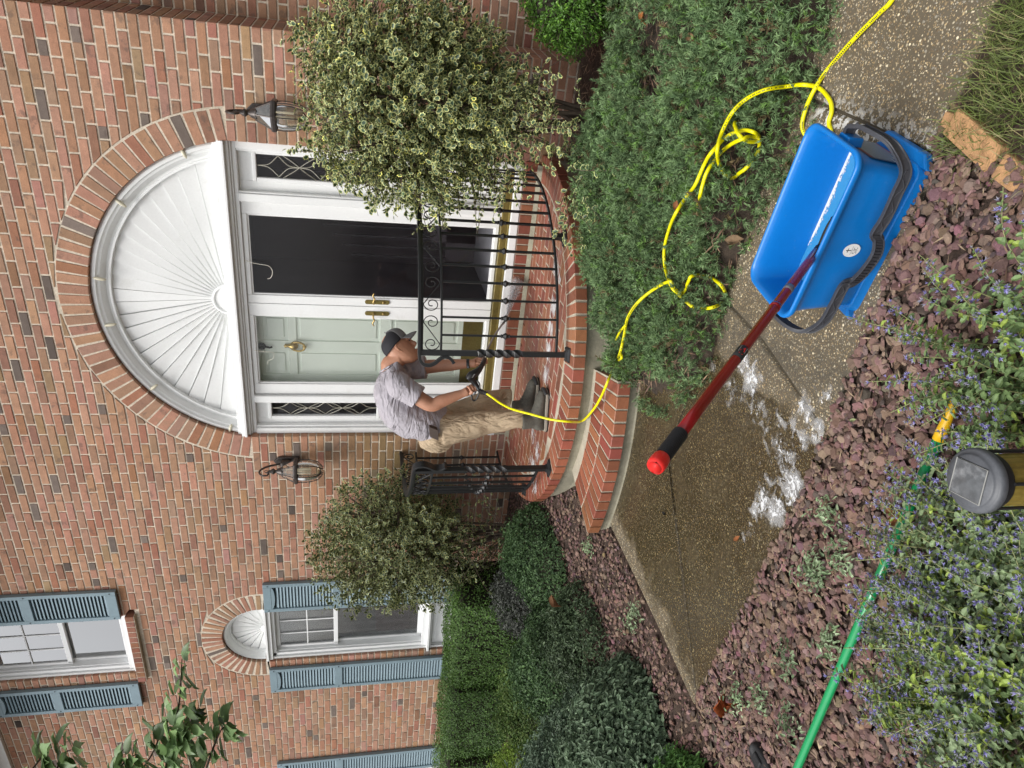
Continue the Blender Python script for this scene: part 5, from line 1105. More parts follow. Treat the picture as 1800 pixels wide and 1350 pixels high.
dbr([(120, 1500, 4.6), (90, 1400, 4.5), (110, 1330, 4.5), (125, 1318, 4.5)]); dbr([(60, 1480, 4.6), (40, 1390, 4.5), (70, 1335, 4.5), (85, 1322, 4.5)]); dbr([(330, 1480, 4.7), (340, 1380, 4.7), (330, 1290, 4.7), (350, 1240, 4.7)]); dbr([(270, 1480, 4.6), (285, 1390, 4.3), (300, 1310, 4.3), (330, 1270, 4.3)]); dbr([(200, 1480, 4.6), (200, 1400, 4.4), (215, 1345, 4.4), (240, 1325, 4.4)])
tubes('branch', br, [np.linspace(.014, .003, len(q)) for q in br], m_bark, tree, 6)
g = np.random.default_rng(8); cnt = 0
for q in br:
    T, U, B = frames(q); L = len(q)
    for k in range(34):
        f = .35+.65*(k/33)**.8; i = min(L-1, int(f*(L-1))); sd = g.normal(size=3); sd[2] -= .2; sd /= np.linalg.norm(sd); p = q[i]+sd*g.uniform(0, .05)
        N_ = np.array([[g.normal(0, .35), -.6+g.normal(0, .3), .8]]); Dd = (T[i]*.5+sd*.8+[0, 0, -.55])[None]; c = np.array([[.15, .235, .095]])*(1+g.normal(0, .2))*(np.array([[1.3, 1.25, 1.2]]) if g.random() < .2 else 1)
        V, Fc, C = inst(DL, p[None], basis(N_, Dd), np.array([.165])*g.uniform(.65, 1.1), c); link('leaf', npmesh('leaf', V, Fc, C, smooth=True), m_dog, tree); cnt += 1
n = 2600; d = rdir(n); P = np.array([-6.75, -3.0, 3.9])+d*np.array([1.0, 1.0, .9])*(g.random(n)**.4)[:, None]*(1+.2*vnoise(d, 3, 5))[:, None]; pp = proj(P); k = pp[:, 1] > 1375; P = P[k]; n = len(P)
V, Fc, C = inst(DL, P, basis(np.array([0, 0, 1.])+g.normal(0, .5, (n, 3)), g.normal(size=(n, 3))+[0, 0, -.5]), .10*g.uniform(.7, 1.1, n), np.array([.06, .13, .035])*(1+g.normal(0, .2, (n, 1)))); tag(link('crown', npmesh('crown', V, Fc, C, smooth=True), m_dog, tree), kind='stuff')
# ------------------------------------------------------------ soap foam
def foam_mat(sc, lo, hi, name, op=.95, sx=1.0):
    m = bpy.data.materials.new(name); m.use_nodes = True; n = m.node_tree.nodes; L = m.node_tree.links; p = n['Principled BSDF']; p.inputs['Base Color'].default_value = (.80, .81, .82, 1); p.inputs['Roughness'].default_value = .45
    g_ = n.new('ShaderNodeNewGeometry'); mp = n.new('ShaderNodeMapping'); mp.inputs['Scale'].default_value = (sx, 1, 1); L.new(g_.outputs['Position'], mp.inputs[0]); t = n.new('ShaderNodeTexNoise'); t.inputs['Scale'].default_value = sc; t.inputs['Detail'].default_value = 6; t.inputs['Roughness'].default_value = .62; t.inputs['Distortion'].default_value = .8; L.new(mp.outputs[0], t.inputs['Vector'])
    a = n.new('ShaderNodeAttribute'); a.attribute_name = 'Col'; sp = n.new('ShaderNodeSeparateColor'); L.new(a.outputs['Color'], sp.inputs[0]); ad = n.new('ShaderNodeMath'); ad.operation = 'ADD'; L.new(t.outputs[0], ad.inputs[0]); s_ = n.new('ShaderNodeMath'); s_.operation = 'MULTIPLY_ADD'; s_.inputs[1].default_value = .55; s_.inputs[2].default_value = -.4; L.new(sp.outputs[0], s_.inputs[0]); L.new(s_.outputs[0], ad.inputs[1])
    r = n.new('ShaderNodeMapRange'); r.inputs[1].default_value = lo; r.inputs[2].default_value = hi; r.inputs[4].default_value = op; L.new(ad.outputs[0], r.inputs[0]); L.new(r.outputs[0], p.inputs['Alpha'])
    b = n.new('ShaderNodeBump'); b.inputs['Strength'].default_value = .6; b.inputs['Distance'].default_value = .004; L.new(t.outputs[0], b.inputs['Height']); L.new(b.outputs[0], p.inputs['Normal']); return m
def foam(label, x0, x1, y0, y1, z, m, wf, st=.03):
    X, Y = np.meshgrid(np.arange(x0, x1+st, st), np.arange(y0, y1+st, st), indexing='ij'); nx, ny = X.shape; xf, yf = X.ravel(), Y.ravel(); w = wf(xf, yf); V = np.c_[xf, yf, z+.003*vnoise(np.c_[xf, yf, 0*xf], 2.5, 5)+0*xf]; i = np.arange(nx-1)[:, None]*ny+np.arange(ny-1)[None]; ff = np.stack([i, i+ny, i+ny+1, i+1], -1).reshape(-1, 4); keep = (w[ff].max(1) > .05); tag(link('soap_foam', npmesh('soap_foam', V, ff[keep], np.repeat(w[:, None], 3, 1)), m), label, 'foam', kind='stuff')
def blobs(x, y, L): 
    r = np.zeros(len(x))
    for a, b, s, h in L: r = np.maximum(r, h*np.exp(-((x-a)**2+(y-b)**2)/s**2))
    return r
fp = lambda px, py, s, h: (*atz(px, py, .0)[:2], s, h)
FB = [fp(1310, 635, .10, .9), fp(1290, 690, .12, .72), fp(1325, 665, .09, 1.0), fp(1255, 640, .07, .7), fp(1335, 720, .10, .8), fp(1370, 745, .10, .74), fp(1410, 715, .06, .9), fp(1425, 735, .05, 1.0), fp(1420, 700, .08, .7), fp(1450, 700, .05, .85), fp(1462, 690, .05, .9), fp(1440, 770, .05, 1.0), fp(1410, 770, .09, .8), fp(1375, 790, .11, .78), fp(1380, 830, .10, .82), fp(1400, 850, .06, 1.15), fp(1390, 870, .08, 1.0), fp(1345, 880, .10, .95), fp(1370, 895, .08, 1.0), fp(1330, 900, .07, .85), fp(1322, 930, .05, .8), fp(1395, 800, .04, 1.0), fp(1360, 905, .06, 1.0), fp(1235, 660, .06, .65), fp(1350, 760, .08, .72), fp(1310, 750, .06, .66), fp(1395, 745, .05, .85), fp(1350, 850, .07, .7), fp(1300, 830, .04, .62), fp(1340, 820, .05, .66), fp(1440, 745, .04, 1.0), fp(1310, 945, .03, .95)]
foam('patches of white soap foam drying on the wet walkway', -2.25, -1.0, -3.55, -2.6, .0085, foam_mat(44, .54, .68, 'walkway_foam', .8), lambda x, y: blobs(x, y, FB))
foam('thin translucent film of suds round the white foam on the wet walkway', -2.25, -1.0, -3.55, -2.6, .0065, foam_mat(15, .46, .60, 'walkway_suds_film', .28), lambda x, y: blobs(x, y, [(a_, b_, s_*1.25, h_) for a_, b_, s_, h_ in FB]))
P_ = lambda px, py, s, h: (*atz(px, py, PZ)[:2], s, h)
FL = [P_(985, 500, .11, .7), P_(978, 470, .11, 1.0), P_(974, 540, .10, 1.0), P_(968, 580, .10, .9), P_(964, 620, .12, .95), P_(960, 660, .12, .9), P_(962, 600, .1, .8), P_(945, 790, .12, .85), P_(936, 820, .13, .95), P_(940, 850, .13, .9), P_(938, 760, .12, .75), P_(985, 440, .08, .7), P_(968, 700, .08, .6), P_(980, 660, .07, .55)]
foam('streaks of white foam washed across the brick landing', -3.85, -1.2, -1.6, -.05, PZ+.0045, foam_mat(22, .41, .62, 'landing_foam', .75, .3), lambda x, y: blobs(x, y, FL)*((x+2.36)**2+(y+.15)**2 < 1.42**2))
# ------------------------------------------------------------ blue bucket
m_blue = mat('blue_plastic', (.003, .165, .52), .33, var=[(4, .06), (90, .03)], bump=[(60, .04, .001)], spec=.5, blotch=[(18, .64, .80, (.20, .36, .62), .35), (70, .68, .74, (.35, .45, .6), .5)])
m_blueh = mat('blue_plastic_rim', (.01, .21, .62), .30, spec=.5)
m_grey = mat('dark_grey_plastic', (.045, .047, .055), .42, var=(60, .15)); m_greyl = mat('grey_plastic_web', (.10, .10, .115), .5)
ang = math.atan2(-3.468+3.557, -.765+.282); ux = np.array([math.cos(ang), math.sin(ang)]); uy = np.array([-ux[1], ux[0]])
if uy[1] < 0: uy = -uy
ux = -ux if ux[0] < 0 else ux                      # ux: to the right, uy: away from the camera
BC = (np.array([-.282, -3.557])+np.array([-.765, -3.468]))/2+uy*.125; BH = .275
bk = empty('blue_bucket', (BC[0], BC[1], 0), 'rectangular blue plastic bucket with a dark grey handle standing on the walkway', 'bucket')
def rrect(hx, hy, r, n=6):
    out = []
    for cx, cy, a0 in ((hx-r, hy-r, 0), (-hx+r, hy-r, 90), (-hx+r, -hy+r, 180), (hx-r, -hy+r, 270)):
        for k in range(n+1): a = math.radians(a0+90*k/n); out.append((cx+r*math.cos(a), cy+r*math.sin(a)))
    return out
def bp(x, y, z): q = BC+ux*x+uy*y; return (q[0], q[1], z)
lv = [(.235, .112, .035, .012), (.242, .118, .04, .02), (.255, .128, .045, .12), (.268, .136, .05, BH-.028), (.285, .152, .055, BH-.026), (.290, .156, .056, BH-.012), (.288, .154, .055, BH-.002), (.281, .148, .053, BH), (.272, .140, .051, BH-.006), (.264, .132, .049, BH-.03), (.248, .122, .044, .12), (.236, .112, .038, .03), (.228, .105, .035, .018)]
b = MB(); V = []; n = 28
for hx, hy, r, z in lv: V += [bp(x, y, z+.012*max(0, -x/.29)*(z > BH*.8)*0) for x, y in rrect(hx, hy, r)]
b.add(V, [(i*n+j, i*n+(j+1) % n, (i+1)*n+(j+1) % n, (i+1)*n+j) for i in range(len(lv)-1) for j in range(n)]+[tuple(range(n))[::-1], tuple(range((len(lv)-1)*n, len(lv)*n))])
o = b.build('tub', m_blue, bk, smooth=True, sub=1)
b = MB()                                             # foot skirt and lugs
for hx, hy, r, z0, z1 in ((.262, .130, .04, .004, .036),):
    q = rrect(hx, hy, r); V = [bp(x, y, z0) for x, y in q]+[bp(x*.975, y*.95, z1) for x, y in q]; b.add(V, [(j, (j+1) % n, n+(j+1) % n, n+j) for j in range(n)]+[tuple(range(n, 2*n))])
o = b.build('foot_skirt', m_blue, bk, smooth=False, bevel=.003)
for sx in (-1, 1):
    b = MB(); V = [bp(sx*.262+dx, dy, z) for z in (.0, .03) for dx, dy in ((-.012, -.135), (.028, -.10), (.028, .10), (-.012, .135))]; b.add(V, [(3, 2, 1, 0), (4, 5, 6, 7)]+[(i, (i+1) % 4, 4+(i+1) % 4, 4+i) for i in range(4)]).build('foot_lug', m_blue, bk, bevel=.006)
    b = MB(); V = [bp(sx*.272+sx*dx, dy, z) for z in (BH-.085, BH-.032) for dx, dy in ((-.005, -.03), (.022, -.025), (.022, .025), (-.005, .03))]; b.add(V, [(3, 2, 1, 0), (4, 5, 6, 7)]+[(i, (i+1) % 4, 4+(i+1) % 4, 4+i) for i in range(4)]).build('handle_lug', m_blue, bk, bevel=.004)
# water and suds inside
b = MB(); q = rrect(.245, .1195, .04); b.add([bp(x, y, .108) for x, y in q], [tuple(range(n))]).build('soapy_water', mat('soapy_water', (.03, .24, .48), .05, spec=.6), bk)
g = np.random.default_rng(5); us = np.linspace(-.20, .243, 90); vs_ = np.linspace(.070, .1195, 14); V = []; Wt = []
for u in us:
    for v in vs_: q = bp(u, v, .1095); V.append(q); Wt.append(max(0, min(1, (u+.20)/.12))*(.30+1.15*((v-.070)/.0495)**2.2))
V = np.array(V); n2 = len(vs_); i_ = np.arange(len(us)-1)[:, None]*n2+np.arange(n2-1)[None]; ff = np.stack([i_, i_+n2, i_+n2+1, i_+1], -1).reshape(-1, 4)
tag(link('suds', npmesh('suds', V, ff, np.repeat(np.array(Wt)[:, None], 3, 1)), foam_mat(70, .50, .66, 'bucket_suds', .9), bk), kind='stuff')
# embossed graduation marks on the far inner wall
b = MB()
for cxm in (.10, -.14):
    for k in range(16): x = cxm-.07+k*.0094; h = .012 if k % 5 else .020; V = [bp(x+dx, .127+.010*((z-.15)/.1)-.0012, z) for z in (.155, .155+h) for dx in (-.0012, .0012)]; b.add(V, [(0, 1, 3, 2)])
    for k in range(3):
        V = [bp(cxm-.02+.018*k+.006*math.cos(t), .1325-.0012, .192+.008*math.sin(t)) for t in np.linspace(0, 6.28, 12, endpoint=False)]; b.add(V+[tuple(np.array(v)*.5+np.array(bp(cxm-.02+.018*k, .1325-.0012, .192))*.5) for v in V], [(i, (i+1) % 12, 12+(i+1) % 12, 12+i) for i in range(12)])
b.build('graduation_marks', m_blueh, bk)
# front emblem: white oval with a cross and letters
b = MB(); ex, ez = -.018, .142; fy = lambda z: -(.128+.0085*((z-.12)/.127))-.0024
def fpt(x, z, d=0.): return bp(x, fy(z)-d, z)
n_ = 28; b.add([fpt(ex+.023*math.cos(t), ez+.031*math.sin(t)) for t in np.linspace(0, 2*math.pi, n_, endpoint=False)], [tuple(range(n_))]).build('oval_label', mat('label_white', (.78, .78, .77), .5), bk)
m_ink = mat('label_ink', (.02, .02, .02), .6); b = MB()
def strk(P, w=.0014, d=.0006):
    P = cr([(*p, 0) for p in P], 4)[:, :2] if len(P) > 2 else np.array(P); 
    for p, q in zip(P[:-1], P[1:]):
        t = (q-p)/(np.linalg.norm(q-p)+1e-9); s = np.array([-t[1], t[0]])*w/2; b.add([fpt(*(p-s), d), fpt(*(q-s), d), fpt(*(q+s), d), fpt(*(p+s), d)], [(0, 1, 2, 3)])
c_ = np.array([ex, ez]); strk([c_+[0, .021], c_+[0, .002]], .0024); strk([c_+[-.007, .014], c_+[.007, .014]], .0024); strk([c_+[-.015, 0], c_+[.015, 0]], .0009); strk([c_+[0, -.022], c_+[0, -.003]], .0009)
strk([c_+[-.004, -.006], c_+[-.009, -.005], c_+[-.010, -.011], c_+[-.005, -.014], c_+[-.004, -.019], c_+[-.010, -.019]]); strk([c_+[.010, -.007], c_+[.005, -.006], c_+[.004, -.012], c_+[.006, -.018], c_+[.011, -.017]]); b.build('emblem_print', m_ink, bk)
# transparent side sticker with dark and red print
stk = MB(); sx0 = .2635
def spt(y, z, d=0.): return bp(.255+.013*((z-.12)/.127)+.0016+d, y, z)
stk.add([spt(-.10, .05), spt(.09, .05), spt(.09, .20), spt(-.10, .20)], [(0, 1, 2, 3)]).build('side_label', mat('side_label_blue', (.015, .05, .10), .3), bk); b = MB(); br2 = MB()
for r in range(7):
    y = -.09
    while y < .07:
        w = g.uniform(.005, .02); z = .065+r*.018; b.add([spt(y, z, .0008), spt(y+w, z, .0008), spt(y+w, z+.009, .0008), spt(y, z+.009, .0008)], [(0, 1, 2, 3)]); y += w+.004
b.build('side_label_print', mat('print_light', (.5, .55, .6), .5), bk)
for z in (.057, .192): br2.add([spt(-.095, z, .0008), spt(.085, z, .0008), spt(.085, z+.004, .0008), spt(-.095, z+.004, .0008)], [(0, 1, 2, 3)])
br2.build('side_label_stripe', mat('print_red', (.5, .04, .03), .5), bk)
# handle: U-shaped bar lying against the front
hp = []; q = BC
top = [(1500, 240), (1545, 262), (1580, 285), (1587, 300), (1575, 340), (1555, 380), (1533, 412), (1540, 440), (1520, 470), (1500, 492), (1485, 490), (1465, 520), (1445, 560), (1415, 575), (1390, 562)]
def hpos(x, out, z): return np.array(bp(x, -out, z))
HP = cr([hpos(.283, -.02, BH-.055), hpos(.322, .0, BH-.050), hpos(.328, .09, BH-.068), hpos(.315, .145, .180), hpos(.262, .170, .130), hpos(.19, .172, .122), hpos(.115, .172, .118), hpos(.062, .170, .122), hpos(.040, .170, .100), hpos(-.005, .170, .084), hpos(-.06, .170, .092), hpos(-.105, .170, .112), hpos(-.122, .172, .142), hpos(-.19, .174, .146), hpos(-.262, .172, .152), hpos(-.315, .150, .180), hpos(-.330, .09, BH-.065), hpos(-.325, .01, BH-.052), hpos(-.285, -.02, BH-.055)], 6)
def hbar(P, w, t, name, m, off=0., par=bk):
    V = []; T = np.gradient(P, axis=0); T /= np.linalg.norm(T, axis=1)[:, None]; upv = np.array([0, 0, 1.])
    for p, tt in zip(P, T):
        a = np.array([0, 0, 1.])-tt*tt[2]; a /= np.linalg.norm(a); c = np.cross(tt, a); out3 = np.array([-uy[0], -uy[1], 0]); 
        if c.dot(np.array([*(-uy), 0]))+c.dot(p-np.array([*BC, .2]))*.5 < 0: c = -c
        for i, j in ((-1, -1), (1, -1), (1, 1), (-1, 1)): V.append(p+a*w/2*i+c*(t/2*j+off))
    n = len(P); return MB().add(V, [(i*4+j, i*4+(j+1) % 4, (i+1)*4+(j+1) % 4, (i+1)*4+j) for i in range(n-1) for j in range(4)]+[(0, 1, 2, 3), tuple(range(4*n-4, 4*n))]).build(name, m, par, bevel=.0015)
hd = hbar(HP, .034, .008, 'handle', m_grey)
for sgn_ in (-1, 1): hbar(HP+np.array([0, 0, .0155*sgn_]), .004, .013, 'handle_rim', m_grey, .003, hd)
for k in range(20):
    i = 44
    if i < len(HP)-1:
        f = 43+k*1.25; i = int(f); p = HP[i]+(HP[i+1]-HP[i])*(f-i); hbar(np.array([p-[*(ux*.0018), 0], p+[*(ux*.0018), 0]]), .030, .012, 'grip_rib', m_grey, .002, hd)
for i0, i1 in ((24, 42), (70, 88)):
    Q = HP[i0:i1].copy(); Q[:, 2] += .009*np.sin(np.linspace(0, 6*math.pi, len(Q))); hbar(cr(Q, 3), .0025, .010, 'web_rib', m_grey, .002, hd)
# ------------------------------------------------------------ red pole with brush in the bucket
m_red = mat('dark_red_pole', (.30, .008, .010), .25, metal=.2, var=(8, .12), coat=.4); m_grip = mat('black_rubber_grip', (.012, .012, .013), .6, bump=[(200, .5, .002)]); m_redp = mat('bright_red_plastic', (.72, .025, .02), .35)
pa = np.array(atd(1418, 487, 2.02)); PA_ = np.array(atz(1440, 436, .215)); pb = np.array(atd(1152, 820, 1.42)); pa = PA_; d_ = pb-pa; Lp = np.linalg.norm(d_); d_ /= Lp
pole = empty('red_pole_brush', tuple(pa), 'dark red extension pole with black grip and red end cap leaning out of the bucket', 'cleaning pole')
MB().tube([pa+d_*(Lp*t) for t in np.linspace(.03, .90, 12)], .0140, 18).build('pole', m_red, pole, smooth=True)
MB().tube([pa+d_*(.36*Lp), pa+d_*(.375*Lp)], .0153, 18).build('lock_collar', m_redp if False else m_red, pole, smooth=True)
gr = MB(); zz = np.linspace(.898, .975, 60); gr.tube([pa+d_*(Lp*t) for t in zz], [.0166+.0010*(1 if i % 4 < 2 else -1) for i in range(60)], 18); gr.build('grip', m_grip, pole, smooth=True)
cp = pb; T3 = np.array([d_, d_]); b = MB(); capn = [(.972, .0170), (.975, .0185), (.985, .0198), (.995, .0198), (1.002, .0180), (1.004, .0145), (1.000, .0115), (.992, .009), (.985, .008)]
b.tube([pa+d_*(Lp*t)for t, r in capn], [r for t, r in capn], 24); b.build('end_cap', m_redp, pole, smooth=True); MB().tube([pa+d_*Lp*.9855, pa+d_*Lp*.987], .0075, 14).build('cap_hole', m_grip, pole)
lb = pa+d_*Lp*.60; MB().tube([lb-d_*.028, lb+d_*.028], .0143, 18).build('label', m_ink, pole, smooth=True)
fw_ = (CAMP-lb)/np.linalg.norm(CAMP-lb); fw_ -= d_*fw_.dot(d_); fw_ /= np.linalg.norm(fw_); sd_ = np.cross(d_, fw_)
def lpt(u, v): a = v/.0146; return lb+d_*u+(fw_*math.cos(a)+sd_*math.sin(a))*.0146
MB().add([lpt(-.024, -.009), lpt(.004, -.009), lpt(.004, .009), lpt(-.024, .009)], [(0, 1, 2, 3)]).build('label_panel', mat('label_panel_white', (.6, .58, .56), .5), pole)
MB().add([lpt(-.021, -.004)+fw_*.0006, lpt(0, -.007)+fw_*.0006, lpt(0, .007)+fw_*.0006], [(0, 1, 2)]).add([lpt(.010, -.007)+fw_*.0006, lpt(.013, -.007)+fw_*.0006, lpt(.013, .005)+fw_*.0006, lpt(.010, .005)+fw_*.0006], [(0, 1, 2, 3)]).build('label_mark', m_redp, pole)
lb2 = pa+d_*Lp*.27; MB().tube([lb2-d_*.015, lb2+d_*.015], .0143, 18).build('silver_label', mat('silver_print', (.25, .26, .30), .4, metal=.5), pole, smooth=True)
MB().tube([pa-d_*.0, pa+d_*.06], .0135, 16).build('socket', m_grip, pole, smooth=True)
bx = np.array([ux[0], ux[1], 0.]); be = pa
b = MB(); e1_ = np.array(atz(1463, 388, .195)); e2_ = np.array(bp(.10, -.085, .17)); b.tube(cr([pa+d_*.03, pa, e1_, e2_], 5), .0105, 10, .8); b.tube([e1_, e2_], .014, 10, .6); b.build('brush_holder', m_grip, pole, smooth=True)
# ------------------------------------------------------------ green pole, awl tool, black clog
m_gp = mat('green_pole', (.004, .27, .085), .28, coat=.4, var=(6, .05)); m_yp = mat('yellow_plastic', (.80, .47, .01), .4)
a = np.array(atz(1650, 772, .105)); c = np.array(atz(1398, 1358, .085)); tip = a+(a-c)/np.linalg.norm(a-c)*.14; gp = empty('green_pole', tuple(c), 'green pole with a yellow socket end lying across the stone mulch', 'pole')
ext = c+(c-a)/np.linalg.norm(c-a)*.5
MB().tube([ext, c, a*.5+c*.5, a], .0145, 18).build('pole', m_gp, gp, smooth=True); b = MB(); u_ = (tip-a)/np.linalg.norm(tip-a)
b.tube([a-u_*.002, a+u_*.02, a+u_*.06, a+u_*.10, a+u_*.135], [.0158, .0158, .0135, .0115, .0105], 16); b.build('threaded_end', m_yp, gp, smooth=True)
h0 = np.array(atz(1420, 1253, .05)); h1 = np.array(atz(1440, 1320, .045)); u_ = (h1-h0)/np.linalg.norm(h1-h0); tool = empty('hand_tool', tuple(h1), 'hand tool with a pale wooden handle lying under the green pole', 'hand tool')
L = np.linalg.norm(h1-h0); b = MB(); pr_ = [(0, .006), (.03, .0125), (.15, .0145), (.5, .013), (.8, .0145), (.95, .0145), (1, .011)]; b.tube([h0+u_*L*t-[0, 0, .018] for t, r in pr_], [r for t, r in pr_], 14); b.build('wooden_handle', mat('pale_wood', (.55, .42, .27), .6, var=[(20, .08)]), tool, smooth=True)
b = MB(); b.tube([h1-[0, 0, .018], h1+u_*.02-[0, 0, .018]], .007, 10); b.build('ferrule', mat('steel', (.45, .45, .45), .3, metal=1), tool); b = MB(); b.tube([h1+u_*.015-[0, 0, .018], h1+u_*.35-[0, 0, .02]], .0035, 8); b.build('shaft', m_grey, tool, smooth=True)
k0 = np.array(atz(1325, 1308, .04)); k1 = np.array(atz(1362, 1380, .04)); u_ = (k1-k0); Lk = np.linalg.norm(u_[:2]); u_ = u_/np.linalg.norm(u_); v_ = np.array([-u_[1], u_[0], 0]); clog = empty('black_foam_block', tuple(k0), 'black rounded foam kneeling block at the left edge of the mulch, partly out of frame', 'kneeling pad')
def oval(hw, L0, L1, z, n=30):
    out = []
    for t in np.linspace(0, 2*math.pi, n, endpoint=False):
        cx_ = math.copysign(abs(math.cos(t))**.6, math.cos(t)); sx_ = math.copysign(abs(math.sin(t))**.8, math.sin(t)); p = k0+u_*((L0+L1)/2+(L1-L0)/2*cx_)+v_*hw*sx_; out.append((p[0], p[1], z))
    return out
b = MB(); V = []; zs = [(.046, .0, .28, .01), (.050, -.004, .284, .03), (.048, -.002, .282, .055), (.040, .008, .272, .064), (.036, .012, .268, .058), (.0, .10, .18, .058)]
for hw, a_, b_, z in zs: V += oval(hw, a_, b_, z)
b.add(V, [(i*30+j, i*30+(j+1) % 30, (i+1)*30+(j+1) % 30, (i+1)*30+j) for i in range(5) for j in range(30)]).build('body', m_grip, clog, smooth=True)
b = MB(); q = k0+u_*.06; V = [(*(q+u_*a_+v_*c_)[:2], z) for z in (.050, .068) for a_, c_ in ((-.02, -.018), (.035, -.018), (.035, .018), (-.02, .018))]; b.add(V, [(3, 2, 1, 0), (4, 5, 6, 7)]+[(i, (i+1) % 4, 4+(i+1) % 4, 4+i) for i in range(4)]).build('raised_buckle', m_grip, clog, bevel=.006)
# ------------------------------------------------------------ solar path light
sc_ = np.array(atd(1703, 845, 1.36)); zt = float(sc_[2]); sx, sy = float(sc_[0]), float(sc_[1]); SR_ = .066
so = empty('solar_light', (sx, sy, 0), 'round grey solar path light with square top panel and yellow glass body among the catmint', 'garden light')
m_sg = mat('weathered_grey_plastic', (.085, .09, .10), .5, var=[(30, .15), (200, .12)], bump=[(200, .15, .001)]); cc = (sx, sy, zt)
b = MB(); b.lathe([(0, 0), (.050, -.001), (.053, -.004), (.054, -.007), (.0595, -.008), (.0635, -.011), (.0645, -.016), (.0645, -.024), (.061, -.028), (.056, -.029)], cc, 56); b.build('lid', m_sg, so, smooth=True, bevel=0)
b = MB(); b.lathe([(.0565, -.026), (.057, -.044), (.053, -.052), (.045, -.055)], cc, 48); b.build('collar', m_grip, so, smooth=True)
rot = math.radians(13); u2 = np.array([math.cos(rot), math.sin(rot)]); v2 = np.array([-u2[1], u2[0]])
PH = 1.22
def sq(h, z): return sq_(h*PH, z)
def sq_(h, z): return [(sx+u2[0]*a*h+v2[0]*c*h, sy+u2[1]*a*h+v2[1]*c*h, z) for a, c in ((-1, -1), (1, -1), (1, 1), (-1, 1))]
MB().add(sq(.030, zt+.0012)+sq(.0275, zt-.001), [(0, 1, 5, 4), (1, 2, 6, 5), (2, 3, 7, 6), (3, 0, 4, 7), (4, 5, 6, 7)]).build('panel_recess', m_grip, so)
m_cell = mat('hazed_solar_cell', (.10, .105, .11), .35, var=[(60, .25)], blotch=[(38, .52, .75, (.32, .33, .34), .7)]); b = MB(); b.add(sq(.0285, zt+.0022)+[(sx, sy, zt+.006)], [(0, 1, 4), (1, 2, 4), (2, 3, 4), (3, 0, 4)]); b.build('solar_panel', m_cell, so)
b = MB(); q = sq(.0295, zt+.0022); b.tube(q+[q[0]], .0012, 6); b.build('panel_bead', mat('bead_grey', (.3, .3, .28), .5), so)
def radfn(a): return 1
b = MB(); V = []; N_ = 96; zl = [-.055, -.10, -.15, -.20, -.235]; rl = [.050, .0515, .051, .049, .044]
for z, r in zip(zl, rl):
    for k in range(N_): a_ = 2*math.pi*k/N_; rr = r*(1+.02*math.cos(24*a_)); V.append((sx+rr*math.cos(a_), sy+rr*math.sin(a_), zt+z))
b.add(V, [(i*N_+j, i*N_+(j+1) % N_, (i+1)*N_+(j+1) % N_, (i+1)*N_+j) for i in range(len(zl)-1) for j in range(N_)]); m_amb = mat('yellow_ribbed_glass', (.30, .22, .05), .18, var=[(50, .2)], trans=.35); b.build('glass_body', m_amb, so, smooth=True)
b = MB()
for k in range(4): a_ = 2*math.pi*k/4+.5; b.tube([(sx+.057*math.cos(a_), sy+.057*math.sin(a_), zt-.045), (sx+.057*math.cos(a_), sy+.057*math.sin(a_), zt-.245)], .0035, 6)
b.build('cage_rod', m_grip, so); MB().lathe([(0, -.23), (.055, -.235), (.058, -.25), (.02, -.27), (.012, -.30), (.011, -zt+.0)], cc, 24).build('base_stake', m_grip, so, smooth=True)
# ------------------------------------------------------------ fallen leaves
m_fl = mat('fallen_leaf', None, .85, attr=True, trans=.1, var=[(70, .3)], bump=[(120, .5, .003)], spec=.2); FLV = leaf_simple(.24, .42, 4)
for px, py, z, sz, c, nrm, lab in [(1278, 1254, .06, .10, (.34, .085, .025), 3, 'curled orange brown leaf lying on the mulch beyond the tip of the walkway'), (1300, 942, .01, .05, (.34, .13, .05), 1, 'small tan leaf lying on the wet walkway'), (1612, 870, .06, .09, (.30, .13, .06), 2, 'brown leaf caught under the catmint by the green pole'), (1590, 905, .07, .08, (.28, .12, .05), 2, 'second brown leaf beside the green pole'), (1208, 62, .26, .09, (.36, .22, .12), 1, 'tan dead leaf lying on the juniper near the boxwood'), (1130, 18, .28, .08, (.42, .16, .05), 1, 'orange dead leaf between the boxwood and the juniper'), (1190, 352, .24, .08, (.30, .13, .06), 1, 'rust brown leaf stuck in the middle of the juniper'), (1357, 1175, .05, .045, (.55, .40, .22), 1, 'small tan chip of wood on the stone mulch'), (1505, 737, .05, .03, (.35, .40, .20), 1, 'pale green leaf on the mulch near the foam'), (970, 1045, .45, .11, (.20, .10, .05), 1, 'brown oak leaf resting on the low shrubs at left'), (1165, 898, .012, .035, (.03, .03, .03), 1, 'small black leaf on the wet walkway'), (1308, 420, .05, .12, (.25, .17, .10), 1, 'curled dead fern frond at the juniper edge by the bucket')]:
    p = np.array(atz(px, py, z)); V, Fc, C = inst(FLV, p[None], basis(np.array([[.3, -.5, 1.]]), np.array([[rnd.uniform(-1, 1), rnd.uniform(-1, 1), .1]])), np.array([sz*.8]), np.array([c])*.75)
    parts = [(V, Fc, C)]
    for k in range(nrm-1): parts.append(inst(FLV, p[None]+rng.normal(0, .01, (1, 3)), basis(rng.normal(size=(1, 3))+[0, 0, 1], rdir(1)), np.array([sz*.7]), np.array([c])*.8))
    V, Fc, C = merge(parts); tag(link('fallen_leaf', npmesh('fallen_leaf', V, Fc, C, smooth=True), m_fl), lab, 'leaf', 'fallen leaves')
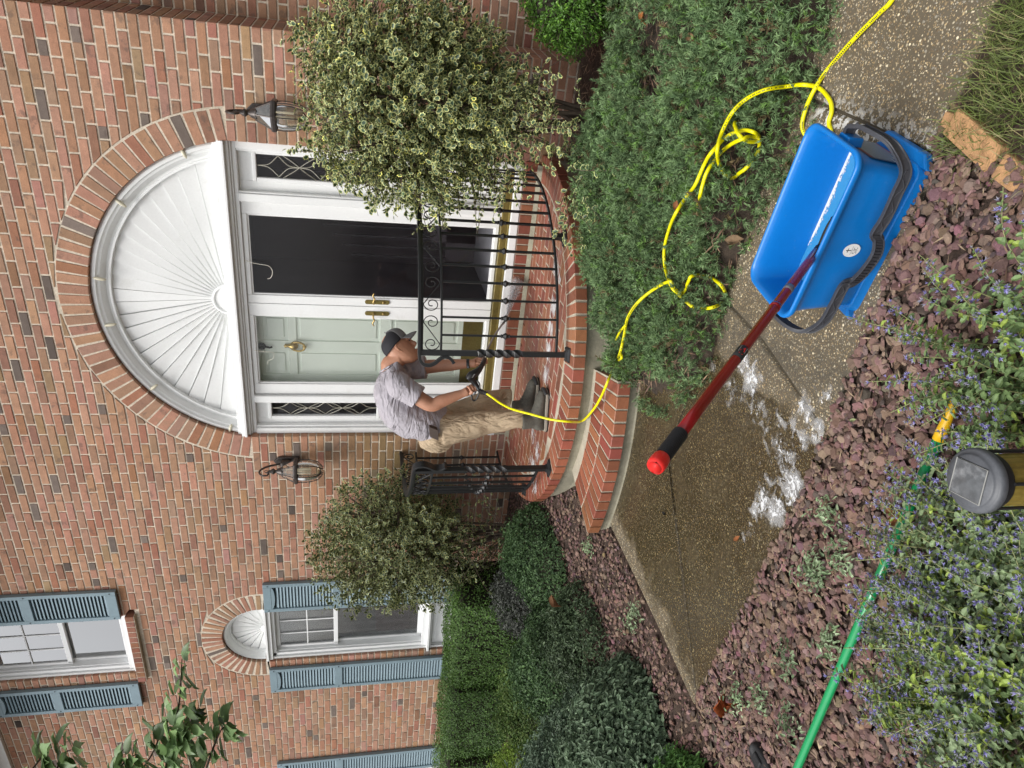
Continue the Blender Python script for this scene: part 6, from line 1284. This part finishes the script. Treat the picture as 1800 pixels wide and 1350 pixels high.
# ------------------------------------------------------------ yellow hose
m_hose = mat('yellow_hose', (.78, .72, .0), .38, var=(6, .05), spec=.5); HR = .0079
def surf(px, py, off=0.):
    z = .1
    for _ in range(8):
        p = atz(px, py, z); x, y = np.array([p[0]]), np.array([p[1]])
        base = float(gh(x, y)[0]); z2 = .004 if walkmask(x, y)[0] > 0 else base
        if inside(x, y)[0]: z2 = base+float(jh(x, y)[0])+.0
        z = z*.4+(z2+HR+off)*.6
    return np.array(atz(px, py, z))
def hs_(pts, dflt=.0): return [surf(*p) if len(p) == 3 else surf(*p, dflt) for p in pts]
hose = empty('yellow_hose', (-1, -2.6, .1), 'bright yellow hose looping over the juniper and under the bucket up to the spray gun', 'hose')
A = hs_([(1600, -60), (1568, 0), (1545, 24), (1500, 70), (1455, 122), (1433, 155, .014), (1417, 190, .008), (1410, 222), (1420, 243), (1440, 258), (1462, 250), (1461, 232), (1457, 215), (1462, 195), (1458, 175), (1440, 155), (1413, 149), (1383, 152, .01), (1345, 158, .02), (1312, 174, .02), (1288, 197, .02), (1270, 230, .02), (1261, 262, .015), (1263, 285, .005), (1270, 300, -.01), (1281, 312, -.05), (1290, 312, -.08), (1300, 304, -.035), (1311, 296, -.02), (1325, 280, -.06), (1334, 262, -.04), (1334, 242, .01), (1326, 233, .0), (1311, 229, -.002), (1295, 232, -.004), (1275, 242, -.004), (1250, 269, -.004), (1238, 289, -.006), (1222, 325, -.003), (1208, 344, .008), (1189, 373, .012), (1177, 400, .012), (1168, 435, .008), (1168, 463, .002), (1172, 482, -.002), (1183, 508, -.015), (1200, 515, -.08), (1210, 495, -.06), (1217, 485, .0), (1243, 485, .012), (1266, 500, .012), (1275, 517, .012), (1270, 532, .01), (1250, 541, .01), (1233, 542, .0), (1215, 538, -.05)])
B2 = hs_([(1292, 215, -.05), (1292, 222, .004), (1300, 238, .012), (1314, 248, .012), (1330, 249, .01), (1333, 244, .0), (1320, 240, .0), (1305, 244, .012), (1283, 255, .012), (1264, 272, .006), (1244, 300, .012), (1235, 325, .006), (1230, 347, -.01), (1226, 362, -.07)])
Cc = hs_([(1215, 538, -.06), (1195, 520, -.05), (1182, 500, -.02), (1175, 495, .015), (1147, 510, .015), (1120, 533, .015), (1103, 560, .015), (1097, 590, .018), (1090, 620, .018), (1082, 640, .018)])
hang = [np.array(atz(1070, 667, .24)), np.array(atz(1057, 697, .22)), np.array(atz(1043, 720, .20)), np.array(atz(1023, 740, .19)), np.array(at(1000, 741, -1.72)), np.array(at(967, 737, -1.66)), np.array(at(933, 728, -1.55)), np.array(at(900, 719, -1.42)), np.array(at(880, 709, -1.32)), np.array(at(866, 699, -1.24)), np.array(at(856, 692, -1.20))]
hose_paths = [cr(A, 6), cr(B2, 6), cr(Cc+hang, 6)]
for nm, Q in zip(('hose_run', 'hose_loop', 'hose_lead'), hose_paths): MB().tube(Q, HR, 12).build(nm, m_hose, hose, smooth=True)
# couplings: two short doubled bits where the hose crosses itself
for P in ([(1083, 597, .012), (1090, 583, .016), (1099, 572, .012)], [(1082, 636, .02), (1092, 630, .026), (1092, 622, .022)]): MB().tube(cr(hs_(P), 5), HR*.9, 10).build('hose_stub', m_hose, hose, smooth=True)
# printed black lettering: a row of small dashes along the hose
b = MB(); g = np.random.default_rng(2)
for Q, i0, i1 in ((hose_paths[0], 8, 30), (hose_paths[0], 40, 52), (hose_paths[0], 100, 126), (hose_paths[0], 255, 275), (hose_paths[0], 300, 322), (hose_paths[2], 30, 50)):
    for i in range(i0, min(i1, len(Q)-1)):
        for f in (.0, .33, .66):
            if g.random() < .3: continue
            p = Q[i]+(Q[i+1]-Q[i])*f; t = Q[i+1]-Q[i]; seg = np.linalg.norm(t); t /= seg; n_ = CAMP-p; n_ -= t*n_.dot(t); n_ /= np.linalg.norm(n_); s = np.cross(t, n_); L = min(seg*.10, .0035); c = p+n_*(HR+.0003)
            b.add([c-t*L-s*.0024, c+t*L-s*.0024, c+t*L+s*.0024, c-t*L+s*.0024], [(0, 1, 2, 3)])
b.build('printed_text', m_ink, hose)['kind'] = 'stuff'
# ------------------------------------------------------------ the man
MY = lambda px, py, y: np.array(at(px, py, y))
J = dict(pelvis=MY(768, 752, -.90), waist=MY(745, 738, -.88), chest=MY(710, 708, -.85), upper=MY(689, 662, -.80), neck=MY(688, 639, -.755), headc=MY(702, 613, -.72),
         hipR=MY(785, 757, -1.00), kneeR=MY(858, 742, -1.03), ankR=MY(910, 736, -1.10), hipL=MY(785, 742, -.80), kneeL=MY(850, 708, -.74), ankL=MY(890, 700, -.66),
         shR=MY(702, 678, -1.00), elR=MY(757, 712, -1.08), wrR=MY(812, 692, -1.06), haR=MY(832, 683, -1.05), shL=MY(712, 648, -.62), elL=MY(772, 643, -.66), wrL=MY(826, 639, -.74), haL=MY(848, 638, -.76))
man = empty('person', (float(J['pelvis'][0]), float(J['pelvis'][1]), PZ), 'man in grey t-shirt, khaki trousers and cap bending forward with a spray gun', 'person')
m_skin = mat('skin', (.42, .205, .125), .5, var=[(14, .10), (70, .06)], bump=[(160, .15, .001)], blotch=[(20, .55, .75, (.45, .15, .09), .3)])
m_shirt = mat('grey_t_shirt', (.37, .345, .375), .85, var=[(5, .05), (40, .04)], fold=[((4, 4, 11), .8, .07), ((9, 9, 26), .35, .02)], bump=[(400, .15, .001)])
m_pants = mat('khaki_trousers', (.44, .335, .22), .85, var=[(6, .07), (40, .05)], fold=[((9, 9, 3.2), .75, .10), ((18, 18, 9), .35, .03)], bump=[(500, .15, .001)])
m_cap = mat('cap_black', (.013, .013, .017), .8, bump=[(300, .2, .001)]); m_cap2 = mat('cap_grey', (.17, .17, .175), .85, bump=[(300, .2, .001)]); m_hair = mat('short_hair', (.05, .035, .03), .9)
m_shoe = mat('hiking_shoe', (.085, .08, .065), .8, var=[(60, .25)], bump=[(120, .4, .002)]); m_sole = mat('shoe_sole', (.30, .27, .22), .8); m_soled = mat('dark_sole', (.02, .02, .02), .7)
def loft(sec, n=20):
    """sec: list of (centre, u-axis, v-axis, ru, rv) rings -> closed skin"""
    V = []; 
    for c, u, v, ru, rv in sec:
        for k in range(n): a = 2*math.pi*k/n; V.append(np.array(c)+u*ru*math.cos(a)+v*rv*math.sin(a))
    return V, [(i*n+k, i*n+(k+1) % n, (i+1)*n+(k+1) % n, (i+1)*n+k) for i in range(len(sec)-1) for k in range(n)]+[tuple(range(n))[::-1], tuple(range((len(sec)-1)*n, len(sec)*n))]
def chain(pts, rads, wide=None, flat=1.0, k=7, n=18):
    """smooth tapering limb with optional wide axis"""
    P = cr(pts, k); r = np.interp(np.linspace(0, len(pts)-1, len(P)), np.arange(len(pts)), rads); T = np.gradient(P, axis=0); T /= np.linalg.norm(T, axis=1)[:, None]; S_ = []
    w = np.array(wide if wide is not None else [.6, -.8, 0], float)
    for p, t, rr in zip(P, T, r): u = w-t*w.dot(t); u /= np.linalg.norm(u); v = np.cross(t, u); S_.append((p, u, v, rr, rr*flat))
    return S_
def fused(name, lofts, m, parent, vox, smooth=6, disp=None):
    b = MB()
    for S_ in lofts: V, Fc = loft(S_) if isinstance(S_, list) else S_; b.add(V, Fc)
    o = b.build(name, m, parent, smooth=True)
    # consistent outward normals help the voxel remesh
    r = o.modifiers.new('fuse', 'REMESH'); r.mode = 'VOXEL'; r.voxel_size = vox; r.use_smooth_shade = True; s = o.modifiers.new('soft', 'SMOOTH'); s.iterations = smooth; s.factor = .5
    if disp:
        for i, (sc, st) in enumerate(disp):
            t = bpy.data.textures.new(name+'_folds', 'CLOUDS'); t.noise_scale = sc; t.noise_depth = 2; d = o.modifiers.new('folds', 'DISPLACE'); d.texture = t; d.strength = st; d.mid_level = .5; d.texture_coords = 'GLOBAL'
    return o
shv = J['shR']-J['shL']; shv /= np.linalg.norm(shv)              # towards his right side (the camera side)
fwd = np.array([.80, .60, 0]); up = np.array([0, 0, 1.])
hc = J['headc']; hf = np.array([.50, .32, -.80]); hf /= np.linalg.norm(hf); hr = np.cross(hf, up); hr /= np.linalg.norm(hr); hu = np.cross(hr, hf)   # face, right ear side, crown
HS = 1.13
def hp_(f, r, u): return hc+HS*(hf*f+hr*r+hu*u)
def headrings():
    S_ = []       # rings from chin to crown: (u height, front, back, half width)
    for u, fr, bk_, w in [(-.125, .062, .01, .028), (-.115, .078, -.01, .044), (-.095, .088, -.045, .058), (-.07, .090, -.070, .066), (-.04, .094, -.088, .071), (-.01, .090, -.098, .074), (.02, .092, -.102, .077), (.05, .091, -.101, .078), (.08, .080, -.094, .072), (.105, .055, -.072, .056), (.122, .02, -.035, .03)]:
        S_.append((hp_((fr+bk_)/2, 0, u), hf, hr, (fr-bk_)/2, w))
    return S_
head = headrings()
neck = chain([J['upper']+up*-.02, J['neck']+hf*-.02, hp_(-.03, 0, -.05)], [.062, .064, .062], wide=shv)
nose = chain([hp_(.084, 0, .014), hp_(.096, 0, -.012), hp_(.103, 0, -.030), hp_(.088, 0, -.043)], [.012, .013, .015, .011], k=4)
brow = chain([hp_(.078, -.045, .022), hp_(.090, 0, .026), hp_(.078, .045, .022)], [.013, .014, .013], k=4); lips = chain([hp_(.080, -.024, -.070), hp_(.093, 0, -.070), hp_(.080, .024, -.070)], [.006, .009, .006], k=4); chin = chain([hp_(.06, 0, -.10), hp_(.084, 0, -.105)], [.02, .02], k=3)
ears = []
for s in (1, -1):
    e0 = hp_(-.004, .076*s, .0); ears.append(chain([e0+HS*(-hu*.034+hf*.006), e0+HS*(-hu*.012-hf*.010+hr*s*.010), e0+HS*(hu*.018-hf*.016+hr*s*.014), e0+HS*(hu*.030+hf*.002+hr*s*.008)], [.007, .011, .013, .008], wide=hf, flat=.6, k=4))
def arm(sh, el, wr, ha, s):
    return chain([sh, sh*.5+el*.5, el, el*.62+wr*.38, wr, wr*.5+ha*.5], [.066, .058, .049, .048, .031, .034], k=6)
armR = arm(J['shR'], J['elR'], J['wrR'], J['haR'], 1); armL = arm(J['shL'], J['elL'], J['wrL'], J['haL'], -1)
# hands closed round the gun grip / lance
gunb = MY(838, 668, -1.05)                                      # body of the gun
lan0, lan1 = MY(826, 664, -1.04), MY(887, 567, -.62)            # lance start / tip
ld = lan1-lan0; ld /= np.linalg.norm(ld)
def hand(wr, grip, axis, side):
    """palm and five fingers wrapped round an axis through grip"""
    ax = axis/np.linalg.norm(axis); pd = grip-wr; pd /= np.linalg.norm(pd); pn = np.cross(ax, pd); pn /= np.linalg.norm(pn); toward = pd-ax*pd.dot(ax); toward /= np.linalg.norm(toward); nrm_ = np.cross(ax, toward); out = []
    pc = grip-toward*.034; out.append(chain([wr, wr*.4+pc*.6, pc, pc+toward*.016], [.031, .036, .043, .036], wide=ax, flat=.60, k=4))
    for k in range(4):
        o = (k-1.5)*.021; Lf = [.92, 1.0, .96, .80][k]; c = grip+ax*o; r0 = .026
        pts = []
        for a in (200, 160, 115, 60, 5, -55): a_ = math.radians(a); pts.append(c+toward*(-.008)+(-toward*-math.cos(a_)*1.0+nrm_*side*math.sin(a_))*r0*(1.0+.12*Lf))
        out.append(chain(pts, [.0112, .0108, .0102, .0098, .009, .0078], k=3, n=10))
    a0 = grip-toward*.03+ax*.034; out.append(chain([pc+ax*.028, a0+nrm_*side*-.012+toward*.016+ax*.008, a0+nrm_*side*-.022+toward*.040, a0-nrm_*side*.012+toward*.058-ax*.012], [.016, .0135, .012, .009], k=4, n=10))
    return out
handR = hand(J['wrR'], J['haR'], gunb+up*.09-ld*.1-(gunb-up*.02), 1); handL = hand(J['wrL'], J['haL']+ld*.0, ld, -1)
torsoc = chain([J['pelvis'], J['waist'], J['chest'], J['upper']], [.15, .15, .15, .10], wide=shv, flat=.75)
legc = [chain([J['hip'+s], J['knee'+s], J['ank'+s], J['ank'+s]-up*.04], [.09, .062, .045, .045]) for s in 'RL']
body = fused('body', [torsoc, neck, head, nose, brow, lips, chin, *ears, armR, armL, *legc], m_skin, man, .0065, 4)
for s, hnd, nm in ((1, handR, 'hand'), (-1, handL, 'hand')): fused(nm, hnd, m_skin, man, .0032, 3)
b = MB()                                                        # eyes
m_eye = mat('eye', (.03, .025, .02), .4)
for s in (-1, 1): b.lathe([(0, -.008), (.005, -.004), (.007, 0), (.005, .004), (0, .006)], tuple(hp_(.083, .030*s, .006)), 10)
b.build('eyes', m_eye, man, smooth=True)
b = MB()
for s in (-1, 1): b.tube([hp_(.088, .016*s, .022), hp_(.090, .030*s, .027), hp_(.078, .046*s, .022)], .0035, 6)
b.build('eyebrows', m_hair, man, smooth=True)
# t-shirt: heavy back and belly, short sleeves
tax = J['upper']-J['pelvis']; tax /= np.linalg.norm(tax); bk2 = np.cross(shv, tax); bk2 /= np.linalg.norm(bk2)
if bk2.dot(fwd) < 0: bk2 = -bk2                                  # forward (belly) direction
def tor(f, off, w, d): 
    pts = [J['pelvis'], J['waist'], J['chest'], J['upper'], J['neck']]; i = min(int(f), 3); p = pts[i]+(pts[i+1]-pts[i])*(f-i); return (p+bk2*off, shv, bk2, w, d)
torso = [tor(-.02, .0, .190, .150), tor(.25, .005, .195, .158), tor(.6, .005, .200, .168), tor(1.0, -.012, .208, .190), tor(1.4, -.022, .213, .190), tor(1.8, -.032, .220, .180), tor(2.2, -.040, .224, .170), tor(2.6, -.045, .224, .158), tor(2.95, -.042, .205, .140), tor(3.25, -.036, .178, .134), tor(3.55, -.030, .140, .122), tor(3.85, -.020, .112, .108), tor(3.999, -.014, .100, .098)]
def sleeve(sh, el, f=.62, s=1): 
    e = sh+(el-sh)*f; n_ = sh+(J['upper']-sh)*.45
    return chain([n_, sh*.9+n_*.1, sh*.55+e*.45, e], [.085, .092, .088, .090], k=6)
shirt = fused('t_shirt', [torso, sleeve(J['shR'], J['elR']), sleeve(J['shL'], J['elL'])], m_shirt, man, .008, 5, [(.16, .020)])
fused('collar', [chain([J['neck']+hf*-.03+up*-.025+(hr*math.cos(a)*.082+hf*math.sin(a)*.080)-up*.018*math.sin(a) for a in np.linspace(0, 2*math.pi, 14)], [.007]*14, k=3, n=8)], m_shirt, man, .004, 2)
# trousers
hipc = [(J['pelvis']+tax*.10, shv, bk2, .178, .140), (J['pelvis']+tax*.04, shv, bk2, .190, .160), (J['pelvis']-tax*.03-bk2*.02, shv, bk2, .196, .172), (J['pelvis']-tax*.10-bk2*.01, shv, bk2, .185, .160), (J['pelvis']-tax*.15, shv, bk2, .150, .12)]
def leg(s): h_, k_, a_ = J['hip'+s], J['knee'+s], J['ank'+s]; return chain([h_+up*.03, h_*.65+k_*.35, k_, k_*.5+a_*.5, a_+up*.02, a_-up*.035], [.118, .112, .090, .086, .074, .078], wide=fwd, flat=.92, k=7)
fused('trousers', [hipc, leg('R'), leg('L')], m_pants, man, .008, 5, [(.16, .020)])
b = MB(); pk = J['pelvis']+shv*.185-up*.02+bk2*-.01; 
pq = [np.array(at(x, y, -1.13)) for x, y in ((756, 762), (776, 752), (770, 768), (758, 772))]
V = [p+np.array([0, -.0, 0]) for p in (np.array(at(755, 752, -1.12)), np.array(at(769, 757, -1.12)), np.array(at(770, 773, -1.115)), np.array(at(757, 768, -1.115)))]
b.add(V+[v+np.array([.0, .05, 0]) for v in V], [(0, 1, 2, 3), (4, 5, 6, 7), (0, 1, 5, 4), (1, 2, 6, 5), (2, 3, 7, 6), (3, 0, 4, 7)]).build('tool_pouch', mat('brown_patch', (.075, .055, .045), .8), man, bevel=.004)
# cap
cf = MB(); n_ = 28; V = []; cu = hu*.98-hf*.10; cu /= np.linalg.norm(cu); cfw = np.cross(cu, hr)*-1
if cfw.dot(hf) < 0: cfw = -cfw
CB = hp_(-.004, 0, .034); prof = [(1.0, 0), (1.02, .022), (.99, .045), (.90, .068), (.70, .088), (.38, .100), (.05, .104)]
def cappt(r, h, a): return CB+cfw*(.107*r*math.cos(a))+hr*(.089*r*math.sin(a))+cu*(h+.012*math.cos(a)*(h > .01))
for part, a0, a1, mt in (('cap_front', -62, 62, m_cap2), ('cap_back', 62, 298, m_cap)):
    b = MB(); V = []; K = 20
    for i in range(K+1):
        a = math.radians(a0+(a1-a0)*i/K)
        for r, h in prof: dip = -.020*max(0, -math.cos(a))*(1-h/.104); V.append(cappt(r, h, a)+cu*dip)
    m_ = len(prof); b.add(V, [(i*m_+j, (i+1)*m_+j, (i+1)*m_+j+1, i*m_+j+1) for i in range(K) for j in range(m_-1)]); o = b.build(part, mt, man, smooth=True, sub=1); sd = o.modifiers.new('thick', 'SOLIDIFY'); sd.thickness = .003
b = MB(); b.lathe([(0, .006), (.006, .004), (.007, 0)], tuple(cappt(.02, .107, 0)), 8); b.build('cap_button', m_cap2, man, smooth=True)
b = MB(); V = []; K = 16
for i in range(K+1):
    a = math.radians(-58+116*i/K); p0 = cappt(1.0, .004, a)
    for t in (0, .35, .7, 1.0): V.append(p0+cfw*(.078*t*math.cos(a*.9))-cu*(.026*t*t+.020*abs(math.sin(a))*t)+hr*math.sin(a)*.006*t)
b.add(V, [(i*4+j, (i+1)*4+j, (i+1)*4+j+1, i*4+j+1) for i in range(K) for j in range(3)]); o = b.build('cap_brim', m_cap2, man, smooth=True, sub=1); sd = o.modifiers.new('thick', 'SOLIDIFY'); sd.thickness = .004
# wrist watch
b = MB(); wd = J['haL']-J['wrL']; wd /= np.linalg.norm(wd); b.tube([J['wrL']-wd*.024, J['wrL']-wd*.002], .0375, 16); b.build('watch_strap', m_black, man, smooth=False, bevel=.003)
b = MB(); wc = J['wrL']-wd*.013+np.array([-.2, -.95, .1])*.037; b.lathe([(0, .006), (.015, .006), (.017, .0)], tuple(wc), 14); b.build('watch_face', mat('watch_glass', (.15, .16, .17), .15, metal=.5), man)
# shoes
def shoe(heel, toe, z, s):
    heel = np.array([heel[0], heel[1], z]); toe = np.array([toe[0], toe[1], z]); f = toe-heel; L = np.linalg.norm(f); f /= L; sd = np.cross(f, up); P = lambda t, w, h: heel+f*L*t+sd*w+up*h
    S_ = [(P(t, 0, zc), sd, up, w, h) for t, w, h, zc in ((.0, .030, .034, .055), (.05, .042, .046, .062), (.2, .048, .062, .080), (.4, .050, .060, .078), (.55, .053, .050, .066), (.72, .058, .040, .056), (.86, .055, .034, .050), (.96, .042, .026, .044), (1.0, .024, .016, .040))]
    an = chain([P(.24, 0, .07), P(.22, 0, .13), P(.20, 0, .19)], [.054, .055, .056], wide=f, flat=.85, k=4)
    o = fused('shoe', [S_, an], m_shoe, man, .005, 4)
    b = MB(); so_ = [(-.03, .022), (.02, .040), (.2, .050), (.45, .048), (.62, .056), (.78, .063), (.9, .057), (.99, .036), (1.04, .010)]; pts = [P(t, w, 0) for t, w in so_]+[P(t, -w, 0) for t, w in so_[::-1]]; n_ = len(pts)
    b.add([p+up*.002 for p in pts]+[p+up*.020 for p in pts]+[p*.0+p+up*.028 for p in pts], [tuple(range(n_))[::-1]]+[(i, (i+1) % n_, n_+(i+1) % n_, n_+i) for i in range(n_)]+[(n_+i, n_+(i+1) % n_, 2*n_+(i+1) % n_, 2*n_+i) for i in range(n_)]+[tuple(range(2*n_, 3*n_))]).build('sole', m_sole, o, bevel=.003)
    MB().add([p+up*.001+f*0 for p in pts]+[cen_+(p-cen_)*1.03+up*.011 for p in pts for cen_ in [P(.5, 0, 0)]], [tuple(range(n_))[::-1], tuple(range(n_, 2*n_))]+[(i, (i+1) % n_, n_+(i+1) % n_, n_+i) for i in range(n_)]).build('outsole', m_soled, o)
    b = MB()
    for k in range(5): t = .36+.075*k; h = .142-.012*k; b.tube([P(t, -.026, h-.010), P(t+.012, 0, h+.003), P(t+.03, .026, h-.012)], .0032, 6)
    b.build('laces', m_soled, o, smooth=True)
    b = MB(); b.tube(cr([P(.90, -.052, .026), P(1.015, -.025, .034), P(1.03, 0, .036), P(1.015, .025, .034), P(.90, .052, .026)], 4), .015, 8); b.build('toe_cap', m_soled, o, smooth=True); return o
hN = np.array(atz(961, 756, PZ))[:2]; tN = np.array(atz(963, 694, PZ))[:2]; tN = hN+(tN-hN)/np.linalg.norm(tN-hN)*.30; shoe(hN, tN, PZ, 1)
tF = np.array(atz(947, 667, PZ))[:2]; hF = tF-np.array([.29, .05]); shoe(hF, tF, PZ, -1)
# ------------------------------------------------------------ spray gun
m_gun = mat('black_gun_plastic', (.012, .012, .013), .4); gun = empty('spray_gun', tuple(gunb), 'black pressure washer spray gun with a grey lance held in both hands', 'spray gun')
gd = ld
def gp(a, u, r=0): return gunb+gd*a+up*u+np.cross(gd, up)*r
fused('gun_body', [chain([MY(822, 667, -1.05), MY(828, 660, -1.04), MY(838, 654, -1.02), MY(846, 645, -.98)], [.022, .030, .028, .018], k=5), chain([MY(826, 662, -1.04), MY(836, 676, -1.05), MY(845, 688, -1.09), MY(856, 692, -1.20)], [.026, .018, .0155, .0145], k=5)], m_gun, gun, .004, 3)
b = MB(); P = cr([MY(838, 668, -1.05), MY(843, 676, -1.07), MY(842, 690, -1.08), MY(836, 703, -1.08), MY(830, 702, -1.08), MY(829, 694, -1.07)], 5); b.tube(P, .0075, 8, .8); b.build('trigger_guard', m_gun, gun, smooth=True)
b = MB(); P = cr([MY(836, 672, -1.05), MY(838, 682, -1.06), MY(834, 694, -1.07)], 5); b.tube(P, .006, 8); b.build('trigger', m_grey, gun, smooth=True)
b = MB(); b.tube([MY(842, 650, -.99), MY(851, 636, -.80), MY(852, 630, -.76)], [.017, .016, .014], 12); b.build('lance_grip', m_gun, gun, smooth=True)
LP_ = cr([MY(846, 640, -.84), MY(853, 622, -.74), MY(868, 592, -.66), MY(880, 574, -.62), MY(885, 568, -.60)], 6); MB().tube(LP_, .0075, 10).build('lance', mat('grey_lance', (.20, .17, .155), .4, metal=.3), gun, smooth=True)
MB().tube([MY(884, 569, -.60), MY(888, 564, -.585)], [.010, .007], 10).build('nozzle', m_gun, gun, smooth=True)
MB().tube([MY(856, 692, -1.20), MY(850, 689, -1.15), MY(846, 687, -1.11)], .0125, 12).build('hose_connector', m_gun, gun, smooth=True)
b = MB(); t0_ = MY(833, 661, -1.083)
for k, w in enumerate((.006, .004, .006, .005)): p = t0_+gd*(.009*k-.014); b.add([p, p+gd*.006, p+gd*.006+up*w*1.6, p+up*w*1.6], [(0, 1, 2, 3)])
b.build('gun_lettering', mat('print_grey', (.5, .5, .5), .5), gun)
# ------------------------------------------------------------ water spray
def mist(name, a):
    m = bpy.data.materials.new(name); m.use_nodes = True; n = m.node_tree.nodes; L = m.node_tree.links; p = n['Principled BSDF']; p.inputs['Base Color'].default_value = (.85, .87, .9, 1); p.inputs['Roughness'].default_value = .6
    t = n.new('ShaderNodeTexNoise'); t.inputs['Scale'].default_value = 20; g_ = n.new('ShaderNodeNewGeometry'); L.new(g_.outputs['Position'], t.inputs['Vector']); at_ = n.new('ShaderNodeAttribute'); at_.attribute_name = 'Col'; s = n.new('ShaderNodeSeparateColor'); L.new(at_.outputs['Color'], s.inputs[0]); mu = n.new('ShaderNodeMath'); mu.operation = 'MULTIPLY'; L.new(t.outputs[0], mu.inputs[0]); L.new(s.outputs[0], mu.inputs[1]); m2 = n.new('ShaderNodeMath'); m2.operation = 'MULTIPLY'; m2.inputs[1].default_value = a; L.new(mu.outputs[0], m2.inputs[0]); L.new(m2.outputs[0], p.inputs['Alpha']); return m
n0 = MY(888, 564, -.585); e0 = np.array(at(898, 488, -.02)); e1 = np.array(atz(922, 486, PZ+.01)); g = np.random.default_rng(9); V = []; Fc = []; C = []
for k in range(9):          # thin sheets of the fan, each a little apart
    K = 12; off = g.normal(0, .012, 3); i0 = len(V)
    for j in range(K+1):
        f = j/K; e = e0*(1-f)+e1*f+off+g.normal(0, .012, 3)
        for t in (0, .3, .65, 1.0): V.append(n0+(e-n0)*t); C.append([(1.0, .75, .55, .10)[(0, .3, .65, 1.0).index(t)]*(1-abs(2*f-1)**3*.6)]*3)
    for j in range(K):
        for t in range(3): Fc.append((i0+j*4+t, i0+(j+1)*4+t, i0+(j+1)*4+t+1, i0+j*4+t+1))
sp_ = empty('water_spray', tuple(n0), 'fan of fine white water spray from the lance hitting the brick under the door', 'water spray')
tag(link('spray_sheet', npmesh('spray_sheet', np.array(V), np.array(Fc), np.array(C)), mist('spray_mist', .9), sp_), kind='stuff')
nd = 900; f = g.random(nd); t = g.random(nd)**.6; e = e0[None]*(1-f[:, None])+e1[None]*f[:, None]; P = n0+(e-n0)*t[:, None]+g.normal(0, .006, (nd, 3))*(1+t[:, None]*2); oc = (np.array([(0, 0, 1.), (1, 0, 0), (0, 1, 0), (-1, 0, 0), (0, -1, 0), (0, 0, -1)]), np.array([(0, 1, 2), (0, 2, 3), (0, 3, 4), (0, 4, 1), (5, 2, 1), (5, 3, 2), (5, 4, 3), (5, 1, 4)]), np.ones((6, 3)))
V, Fc, C = inst(oc, P, basis(rdir(nd), rdir(nd)), g.uniform(.0006, .0016, nd)); tag(link('droplets', npmesh('droplets', V, Fc, C), mat('water_droplet', (.85, .87, .9), .2), sp_), kind='stuff')
